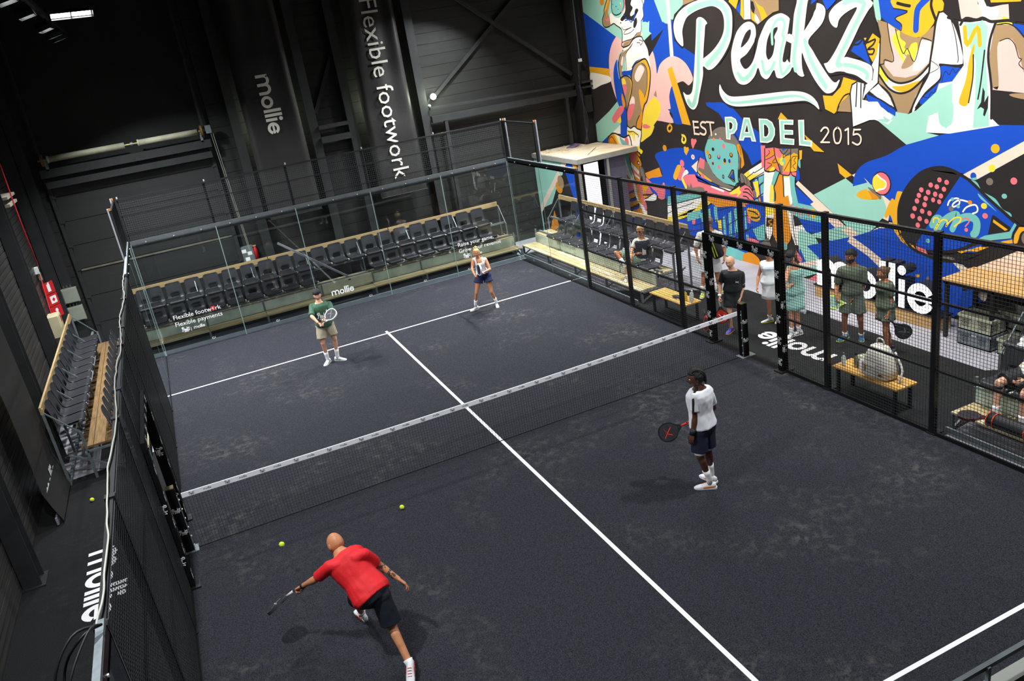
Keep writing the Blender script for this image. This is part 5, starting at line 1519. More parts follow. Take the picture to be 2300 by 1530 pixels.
PEOPLE = {
'red': (1.8, {'headc': (-3.247, -3.27, 1.26), 'neck': (-3.234, -3.417, 1.22), 'pelvis': (-3.06, -3.826, 0.84), 'shL': (-3.387, -3.536, 1.18), 'shR': (-3.018, -3.624, 1.23), 'elL': (-3.562, -3.377, 0.99), 'wrL': (-3.714, -3.205, 0.855), 'elR': (-2.878, -3.536, 0.977), 'wrR': (-2.721, -3.683, 0.801), 'hipL': (-3.121, -3.808, 0.81), 'hipR': (-2.98, -3.853, 0.82), 'knL': (-3.2, -3.36, 0.56), 'anL': (-3.15, -3.05, 0.1), 'knR': (-2.953, -3.933, 0.44), 'anR': (-2.908, -4.269, 0.13), 'toeL': (-3.217, -2.741, 0.02), 'toeR': (-2.939, -4.344, 0), 'tip': (-4.108, -2.883, 0.5), 'hr': (-3.817, -3.09, 0.76)}),
'green': (1.74, {'headc': (-1.527, 6.093, 1.594), 'neck': (-1.53, 6.093, 1.434), 'pelvis': (-1.525, 6.093, 0.931), 'shR': (-1.69, 6.114, 1.37), 'shL': (-1.322, 6.066, 1.336), 'elR': (-1.778, 5.882, 1.216), 'wrR': (-1.69, 5.688, 1.071), 'elL': (-1.315, 5.85, 1.139), 'wrL': (-1.517, 5.692, 1.114), 'hipR': (-1.618, 6.105, 0.879), 'hipL': (-1.423, 6.079, 0.879), 'knR': (-1.665, 6.03, 0.508), 'knL': (-1.402, 6.016, 0.541), 'anR': (-1.643, 6.108, 0.123), 'anL': (-1.421, 6.079, 0.123), 'toeR': (-1.719, 6.003, 0), 'toeL': (-1.335, 6.003, 0), 'rc': (-1.425, 5.656, 1.191), 'hr': (-1.599, 5.739, 1.031)}),
'woman': (1.62, {'headc': (2.457, 6.644, 1.453), 'neck': (2.493, 6.674, 1.307), 'pelvis': (2.554, 6.737, 0.867), 'shR': (2.377, 6.736, 1.271), 'shL': (2.659, 6.637, 1.233), 'elR': (2.25, 6.565, 1.102), 'wrR': (2.219, 6.348, 1.005), 'elL': (2.675, 6.485, 1.008), 'wrL': (2.44, 6.441, 0.985), 'hipR': (2.465, 6.769, 0.818), 'hipL': (2.654, 6.703, 0.818), 'knR': (2.309, 6.718, 0.455), 'knL': (2.65, 6.598, 0.416), 'anR': (2.27, 6.837, 0.151), 'anL': (2.752, 6.647, 0.129), 'toeR': (2.165, 6.815, 0), 'toeL': (2.705, 6.47, 0), 'rc': (2.32, 6.396, 1)}),
'white': (1.78, {'headc': (1.725, -3.166, 1.662), 'neck': (1.762, -3.167, 1.518), 'pelvis': (1.771, -3.173, 0.952), 'shL': (1.645, -3.232, 1.454), 'shR': (1.921, -3.155, 1.35), 'elL': (1.614, -3.235, 1.133), 'wrL': (1.535, -3.254, 0.943), 'elR': (2.033, -3.068, 1.087), 'wrR': (1.824, -2.87, 0.867), 'hipL': (1.677, -3.206, 0.899), 'hipR': (1.862, -3.139, 0.899), 'knL': (1.642, -3.23, 0.55), 'knR': (1.834, -3.144, 0.525), 'anL': (1.759, -3.238, 0.148), 'anR': (1.885, -3.106, 0.148), 'toeL': (1.62, -3.141, 0), 'toeR': (1.837, -2.882, 0), 'rc': (1.664, -2.785, 0.814)}),
'bald': (1.68, {'headc': (5.591, 1.062, 1.469), 'neck': (5.631, 1.069, 1.308), 'pelvis': (5.626, 1.073, 0.899), 'shR': (5.501, 1.168, 1.258), 'shL': (5.763, 0.969, 1.203), 'elR': (5.467, 1.244, 1), 'wrR': (5.388, 1.192, 0.788), 'elL': (5.776, 0.959, 0.939), 'wrL': (5.684, 0.929, 0.74), 'hipR': (5.565, 1.12, 0.848), 'hipL': (5.686, 1.027, 0.848), 'knR': (5.521, 1.09, 0.445), 'knL': (5.674, 0.974, 0.403), 'anR': (5.578, 1.147, 0.092), 'anL': (5.737, 1.026, 0.036), 'toeR': (5.43, 1.077, -0), 'toeL': (5.569, 0.829, 0), 'tip': (5.372, 1.141, 0.391)}),
'dress': (1.62, {'headc': (6.444, 0.972, 1.434), 'neck': (6.453, 0.965, 1.308), 'pelvis': (6.456, 0.962, 0.867), 'shR': (6.355, 1.046, 1.261), 'shL': (6.569, 0.867, 1.24), 'elR': (6.304, 1.128, 0.98), 'wrR': (6.208, 1.065, 0.813), 'elL': (6.637, 0.849, 0.95), 'wrL': (6.527, 0.798, 0.799), 'hipR': (6.401, 1.008, 0.818), 'hipL': (6.517, 0.911, 0.818), 'knR': (6.394, 0.961, 0.454), 'knL': (6.534, 0.845, 0.443), 'anR': (6.434, 1.006, 0.109), 'anL': (6.573, 0.891, 0.085), 'toeR': (6.325, 1.053, 0), 'toeL': (6.408, 0.802, 0)}),
'cap': (1.7, {'headc': (6.177, 0.041, 1.604), 'neck': (6.25, 0.043, 1.451), 'pelvis': (6.281, 0.083, 0.909), 'shR': (6.141, 0.072, 1.387), 'shL': (6.417, 0.07, 1.347), 'elR': (5.953, -0.054, 1.213), 'wrR': (5.725, -0.158, 1.196), 'elL': (6.294, 0.021, 1.094), 'wrL': (6.051, -0.043, 1.109), 'hipR': (6.203, 0.085, 0.858), 'hipL': (6.365, 0.075, 0.858), 'knR': (6.175, 0.07, 0.555), 'knL': (6.298, 0.068, 0.52), 'anR': (6.197, 0.117, 0.095), 'anL': (6.349, 0.09, 0.098), 'toeR': (6.095, 0.079, 0), 'toeL': (6.305, 0.099, 0)}),
'tall': (1.76, {'headc': (6.814, -0.765, 1.614), 'neck': (6.852, -0.761, 1.445), 'pelvis': (6.849, -0.758, 0.942), 'shR': (6.717, -0.625, 1.36), 'shL': (6.983, -0.892, 1.344), 'elR': (6.682, -0.548, 1.049), 'wrR': (6.528, -0.708, 0.912), 'elL': (6.981, -0.89, 1.018), 'wrL': (6.805, -0.818, 0.812), 'hipR': (6.79, -0.699, 0.889), 'hipL': (6.908, -0.817, 0.889), 'knR': (6.711, -0.705, 0.441), 'knL': (6.901, -0.895, 0.41), 'anR': (6.754, -0.663, 0.08), 'anL': (6.97, -0.851, 0.042), 'toeR': (6.504, -0.691, 0), 'toeL': (6.773, -1.042, 0)}),
'gwoman': (1.64, {'headc': (6.736, -1.545, 1.473), 'neck': (6.776, -1.559, 1.332), 'pelvis': (6.781, -1.564, 0.877), 'shR': (6.812, -1.421, 1.203), 'shL': (6.76, -1.69, 1.279), 'elL': (6.77, -1.701, 0.992), 'wrL': (6.692, -1.704, 0.764), 'elR': (6.767, -1.43, 0.953), 'wrR': (6.702, -1.449, 0.782), 'hipR': (6.797, -1.494, 0.828), 'hipL': (6.765, -1.636, 0.828), 'knR': (6.838, -1.553, 0.378), 'knL': (6.707, -1.631, 0.438), 'anR': (6.897, -1.572, 0.092), 'anL': (6.762, -1.617, 0.109), 'toeR': (6.846, -1.549, 0), 'toeL': (6.79, -1.7, 0), 'rc': (6.793, -1.814, 0.547), 'hr': (6.682, -1.708, 0.696)}),
'pack': (1.84, {'headc': (6.74, 3.246, 1.693), 'neck': (6.748, 3.24, 1.513), 'pelvis': (6.723, 3.259, 0.984), 'shL': (6.568, 3.369, 1.426), 'shR': (6.921, 3.116, 1.392), 'elL': (6.482, 3.431, 1.14), 'wrL': (6.465, 3.37, 0.942), 'elR': (6.988, 3.069, 1.077), 'wrR': (6.941, 3.028, 0.883), 'hipL': (6.644, 3.315, 0.929), 'hipR': (6.806, 3.199, 0.929), 'knL': (6.59, 3.354, 0.449), 'knR': (6.871, 3.226, 0.417), 'anL': (6.514, 3.335, 0.16), 'anR': (6.916, 3.268, 0.13), 'toeL': (6.424, 3.246, 0), 'toeR': (6.901, 3.271, 0)}),
'seated': (1.74, {'headc': (6.067, 5.032, 1.386), 'neck': (6.099, 5.06, 1.197), 'pelvis': (6.068, 5.125, 0.663), 'shR': (5.965, 5.104, 1.147), 'shL': (6.243, 5.056, 1.106), 'elR': (5.859, 5.108, 0.993), 'wrR': (5.724, 4.978, 0.899), 'elL': (6.123, 5.011, 0.841), 'wrL': (5.8, 4.969, 0.872), 'hipL': (6.06, 5.083, 0.644), 'hipR': (6.035, 5.178, 0.651), 'knL': (5.654, 5.045, 0.678), 'anL': (5.523, 4.979, 0.286), 'knR': (5.421, 5.157, 0.972), 'anR': (5.476, 4.962, 0.758), 'toeL': (5.204, 4.558, 0.31), 'toeR': (5.501, 5.154, 0.62)}),
}

# ------------------------------------------------------------------ people
from mathutils import noise as mnoise
def remesh(mb, voxel, smooth=4, factor=.5):
    """fuse overlapping volumes into one continuous skin"""
    me = bpy.data.meshes.new('tmp'); me.from_pydata(mb.v, [], mb.f); me.update()
    bm = bmesh.new(); bm.from_mesh(me); bmesh.ops.recalc_face_normals(bm, faces=bm.faces[:]); bm.to_mesh(me); bm.free()
    o = bpy.data.objects.new('tmp', me); COL.objects.link(o)
    m = o.modifiers.new('r', 'REMESH'); m.mode = 'VOXEL'; m.voxel_size = voxel; m.use_smooth_shade = True
    if smooth: s = o.modifiers.new('s', 'SMOOTH'); s.iterations = smooth; s.factor = factor
    dg = bpy.context.evaluated_depsgraph_get(); dg.update()
    ev = bpy.data.meshes.new_from_object(o.evaluated_get(dg))
    V_ = [tuple(v.co) for v in ev.vertices]; F_ = [tuple(p.vertices) for p in ev.polygons]; N_ = [tuple(v.normal) for v in ev.vertices]
    COL.objects.unlink(o); bpy.data.objects.remove(o); bpy.data.meshes.remove(me); bpy.data.meshes.remove(ev)
    return V_, F_, N_
def to_mb(V_, F_, m=0, mb=None):
    mb = mb or MB(); k = len(mb.v); mb.v += V_; mb.f += [tuple(i+k for i in f) for f in F_]; mb.m += [m]*len(F_); return mb
def capsule(mb, a, b, ra, rb, n=14, bulge=None):
    a = Vector(a); b = Vector(b); d = b-a; L = d.length
    if L < 1e-5: mb.sphere(a, ra, n, 8); return
    x = d/L; pts = []; rs = []
    for t in (-1, -.86, -.5): pts.append(a + x*ra*t); rs.append(ra*math.sqrt(max(.0004, 1-t*t)))
    for i in range(7):
        t = i/6; r = ra+(rb-ra)*t
        if bulge: r += bulge[1]*math.exp(-((t-bulge[0])/.22)**2)
        pts.append(a+d*t); rs.append(r)
    for t in (.5, .86, 1): pts.append(b + x*rb*t); rs.append(rb*math.sqrt(max(.0004, 1-t*t)))
    mb.tube(pts, rs, n)
TORSO_M = [(-.16, .085, .085), (-.08, .14, .11), (.04, .165, .118), (.2, .155, .112), (.38, .142, .106), (.55, .154, .114), (.72, .17, .122), (.85, .172, .112), (.93, .135, .09), (1.0, .072, .07), (1.08, .058, .06)]
TORSO_F = [(-.16, .085, .09), (-.08, .145, .115), (.05, .168, .12), (.2, .145, .105), (.38, .12, .092), (.55, .132, .102), (.70, .145, .125), (.84, .148, .105), (.93, .11, .082), (1.0, .058, .058), (1.08, .048, .05)]
def torso_rings(J, k, prof, add=0.0, t0=-1, t1=2, n=22, flare=0.0):
    pel, nk = J['pelvis'], J['neck']; up = nk-pel; L = up.length; u = up/L
    hx = (J['hipL']-J['hipR']).normalized(); sx = (J['shL']-J['shR']).normalized(); rings = []
    P = [p for p in prof if t0 <= p[0] <= t1]
    def at(t):
        for a, b in zip(prof, prof[1:]):
            if a[0] <= t <= b[0]:
                f = (t-a[0])/(b[0]-a[0]); return (t, a[1]+(b[1]-a[1])*f, a[2]+(b[2]-a[2])*f)
        return prof[0] if t < prof[0][0] else prof[-1]
    if t0 > -1: P = [at(t0)] + [p for p in P if p[0] > t0+.02]
    if t1 < 2: P = [p for p in P if p[0] < t1-.02] + [at(t1)]
    for t, hw, hd in P:
        f = min(max((t+.1)/1.0, 0), 1); ax = (hx*(1-f)+sx*f); ax = (ax - u*ax.dot(u)).normalized(); fw = ax.cross(u)
        c = pel + up*t + fw*(.012*k*math.sin(max(0, min(1, t))*math.pi)); a = hw*k+add+flare*max(0, .3-t); b = hd*k+add+flare*max(0, .3-t)
        rings.append([c + ax*(a*math.copysign(abs(math.cos(q))**.85, math.cos(q))) + fw*(b*math.copysign(abs(math.sin(q))**.85, math.sin(q))) for q in [2*math.pi*i/n for i in range(n)]])
    return rings
def cloth(mb, voxel, amp, freq, mat, name, parent, seed=0, smooth=3, label=None):
    V_, F_, N_ = remesh(mb, voxel, smooth); out = []
    for p, n in zip(V_, N_):
        q = Vector((p[0]*freq+seed, p[1]*freq, p[2]*freq*.55)); d = amp*(mnoise.noise(q)+.5*mnoise.noise(q*2.3))
        out.append((p[0]+n[0]*d, p[1]+n[1]*d, p[2]+n[2]*d))
    return to_mb(out, F_).build(name, mat, parent, label=label, smooth=True)
def frame(fwd, up=Vector((0, 0, 1))):
    """columns: left, back, up - for a head looking along fwd"""
    b = -Vector(fwd).normalized(); x = b.cross(up)
    x = up.cross(b)*-1 if False else b.cross(up)
    x.normalize(); x = -x if x.cross(b).dot(up) < 0 else x
    z = x.cross(b); return Matrix((x, b, z)).transposed()
HN, HK = 40, 30
def head_dir(i, j):
    t = math.pi*j/HK; a = 2*math.pi*i/HN
    return math.sin(t)*math.cos(a), math.sin(t)*math.sin(a), -math.cos(t)
def head_point(sx, sy, sz, bald=False):
    w, d, h = .078, .098, .113; x, y, z = w*sx, d*sy, h*sz
    if sz < 0:
        k = -sz; x *= 1-.30*k**1.4
        if sy > 0: y *= 1-.5*k**1.2
        else: y *= 1-.10*k; y -= .010*k
    elif sy > 0: y *= 1.05
    if sy < 0:
        f = -sy; g = lambda cx, cz, rx, rz: math.exp(-((x-cx)/rx)**2-((z-cz)/rz)**2)
        y -= f*(.021*g(0, -.022, .011, .016) + .011*g(0, .0, .009, .02) + .005*g(0, -.058, .022, .007) + .006*g(0, -.093, .02, .014) + .004*g(0, .034, .05, .010) + .004*(g(.04, -.02, .02, .02)+g(-.04, -.02, .02, .02)))
        y += f*(.010*(g(.031, .012, .017, .011)+g(-.031, .012, .017, .011)) + .004*g(0, -.071, .02, .006) + .003*g(0, -.046, .014, .005))
    return x, y, z
def add_head(mb, c, R, k):
    T = lambda p: tuple(c + R @ (Vector(p)*k))
    rings = [[head_point(*head_dir(i, j)) for i in range(HN)] for j in range(1, HK)]
    b0 = len(mb.v); mb.v += [T(p) for r in rings for p in r]; n = len(rings)
    top = len(mb.v); mb.v += [T(head_point(0, 0, -1)), T(head_point(0, 0, 1))]
    for j in range(n-1):
        for i in range(HN):
            q = rings[j][i]; p = rings[j+1][(i+1) % HN]; cx, cy, cz = (q[0]+p[0])/2, (q[1]+p[1])/2, (q[2]+p[2])/2; m = 0
            if cy < -.05:
                if abs(cx) < .024 and -.068 < cz < -.052: m = 1
                elif .013 < abs(cx) < .048 and .026 < cz < .036: m = 3
            mb.face((b0+j*HN+i, b0+j*HN+(i+1) % HN, b0+(j+1)*HN+(i+1) % HN, b0+(j+1)*HN+i), m)
    for i in range(HN):
        mb.face((top, b0+(i+1) % HN, b0+i), 0); mb.face((top+1, b0+(n-1)*HN+i, b0+(n-1)*HN+(i+1) % HN), 0)
    for s in (-1, 1):
        mb.sphere(T((s*.030, -.0765, .012)), .0125*k, 10, 8, 2); mb.sphere(T((s*.030, -.0855, .012)), .0052*k, 8, 6, 3)
        mb.sphere(T((s*.0775, .008, -.004)), [.010*k, .019*k, .031*k], 10, 8, 0, R @ Matrix.Rotation(.25*s, 3, 'Z'))
def hair_shell(parent, c, R, k, cond, thick, mat, rough=.004, name='hair', seed=1.0):
    """shell over the part of the skull where cond > 0, thinning out to its edge"""
    mb = MB(); idx = {}
    def vert(i, j):
        i %= HN
        if (i, j) in idx: return idx[(i, j)]
        sx, sy, sz = head_dir(i, j); p = Vector(head_point(sx, max(sy, -.99), sz)); n = Vector((sx, sy, sz)).normalized(); e = min(1, max(-.25, cond(sx, sy, sz)/.3))
        q = p + n*(thick*max(0, e)**.5 - (.006 if e <= 0 else 0) + rough*mnoise.noise(Vector((sx*9+seed, sy*9, sz*9)))*(1 if e > 0 else 0))
        idx[(i, j)] = len(mb.v); mb.v.append(tuple(c + R @ (q*k))); return idx[(i, j)]
    for j in range(1, HK):
        for i in range(HN):
            if max(cond(*head_dir(i+a, j+b)) for a in (0, 1) for b in (0, 1)) > 0:
                mb.face([vert(i, j), vert(i+1, j), vert(i+1, j+1), vert(i, j+1)])
    return mb.build(name, mat, parent, smooth=True)
def add_hand(mb, wr, d, pn, side, pose, k):
    """palm plus five separate fingers; pn = direction the palm faces; side = +1 thumb on the +Y side"""
    d = Vector(d).normalized(); pn = Vector(pn); z = (pn - d*pn.dot(d)).normalized(); y = z.cross(d)*side
    P = lambda a, b, c: Vector(wr) + (d*a + y*b + z*c)*k
    h = MB(); curl = {'relaxed': (18, 30, 22), 'grip': (58, 78, 48), 'open': (6, 10, 8)}[pose]
    spec = ((.029, .090, .078, .0088), (.010, .094, .086, .0092), (-.010, .090, .080, .0088), (-.029, .082, .064, .0078))
    for b, a, L, r in spec:
        capsule(h, P(.0, b*.55, 0), P(a, b, 0), .017*k, .0125*k, 10)
        p = P(a, b, 0); ang = 0; segs = (.46, .31, .23)
        for s, cdeg in zip(segs, curl):
            ang += math.radians(cdeg); v = (d*math.cos(ang) + z*math.sin(ang) + y*(b*.9)*(1 if pose != 'grip' else .2)).normalized(); q = p + v*(L*s*k)
            capsule(h, p, q, r*k, r*.9*k, 9); p = q
    capsule(h, P(.01, .0, .004), P(.075, .0, .002), .022*k, .02*k, 10)
    p = P(.022, .026, .006); q = P(.055, .050, .018 if pose != 'grip' else .03); r_ = P(.085, .056 if pose != 'grip' else .03, .028 if pose != 'grip' else .05)
    capsule(h, P(.0, .012, .002), p, .015*k, .014*k, 9); capsule(h, p, q, .0125*k, .0105*k, 9); capsule(h, q, r_, .010*k, .0088*k, 9)
    V_, F_, N_ = remesh(h, .0042*k, 2, .4); to_mb(V_, F_, 0, mb)
SKIN = {}
def skin_mat(name, rgb): return M('skin_'+name, rgb, .48, 0, .07, 14, .08, 120, .35)
m_lip = M('lips', (168, 92, 84), .45, 0, .05); m_eyew = M('eye_white', (228, 226, 220), .25, 0, 0); m_dark = M('brow_dark', (44, 34, 28), .6, 0, .1)
def shoe(parent, an, toe, ground, colours, k, sock_top=None, pitch=0.0):
    f = Vector((toe[0]-an[0], toe[1]-an[1], 0)); f = f.normalized() if f.length > .02 else Vector((0, -1, 0))
    s = Vector((-f.y, f.x, 0)); o = Vector((an[0], an[1], ground)); Rp = Matrix.Rotation(pitch, 3, s)
    T = lambda a, b, c: o + (Rp @ (f*(a-.2) + s*b + Vector((0, 0, c))))*k + f*.2*k
    r = None
    sec = [(-.085, .022, .016, .075), (-.075, .034, .014, .098), (-.03, .040, .014, .105), (.02, .040, .014, .100), (.06, .042, .014, .082), (.11, .048, .014, .062), (.155, .046, .014, .050), (.19, .036, .014, .040), (.205, .016, .016, .028)]
    rings = []
    for a, hw, z0, z1 in sec:
        zc, hz = (z0+z1)/2, (z1-z0)/2
        rings.append([T(a, hw*math.copysign(abs(math.cos(q))**.7, math.cos(q))*(1-.25*max(0, math.sin(q))), zc+hz*math.copysign(abs(math.sin(q))**.8, math.sin(q))) for q in [2*math.pi*i/14 for i in range(14)]])
    sh = MB().loft(rings).build('shoe', colours[0], parent, smooth=True)
    rings = []
    for a, hw, z0, z1 in [(-.094, .02, 0, .026), (-.08, .038, 0, .030), (.0, .043, 0, .028), (.06, .045, 0, .026), (.11, .051, 0, .024), (.16, .048, .002, .024), (.2, .034, .006, .024), (.216, .014, .01, .022)]:
        rings.append([T(a, -hw, z0), T(a, hw, z0), T(a, hw, z1), T(a, -hw, z1)])
    MB().loft(rings).build('sole', colours[1], sh, smooth=False)
    b = MB()
    for i in range(4): b.bar(T(.03+.025*i, -.022, .096-.011*i), T(.03+.025*i, .022, .096-.011*i), .006, .005)
    b.build('laces', colours[2], sh)
    b = MB()
    for q in (-1, 1): b.bar(T(-.06, q*.0405, .05), T(.09, q*.0465, .035), .004, .018)
    b.build('side_stripe', colours[2], sh)
    return sh
def person(key, label, female=False, skin=('fair', (214, 160, 124)), look=(0, -1, 0), hands=('relaxed', 'relaxed'), shirt=None, shirt_hem=-.10, sleeve=.55, shorts=None, short_len=.55, short_flare=.035, shoes=None, sock=None, sock_len=.35,
           palms=None, width=1.0, ground=(0.0, 0.0), pitch=(0, 0), neckline=.97, head_up=(0, 0, 1), dress=None, ease=.027):
    H, D = PEOPLE[key]; J = {a: Vector(b) for a, b in D.items()}; k = H/1.78; prof = TORSO_F if female else TORSO_M
    prof = [(t, a*width, b*width) for t, a, b in prof]; lk = k*(.92 if female else 1.0)
    base = Vector(((J['anL'].x+J['anR'].x)/2, (J['anL'].y+J['anR'].y)/2, 0))
    for a in J: J[a] = J[a]-base
    sm = skin_mat(*skin); b = MB()
    b.loft(torso_rings(J, k, prof))
    S = (J['shL']+J['shR'])/2; nk = J['neck']
    capsule(b, nk - (nk-J['pelvis']).normalized()*.03*k, J['headc']-Vector((0, 0, .06*k)), .058*lk, .052*lk)
    for s in 'LR':
        sh, el, wr = J['sh'+s], J['el'+s], J['wr'+s]
        capsule(b, S + (sh-S)*.35 - Vector((0, 0, .025*k)), sh - (sh-S).normalized()*.02*k, .064*lk, .056*lk)
        capsule(b, sh, el, .052*lk, .039*lk, bulge=(.45, .005*lk)); capsule(b, el, wr, .040*lk, .026*lk, bulge=(.22, .006*lk))
        hp, kn, an = J['hip'+s], J['kn'+s], J['an'+s]
        capsule(b, hp, kn, .090*lk*(1.02 if female else 1), .057*lk, bulge=(.3, .008*lk)); kn2 = kn
        fw = (J['shL']-J['shR']).normalized().cross(Vector((0, 0, 1)))
        capsule(b, kn, an, .054*lk, .037*lk); capsule(b, kn + (an-kn)*.18 - fw*.014*lk, kn + (an-kn)*.45 - fw*.014*lk, .054*lk, .044*lk)
        capsule(b, kn + fw*.012*lk, kn + (an-kn)*.06 + fw*.012*lk, .044*lk, .042*lk)
    V_, F_, N_ = remesh(b, .0105, 4); body = to_mb(V_, F_)
    Rh = frame(Vector(look), Vector(head_up)); hk = k*(.96 if female else 1.0)*1.10
    add_head(body, J['headc'], Rh, hk)
    for i, s in enumerate('LR'):
        d = (J['wr'+s]-J['el'+s]).normalized(); pn = palms[i] if palms else ((J['pelvis']-J['wr'+s]).normalized())
        # thumb side: forward of the body
        fwd = (J['shL']-J['shR']).normalized().cross(Vector((0, 0, 1))); z = (Vector(pn)-d*Vector(pn).dot(d)).normalized(); y = z.cross(d)
        side = 1 if y.dot(fwd + Vector((0, 0, .3))) >= 0 else -1
        add_hand(body, J['wr'+s], d, pn, side, hands[i], lk*1.0)
    o = body.build('person', [sm, m_lip, m_eyew, m_dark], None, label, 'person', smooth=True, loc=base)
    seed = len(key)*3.1
    if shirt:
        c = MB(); c.loft(torso_rings(J, k, prof, ease*k, shirt_hem, neckline, flare=.03))
        for s in 'LR':
            sh, el = J['sh'+s], J['el'+s]
            capsule(c, S + (sh-S)*.4 - Vector((0, 0, .015*k)), sh - (sh-S).normalized()*.02*k, .074*lk, .066*lk)
            if sleeve > 0:
                e = sh+(el-sh)*sleeve; dd = (el-sh).normalized()
                c.tube([sh - dd*.04*k, sh, sh + (e-sh)*.5, e], [.05*lk, .066*lk, .067*lk, .066*lk], 14)
        cloth(c, .0105, .008, 9.0, shirt, 'shirt', o, seed)
    if shorts:
        c = MB(); c.loft(torso_rings(J, k, prof, .024*k, -.16, .14)); capsule(c, J['hipL'], J['hipR'], .115*k, .115*k)
        for s in 'LR': capsule(c, J['pelvis'], J['hip'+s]+(J['kn'+s]-J['hip'+s])*.12, .125*k, .108*k)
        for s in 'LR':
            hp, kn = J['hip'+s], J['kn'+s]; e = hp+(kn-hp)*short_len
            c.tube([hp + (hp-kn).normalized()*.04, hp, hp+(e-hp)*.5, e], [.07*lk, .105*lk, .100*lk+short_flare*.4, .086*lk+short_flare], 16)
        cloth(c, .0105, .008, 8.0, shorts, 'shorts', o, seed+5)
    if dress:
        mat, length, fl = dress; c = MB(); u = Vector((0, 0, 1)); ax = (J['hipL']-J['hipR']).normalized(); fw = ax.cross(u); rings = []
        for t in range(7):
            f = t/6; z = J['pelvis'] + Vector((0, 0, .10-f*(length+.10))); a = (.150+.05*f*fl)*k; bb_ = (.122+.06*f*fl)*k
            rings.append([z + ax*(a+.008*math.sin(q*7)*f)*math.cos(q) + fw*(bb_+.008*math.sin(q*7)*f)*math.sin(q) for q in [2*math.pi*i/40 for i in range(40)]])
        c.loft(rings).build('skirt', mat, o, smooth=True)
    if shoes:
        for i, s in enumerate('LR'):
            an, toe, kn = J['an'+s], J['toe'+s], J['kn'+s]
            shoe(o, an, toe, ground[i], shoes, lk, pitch=pitch[i])
            if sock:
                top_ = an+(kn-an)*sock_len; b2 = MB(); b2.tube([Vector((an.x, an.y, max(ground[i]+.05, an.z-.07))), an, an+(top_-an)*.6, top_], [.042*lk, .043*lk, .046*lk, .052*lk], 14); b2.build('sock', sock, o, smooth=True)
    o['_k'] = k
    return o, J, k, Rh, base
def racket(label, grip, tip, normal, face, rim, grip_m, mark=None, length=.455, loc_group=None, edge=None):
    """padel racket: teardrop head with drilled face, throat and wrapped handle"""
    g = Vector(grip); d = (Vector(tip)-g).normalized(); n = Vector(normal); n = (n-d*n.dot(d)).normalized(); s = n.cross(d)
    r = thing('padel_racket', label, 'racket', g)
    W = lambda a, b, c=0.0: d*a + s*b + n*c
    out = [(.165, .028), (.19, .05), (.215, .085), (.25, .112), (.30, .128), (.35, .127), (.40, .108), (.435, .072), (.452, .03)]
    ol = [(a, b) for a, b in out] + [(a, -b) for a, b in reversed(out)]
    ol = smooth_pts(ol, True, 3)
    b = MB(); b.loft([[W(a, q, -.016) for a, q in ol], [W(a, q, .016) for a, q in ol]]); f = b.build('face', face, r)
    b = MB()
    for i in range(len(ol)):
        a0 = ol[i]; a1 = ol[(i+1) % len(ol)]; c0 = (.315+(a0[0]-.315)*1.03, a0[1]*1.04); c1 = (.315+(a1[0]-.315)*1.03, a1[1]*1.04)
        i0 = (.315+(a0[0]-.315)*.93, a0[1]*.92); i1 = (.315+(a1[0]-.315)*.93, a1[1]*.92)
        b.loft([[W(*i0, -.0185), W(*c0, -.0185), W(*c0, .0185), W(*i0, .0185)], [W(*i1, -.0185), W(*c1, -.0185), W(*c1, .0185), W(*i1, .0185)]], 0, False)
    b.build('rim', rim, r)
    b = MB()
    for i in range(-3, 4):
        for j in range(-3, 4):
            if i*i+j*j > 11: continue
            for sg in (-1, 1): b.poly([W(.325+.026*i+.0065*math.cos(q), .026*j+.0065*math.sin(q), sg*.0167) for q in [2*math.pi*t/8 for t in range(8)]])
    b.build('face_holes', M('hole_black', (12, 12, 13), .8, 0, 0), f, kind='stuff')
    for sg in (-1, 1): MB().bar(W(.12, .006*sg), W(.2, .052*sg), .03, .022, 0, n).build('throat', rim, r)
    MB().tube([W(-.01, 0), W(.12, 0)], .0155, 12).build('handle', grip_m, r, smooth=True); MB().tube([W(-.02, 0), W(-.008, 0)], .018, 12).build('butt_cap', rim, r)
    if mark:
        b = MB()
        for sg in (-1, 1):
            for P in ([(.26, -.05), (.33, .0), (.40, .06)], [(.28, .06), (.34, .02), (.36, -.06)]):
                b.loft([[W(a, c-.008, sg*.0172), W(a, c+.008, sg*.0172), W(a, c+.008, sg*.0178), W(a, c-.008, sg*.0178)] for a, c in P])
        b.build('face_graphic', mark, f)
    return r
def bandw(o, a, b, t, r, mat, name='wristband', w=.05):
    d = b-a; L = d.length; MB().tube([a+d*(t-w/2/L), a+d*(t+w/2/L)], r, 14).build(name, mat, o, smooth=True)
# hair patterns on the unit skull: x left, y back, z up
def short_hair(sx, sy, sz): return (sz-.42) if sy < -.35 else ((sz-.1)+.55*(sy+.35) if sy < .2 else sz+.45)
def crop_hair(sx, sy, sz): return (sz-.55) if sy < -.3 else ((sz-.25)+.6*(sy+.3) if sy < .25 else sz+.35)
def tied_hair(sx, sy, sz): return (sz-.5) if sy < -.4 else ((sz-.2)+.9*(sy+.4) if sy < .1 else sz+.4)
m_wsock = M('white_sock', (236, 236, 234), .8, 0, .05, 20, .3, 120); m_wsole = M('white_sole', (232, 232, 228), .6, 0, .04)
WSHOE = [M('white_shoe', (228, 228, 228), .55, 0, .06, 14, .2, 90), m_wsole, M('grey_lace', (120, 120, 124), .7)]
m_band = M('black_band', (24, 24, 26), .7)
fair = ('fair', (206, 148, 112)); tan = ('tan', (190, 128, 90)); olive = ('olive', (150, 98, 70)); dark = ('dark', (86, 54, 40)); pale = ('pale', (212, 160, 130))
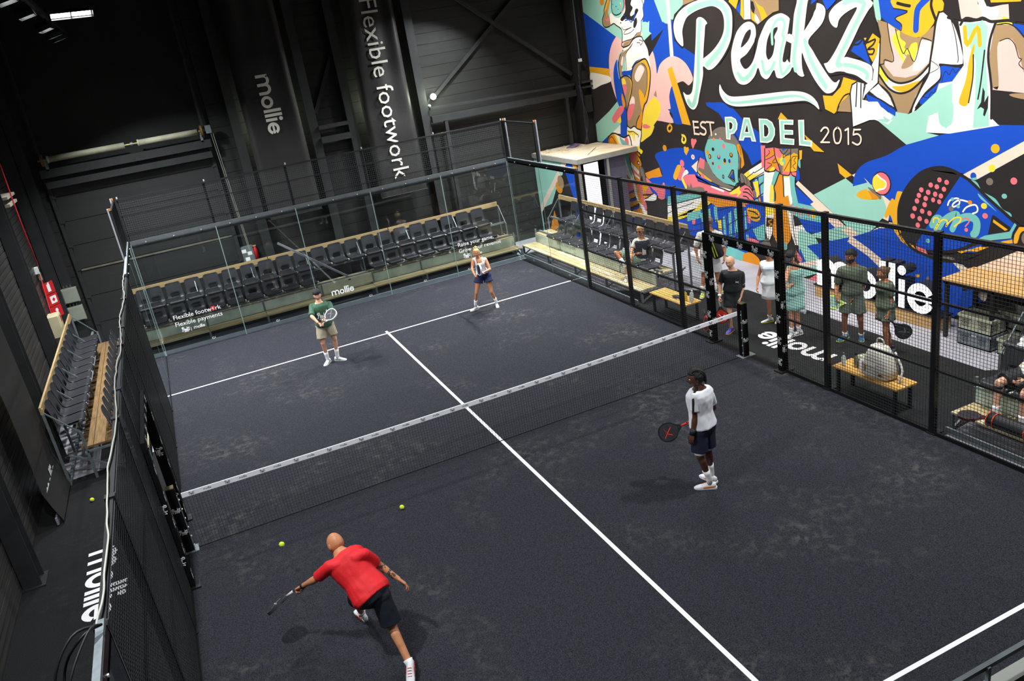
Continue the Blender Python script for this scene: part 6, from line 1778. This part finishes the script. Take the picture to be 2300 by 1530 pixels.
# --- lunging player in red
o, J, k, Rh, B_ = person('red', 'bald player in red T-shirt lunging for a low ball', skin=tan, look=(-.45, .85, -.25), hands=('grip', 'relaxed'), shirt=M('red_jersey', (214, 26, 34), .7, 0, .06, 7, .15, 60), shirt_hem=-.06, sleeve=.78,
    shorts=M('navy_black_shorts', (22, 28, 38), .7, 0, .1, 8), short_len=.88, short_flare=.03, shoes=[WSHOE[0], M('dark_sole', (60, 62, 68)), M('red_trim', (190, 36, 40))], sock=m_wsock, sock_len=.16, palms=((-.1, -.3, -.9), (-.2, -.4, -.7)), width=1.12, ease=.034, ground=(0.006, .02), pitch=(0, .35), head_up=(-.1, .45, .9))
bandw(o, J['elL'], J['wrL'], .93, .034, m_band, 'watch', .03)
b = MB()        # tattooed forearm: dark inked patches wrapped around the skin
rr = random.Random(4); a, c = J['elR'], J['wrR']; d = c-a; q0 = d.orthogonal().normalized(); q1 = d.normalized().cross(q0)
for i in range(46):
    t = rr.uniform(-.15, .8); ph = rr.uniform(0, 6.28); r_ = .0425-.012*max(0, t)+.0045*math.exp(-((t-.22)/.22)**2); s_ = rr.uniform(.008, .02)
    P = []
    for e in range(6):
        th = ph + s_*math.cos(e*1.047)/.04*rr.uniform(.5, 1.1); tt = t + s_*math.sin(e*1.047)*rr.uniform(.5, 1.2)/d.length
        P.append(a + d*tt + (q0*math.cos(th)+q1*math.sin(th))*(r_*k+.002))
    b.poly(P)
b.build('tattoo', M('tattoo_ink', (66, 62, 62), .6, 0, .2, 40), o, kind='stuff')
H_, D_ = PEOPLE['red']
racket('black and silver racket swung low by the player in red', D_['hr'], D_['tip'], (Vector(D_['tip'])-Vector(D_['hr'])).normalized().cross(Vector(D_['hr'])-cam.location).normalized() + (Vector(D_['hr'])-cam.location).normalized()*.3, M('racket_black', (34, 36, 40), .65, 0, .1), M('racket_silver', (58, 61, 66), .6, .1, .05), M('white_grip', (216, 206, 204)), M('silver_mark', (170, 172, 178)))
# --- green shirt player with backward cap
o, J, k, Rh, B_ = person('green', 'player in green T-shirt and backward cap beyond the net', skin=pale, look=(-.15, -1, -.2), hands=('grip', 'grip'), shirt=M('bottle_green_shirt', (58, 96, 74), .8, 0, .08, 7, .15, 60), shirt_hem=-.13, sleeve=.92, ease=.03,
    shorts=M('khaki_shorts', (158, 150, 126), .8, 0, .08, 8), short_len=.72, short_flare=.035, shoes=[WSHOE[0], M('mint_sole', (206, 226, 214)), M('grey_lace', (120, 120, 124))], sock=m_wsock, sock_len=.4, palms=((-.6, -.1, .3), (.5, .2, .2)))
hair_shell(o, J['headc'], Rh, k*1.10, short_hair, .012, M('dark_brown_hair', (52, 38, 30), .7, 0, .2, 40, .5, 90))
hair_shell(o, J['headc'], Rh, k*1.12, lambda x, y, z: z-.30-.1*(-y), .02, M('black_cap', (30, 30, 36), .8, 0, .08), .0, 'cap')
MB().sphere(J['headc']+Rh @ Vector((0, .115, .035))*k, (.07, .06, .012), 14, 6, 0, Rh @ Matrix.Rotation(-.35, 3, 'X')).build('cap_brim', M('black_cap'), o, smooth=True)
b = MB(); ctr = (J['shL']+J['shR'])/2; sx_ = (J['shL']-J['shR']).normalized(); fw = sx_.cross(Vector((0, 0, 1))); up_ = fw.cross(sx_)*-1
if up_.z < 0: up_ = -up_
q, wdt = peakz(.13); put2d(b, q, ctr + fw*.152 - up_*.26 - sx_*.105, sx_, up_, .115); put2d(b, text2d('PADEL')[0], ctr + fw*.152 - up_*.315 - sx_*.02, sx_, up_, .035); put2d(b, [ell(0, 0, .012, .028)], ctr + fw*.150 - up_*.1 + sx_*.1, sx_, up_, 1)
b.build('chest_print', m_white, o)
bandw(o, J['elR'], J['wrR'], .93, .031, M('red_band', (190, 40, 40)), 'wristband', .02)
wr = Vector(PEOPLE['green'][1]['wrR']); rc = Vector(PEOPLE['green'][1]['rc'])
hg = wr + (Vector(PEOPLE['green'][1]['wrR'])-Vector(PEOPLE['green'][1]['elR'])).normalized()*.07
racket('dark racket with white and red rim held by the player in green', hg, rc, (-.8, -.5, .3), M('racket_black', (34, 36, 40)), M('racket_white', (222, 218, 222), .35, 0, .05), M('white_grip'), M('grey_mark', (110, 112, 118)))
# --- woman in white top
o, J, k, Rh, B_ = person('woman', 'blonde woman in white tank top and navy shorts on far court', True, tan, look=(-.35, -1, -.12), hands=('grip', 'grip'), shirt=M('white_top', (236, 238, 240), .75, 0, .04, 8, .1, 60), shirt_hem=.1, sleeve=0, neckline=.80, ease=.012,
    shorts=M('navy_shorts', (24, 34, 72), .8, 0, .1, 8), short_len=.38, short_flare=.05, shoes=WSHOE, sock=m_wsock, sock_len=.33, palms=((-.6, .1, .2), (.6, .1, .2)))
mh = M('blonde_hair', (206, 168, 104), .6, 0, .2, 40, .5, 90)
hair_shell(o, J['headc'], Rh, k*1.056, tied_hair, .010, mh); MB().sphere(J['headc']+Rh @ Vector((0, .03, .135))*k, (.034, .034, .042), 12, 8).build('hair_bun', mh, o, smooth=True)
b = MB(); nk = J['neck']; fwd_ = (J['shL']-J['shR']).normalized().cross(Vector((0, 0, 1)))
for s in 'LR':
    a = nk + (J['sh'+s]-nk)*.55; pts = [a + fwd_*.10 - Vector((0, 0, .12)), a + fwd_*.085 - Vector((0, 0, .03)), a + Vector((0, 0, .035)), a - fwd_*.085 - Vector((0, 0, .03)), a - fwd_*.10 - Vector((0, 0, .12))]
    b.tube(smooth_pts([tuple(p) for p in pts], False, 5), .019, 8)
b.build('straps', M('white_top'), o, smooth=True)
bandw(o, J['elL'], J['wrL'], .9, .03, m_white, 'watch', .03)
wr = Vector(PEOPLE['woman'][1]['wrR']); hg = wr+Vector((.03, -.08, -.02))
racket('racket with white edge held upright by the woman in white top', hg, hg+Vector((.0, -.26, .24)), (1, -.1, .0), M('racket_navy', (34, 40, 62), .4), M('racket_white'), M('black_grip', (26, 26, 28)))
# --- player in white shirt on the near court
o, J, k, Rh, B_ = person('white', 'player in white shirt with black shoulder stripe, seen from behind', skin=dark, look=(-.9, .42, -.12), hands=('relaxed', 'grip'), shirt=M('white_jersey', (232, 232, 236), .75, 0, .04, 8, .12, 60), shirt_hem=.0, sleeve=.66,
    shorts=M('dark_navy_shorts', (22, 28, 48), .75, 0, .1, 8), short_len=.80, short_flare=.03, shoes=[WSHOE[0], M('pale_sole', (224, 226, 230)), M('orange_trim', (232, 122, 36))], sock=m_wsock, sock_len=.38, palms=((.6, .3, 0), (-.2, .6, .3)), width=1.04)
hm = M('black_braids', (28, 24, 24), .6, 0, .15, 40, .6, 60)
hair_shell(o, J['headc'], Rh, k*1.10, lambda x, y, z: (z-.52) if y < -.25 else ((z-.15)+.8*(y+.25) if y < .1 else z+.55), .014, hm, .012)
for i in range(5):
    x = (i-2)*.027
    P = [(x, -.05, .105), (x*1.05, .0, .127), (x*1.1, .06, .112), (x*1.1, .105, .06), (x*1.0, .11, -.02), (x*.9, .095, -.085)]
    MB().tube(smooth_pts([tuple(J['headc']+Rh @ (Vector(p)*k*1.06)) for p in P], False, 4), .009, 7).build('braid', hm, o, smooth=True)
b = MB(); sh, el, nk = J['shL'], J['elL'], J['neck']; out_ = (sh-nk).normalized()
P = [nk + (sh-nk)*.3 + Vector((0, 0, .045)), sh + Vector((0, 0, .060)) - out_*.02, sh + out_*.066 + Vector((0, 0, .01)), sh + (el-sh)*.3 + out_*.072, sh+(el-sh)*.62 + out_*.072]
P = [tuple(p) for p in P]; P = smooth_pts(P, False, 4); fw = (J['shL']-J['shR']).normalized().cross(Vector((0, 0, 1)))
for a, c in zip(P, P[1:]): b.bar(a, c, .03, .016, 0, fw.cross(Vector(c)-Vector(a)))
b.build('shoulder_stripe', m_band, o)
bandw(o, J['elL'], J['wrL'], .92, .037, M('navy_wristband', (20, 24, 36)), 'wristband', .08)
bandw(o, J['hipL'], J['knL'], .86, .074, m_wsock, 'compression_hem', .05); bandw(o, J['hipR'], J['knR'], .86, .074, m_wsock, 'compression_hem', .05)
hw = Vector(PEOPLE['white'][1]['wrR']); rc = Vector(PEOPLE['white'][1]['rc'])
racket('black racket with red graphic held by the player in white shirt', hw+Vector((-.04, .06, -.02)), rc+Vector((-.02, 0, .0)), (-.35, -.8, .45), M('racket_black'), M('racket_darkrim', (30, 30, 34), .4), M('red_grip', (196, 44, 34)), M('red_mark', (206, 40, 30)))
# --- bald man in black by the gate
o, J, k, Rh, B_ = person('bald', 'bald man in black sportswear standing in the gateway', skin=pale, look=(-.85, -.45, -.12), shirt=M('black_shirt', (26, 27, 30), .7, 0, .08, 8), shirt_hem=-.05, sleeve=.75, shorts=M('black_shorts', (30, 34, 36), .6, 0, .08), short_len=.7,
    shoes=[M('violet_shoe', (66, 70, 176), .5, 0, .08), M('amber_sole', (214, 150, 50)), M('dark_lace', (40, 40, 60))], sock=None, hands=('relaxed', 'grip'), ground=(0, 0))
bandw(o, J['shL'], J['elL'], .92, .048, m_band, 'elbow_band', .06); bandw(o, J['elR'], J['wrR'], .92, .034, m_wsock, 'wristband', .05)
ctr = (J['shL']+J['shR'])/2; sx_ = (J['shL']-J['shR']).normalized(); fw = sx_.cross(Vector((0, 0, 1))); b = MB()
put2d(b, ribbon(smooth_pts([(-.03, .02), (0, .004), (.03, .02)], False, 3), .008) + ribbon(smooth_pts([(-.03, -.012), (0, .006), (.03, -.012)], False, 3), .008), ctr + fw*.158 - Vector((0, 0, .13)) + sx_*.08, sx_, (0, 0, 1), 1); b.build('chest_logo', m_white, o)
hw = Vector(PEOPLE['bald'][1]['wrR'])
racket('red and white racket hanging from hand of man in black', hw+Vector((-.01, 0, -.09)), Vector(PEOPLE['bald'][1]['tip']), (-.7, -.6, .1), M('racket_red', (206, 50, 36), .4), M('racket_black'), M('white_grip'), M('white_mark', (220, 220, 220)))
# --- woman in white tennis dress
o, J, k, Rh, B_ = person('dress', 'woman in white sleeveless tennis dress behind the gate', True, tan, look=(-.6, -.75, -.1), shirt=M('white_polo', (232, 234, 236), .75, 0, .05, 8), shirt_hem=-.05, sleeve=.12, shorts=M('white_polo'), short_len=.2, dress=(M('white_polo'), .33, 1.0),
    shoes=[WSHOE[0], M('yellow_sole', (226, 208, 70)), M('grey_lace')], sock=M('white_sock'), sock_len=.12, width=1.12)
hair_shell(o, J['headc'], Rh, k*1.056, short_hair, .016, M('chestnut_hair', (96, 70, 48), .6, 0, .25, 40, .5, 90), .008)
b = MB(); b.tube(smooth_pts([tuple(J['headc']+Rh @ (Vector(p)*k)) for p in ((0, .09, .03), (.02, .14, -.03), (.03, .15, -.12), (.03, .13, -.19))], False, 4), [.028]*4+[.03]*4+[.022]*4+[.01], 8); b.build('ponytail', M('chestnut_hair'), o, smooth=True)
for i in range(3): MB().loft([r for r in torso_rings(J, k, [(t, a*1.12, c*1.12) for t, a, c in TORSO_F], .0255, .60+.07*i, .625+.07*i, flare=.05)], 0, False).build('blue_stripe', M('pale_blue_stripe', (170, 196, 222), .75), o)
bandw(o, J['knL'], J['anL'], .82, .05, M('green_sock', (30, 120, 60)), 'striped_sock', .1)
# --- woman with cap behind the gate post
o, J, k, Rh, B_ = person('cap', 'curly-haired woman with black cap leaning behind the gate post', True, fair, look=(-.75, -.5, -.35), shirt=M('aqua_dress', (160, 212, 200), .75, 0, .06, 8), shirt_hem=-.05, sleeve=0, neckline=.86, shorts=M('aqua_dress'), short_len=.25, dress=(M('aqua_dress'), .34, .9),
    shoes=WSHOE, sock=m_wsock, sock_len=.22)
ch = M('curly_brown_hair', (112, 78, 50), .7, 0, .3, 30, .8, 40)
hair_shell(o, J['headc'], Rh, k*1.056, short_hair, .02, ch, .02)
rr = random.Random(2); b = MB()
for i in range(26):
    a = rr.uniform(-2.0, 2.0); z_ = rr.uniform(-.13, .06); b.sphere(J['headc']+Rh @ (Vector((.085*math.sin(a), .03+.075*math.cos(a), z_))*k), rr.uniform(.024, .036), 8, 6)
b.build('curls', ch, o, smooth=True, kind='stuff')
hair_shell(o, J['headc'], Rh, k*1.10, lambda x, y, z: z-.38, .022, M('black_cap'), 0, 'cap'); MB().sphere(J['headc']+Rh @ Vector((0, -.12, .05))*k, (.07, .07, .012), 14, 6, 0, Rh @ Matrix.Rotation(.2, 3, 'X')).build('cap_brim', M('black_cap'), o, smooth=True)
bandw(o, J['hipR'], J['knR'], .74, .082, M('green_ball_band', (30, 120, 60)), 'thigh_band', .07)
# --- tall man in green behind the fence
o, J, k, Rh, B_ = person('tall', 'bearded man in grey-green T-shirt watching behind near fence', skin=olive, look=(-.95, -.1, -.18), hands=('grip', 'relaxed'), shirt=M('grey_green_shirt', (94, 106, 88), .8, 0, .06, 8), shirt_hem=-.08, sleeve=.85, shorts=M('grey_green_shorts', (92, 104, 92), .8, 0, .06), short_len=.75,
    shoes=[M('blue_shoe', (44, 104, 156), .5, 0, .08), M('lime_sole', (190, 210, 60)), M('dark_lace')], sock=m_wsock, sock_len=.2, width=.98, ease=.02)
bh = M('black_hair', (24, 22, 22), .7, 0, .2, 40, .6, 60)
hair_shell(o, J['headc'], Rh, k*1.10, short_hair, .016, bh, .008)
hair_shell(o, J['headc'], Rh, k*1.105, lambda x, y, z: (-.25-z)*(1 if y < .15 else -1) - (.35 if (abs(x) < .28 and y < -.5 and -.62 < z < -.4) else 0), .009, bh, .003, 'beard')
hw = Vector(PEOPLE['tall'][1]['wrL'])
racket('pale green racket in the hands of bearded man', hw+Vector((-.05, .02, -.08)), hw+Vector((-.35, .15, .0)), (-.3, -.7, .6), M('racket_mint', (150, 190, 170), .4), M('racket_lime', (196, 222, 70), .4), M('white_grip'))
# --- woman in green
o, J, k, Rh, B_ = person('gwoman', 'woman in grey-green sportswear holding black racket behind near fence', True, tan, look=(-.9, .35, -.1), hands=('grip', 'relaxed'), shirt=M('grey_green_shirt'), shirt_hem=-.05, sleeve=.7, shorts=M('grey_green_shorts'), short_len=.5, short_flare=.05, dress=(M('grey_green_shorts'), .24, .8),
    shoes=[M('navy_shoe', (30, 40, 62), .5), m_wsole, M('grey_lace')], sock=None, width=1.05)
hair_shell(o, J['headc'], Rh, k*1.056, tied_hair, .012, M('brown_hair', (92, 66, 46), .6, 0, .2, 40, .5, 90)); MB().sphere(J['headc']+Rh @ Vector((0, .11, .05))*k, (.036, .036, .036), 10, 8).build('hair_bun', M('brown_hair'), o, smooth=True)
D_ = PEOPLE['gwoman'][1]; racket('black racket with white lines hanging beside woman in green', Vector(D_['wrL'])+Vector((0, -.02, -.08)), D_['rc'], (-.7, -.7, .15), M('racket_black'), M('racket_darkrim'), M('black_grip'), M('grey_mark'))
# --- man with racket bag walking away
o, J, k, Rh, B_ = person('pack', 'man in white walking away with black racket bag on his back', skin=tan, look=(.35, .9, -.2), shirt=M('white_tee', (226, 226, 218), .8, 0, .05, 8), shirt_hem=-.12, sleeve=.9, shorts=M('white_shorts', (226, 228, 232), .75, 0, .05), short_len=.75,
    shoes=[M('yellow_blue_shoe', (196, 200, 80), .5, 0, .3, 20), m_wsole, M('blue_lace', (60, 110, 190))], sock=m_wsock, sock_len=.25, width=1.08)
hair_shell(o, J['headc'], Rh, k*1.10, crop_hair, .010, M('grey_hair', (128, 112, 98), .7, 0, .2, 40, .5, 90))
bw = -(J['shL']-J['shR']).normalized().cross(Vector((0, 0, 1)))
r = thing('racket_bag', 'black racket bag with yellow stripes worn by man walking away', 'bag', B_ + (J['pelvis']+J['neck'])/2 + bw*.24 + Vector((.06, -.04, .0)))
Rb = Matrix((bw.cross(Vector((0, 0, 1))), bw, Vector((0, 0, 1)))).transposed() @ Matrix.Rotation(.35, 3, 'Y'); rings = []
for t, a, c in ((-.34, .10, .06), (-.3, .13, .085), (-.1, .15, .09), (.12, .12, .08), (.27, .08, .06), (.33, .03, .03)):
    rings.append([Rb @ Vector((a*math.cos(q), c*math.sin(q), t)) for q in [2*math.pi*i/18 for i in range(18)]])
m_bag = M('bag_black', (28, 29, 34), .5, 0, .1, 8); MB().loft(rings).build('bag_body', m_bag, r, smooth=True)
for s in (.0, .06): MB().bar(Rb @ Vector((.02+s, .094, -.28)), Rb @ Vector((-.02+s*.6, .085, .22)), .012, .012).build('stripe', M('lime_stripe', (190, 206, 40)), r)
MB().tube([Rb @ Vector((0, -.02, .3)), Rb @ Vector((0, -.2, .26)), Rb @ Vector((0, -.3, .1))], .022, 8).build('strap', m_bag, r)
# --- seated spectator
o, J, k, Rh, B_ = person('seated', 'seated spectator in dark gilet with crossed legs on right stand', skin=tan, look=(-.85, -.5, -.2), shirt=M('cream_polo', (214, 212, 196), .8, 0, .06, 8), shirt_hem=.02, sleeve=.9, shorts=M('sage_shorts', (118, 146, 124), .8, 0, .06), short_len=.8, short_flare=.03,
    shoes=[M('cream_shoe', (206, 200, 178), .6), m_wsole, M('grey_lace')], sock=m_wsock, sock_len=.35, ground=(.30, .66), palms=((-.3, 0, -.8), (0, 0, -1)))
hair_shell(o, J['headc'], Rh, k*1.10, crop_hair, .012, M('sandy_hair', (168, 136, 92), .7, 0, .2, 40, .5, 90))
MB().box(J['headc']+Rh @ Vector((0, -.098, .012))*k, (.11, .012, .028), 0, Rh).build('sunglasses', m_band, o)
c = MB(); c.loft(torso_rings(J, k, TORSO_M, .034, .1, .93)); g_ = cloth(c, .012, .006, 8, M('dark_gilet', (34, 42, 58), .75, 0, .08), 'gilet', o, 3)
c = MB(); fw = (J['shL']-J['shR']).normalized().cross(Vector((0, 0, 1))); mid = (J['neck']+J['pelvis'])/2
c.bar(J['neck'] + fw*.115 - Vector((0, 0, .1)), mid + fw*.158 - Vector((0, 0, .12)), .09, .03, 0, fw); c.build('shirt_front', M('cream_polo'), o)
bandw(o, J['elL'], J['wrL'], .9, .032, m_band, 'watch', .03)
# --- spectator at the frame edge
PEOPLE['edge'] = (1.76, {'headc': (6.02, -4.98, 1.38), 'neck': (6.1, -4.95, 1.22), 'pelvis': (6.02, -4.72, .84), 'shL': (5.98, -5.1, 1.16), 'shR': (6.2, -4.78, 1.14), 'elL': (5.98, -5.02, .92), 'wrL': (5.78, -4.82, .86), 'elR': (6.12, -4.55, .92), 'wrR': (5.98, -4.55, .88),
    'hipL': (5.98, -4.82, .84), 'hipR': (6.0, -4.62, .84), 'knL': (5.57, -4.95, .78), 'knR': (5.62, -4.55, .80), 'anL': (5.52, -4.98, .42), 'anR': (5.52, -4.6, .42), 'toeL': (5.3, -5.0, .3), 'toeR': (5.3, -4.6, .3)})
o, J, k, Rh, B_ = person('edge', 'spectator in white top and black shorts sitting at frame edge', skin=pale, look=(-.9, -.2, -.3), shirt=M('white_tee'), shirt_hem=.02, sleeve=.9, shorts=M('black_shorts'), short_len=.8, shoes=WSHOE, sock=m_wsock, sock_len=.2, ground=(.30, .30))
hair_shell(o, J['headc'], Rh, k*1.10, crop_hair, .012, M('brown_hair'))
for s in 'LR': bandw(o, J['kn'+s], J['an'+s], .15, .06, m_band, 'knee_strap', .04)
# things lying around the stands
r = thing('racket_bag', 'black holdall with orange trim lying on near right stand', 'bag', (5.33, -5.0, .40)); rings = []
for t, a in ((-.38, .05), (-.34, .09), (-.1, .10), (.2, .10), (.34, .09), (.38, .05)): rings.append([Vector((a*.95*math.cos(q), t, a*math.sin(q))) for q in [2*math.pi*i/18 for i in range(18)]])
MB().loft(rings).build('bag_body', m_bag, r, smooth=True); m_or = M('orange_trim2', (226, 84, 36), .6)
for t in (-.3, -.2, .24, .33): MB().tube([(.101*math.cos(q), t, .104*math.sin(q)) for q in [2*math.pi*i/20 for i in range(21)]], .008, 6).build('trim_ring', m_or, r)
racket('black racket with red edge lying on plank of near right stand', (5.5, -4.62, .325), (5.28, -4.28, .325), (0, 0, 1), M('racket_black'), M('racket_rededge', (74, 30, 30), .4), M('black_grip'))
racket('black racket with red edge leaning under the far bench', (5.42, 1.78, .33), (5.28, 1.5, .05), (-.8, .3, .5), M('racket_black'), M('racket_redrim', (190, 52, 36), .4), M('black_grip'), M('red_mark'))
r = thing('cap', 'white peaked cap lying on top seat of near right stand', 'cap', (6.35, -4.42, 1.16)); MB().sphere((0, 0, .0), (.10, .11, .07), 16, 8).build('crown', m_white, r, smooth=True); MB().sphere((-.1, 0, -.02), (.08, .08, .008), 14, 4).build('brim', m_white, r, smooth=True)
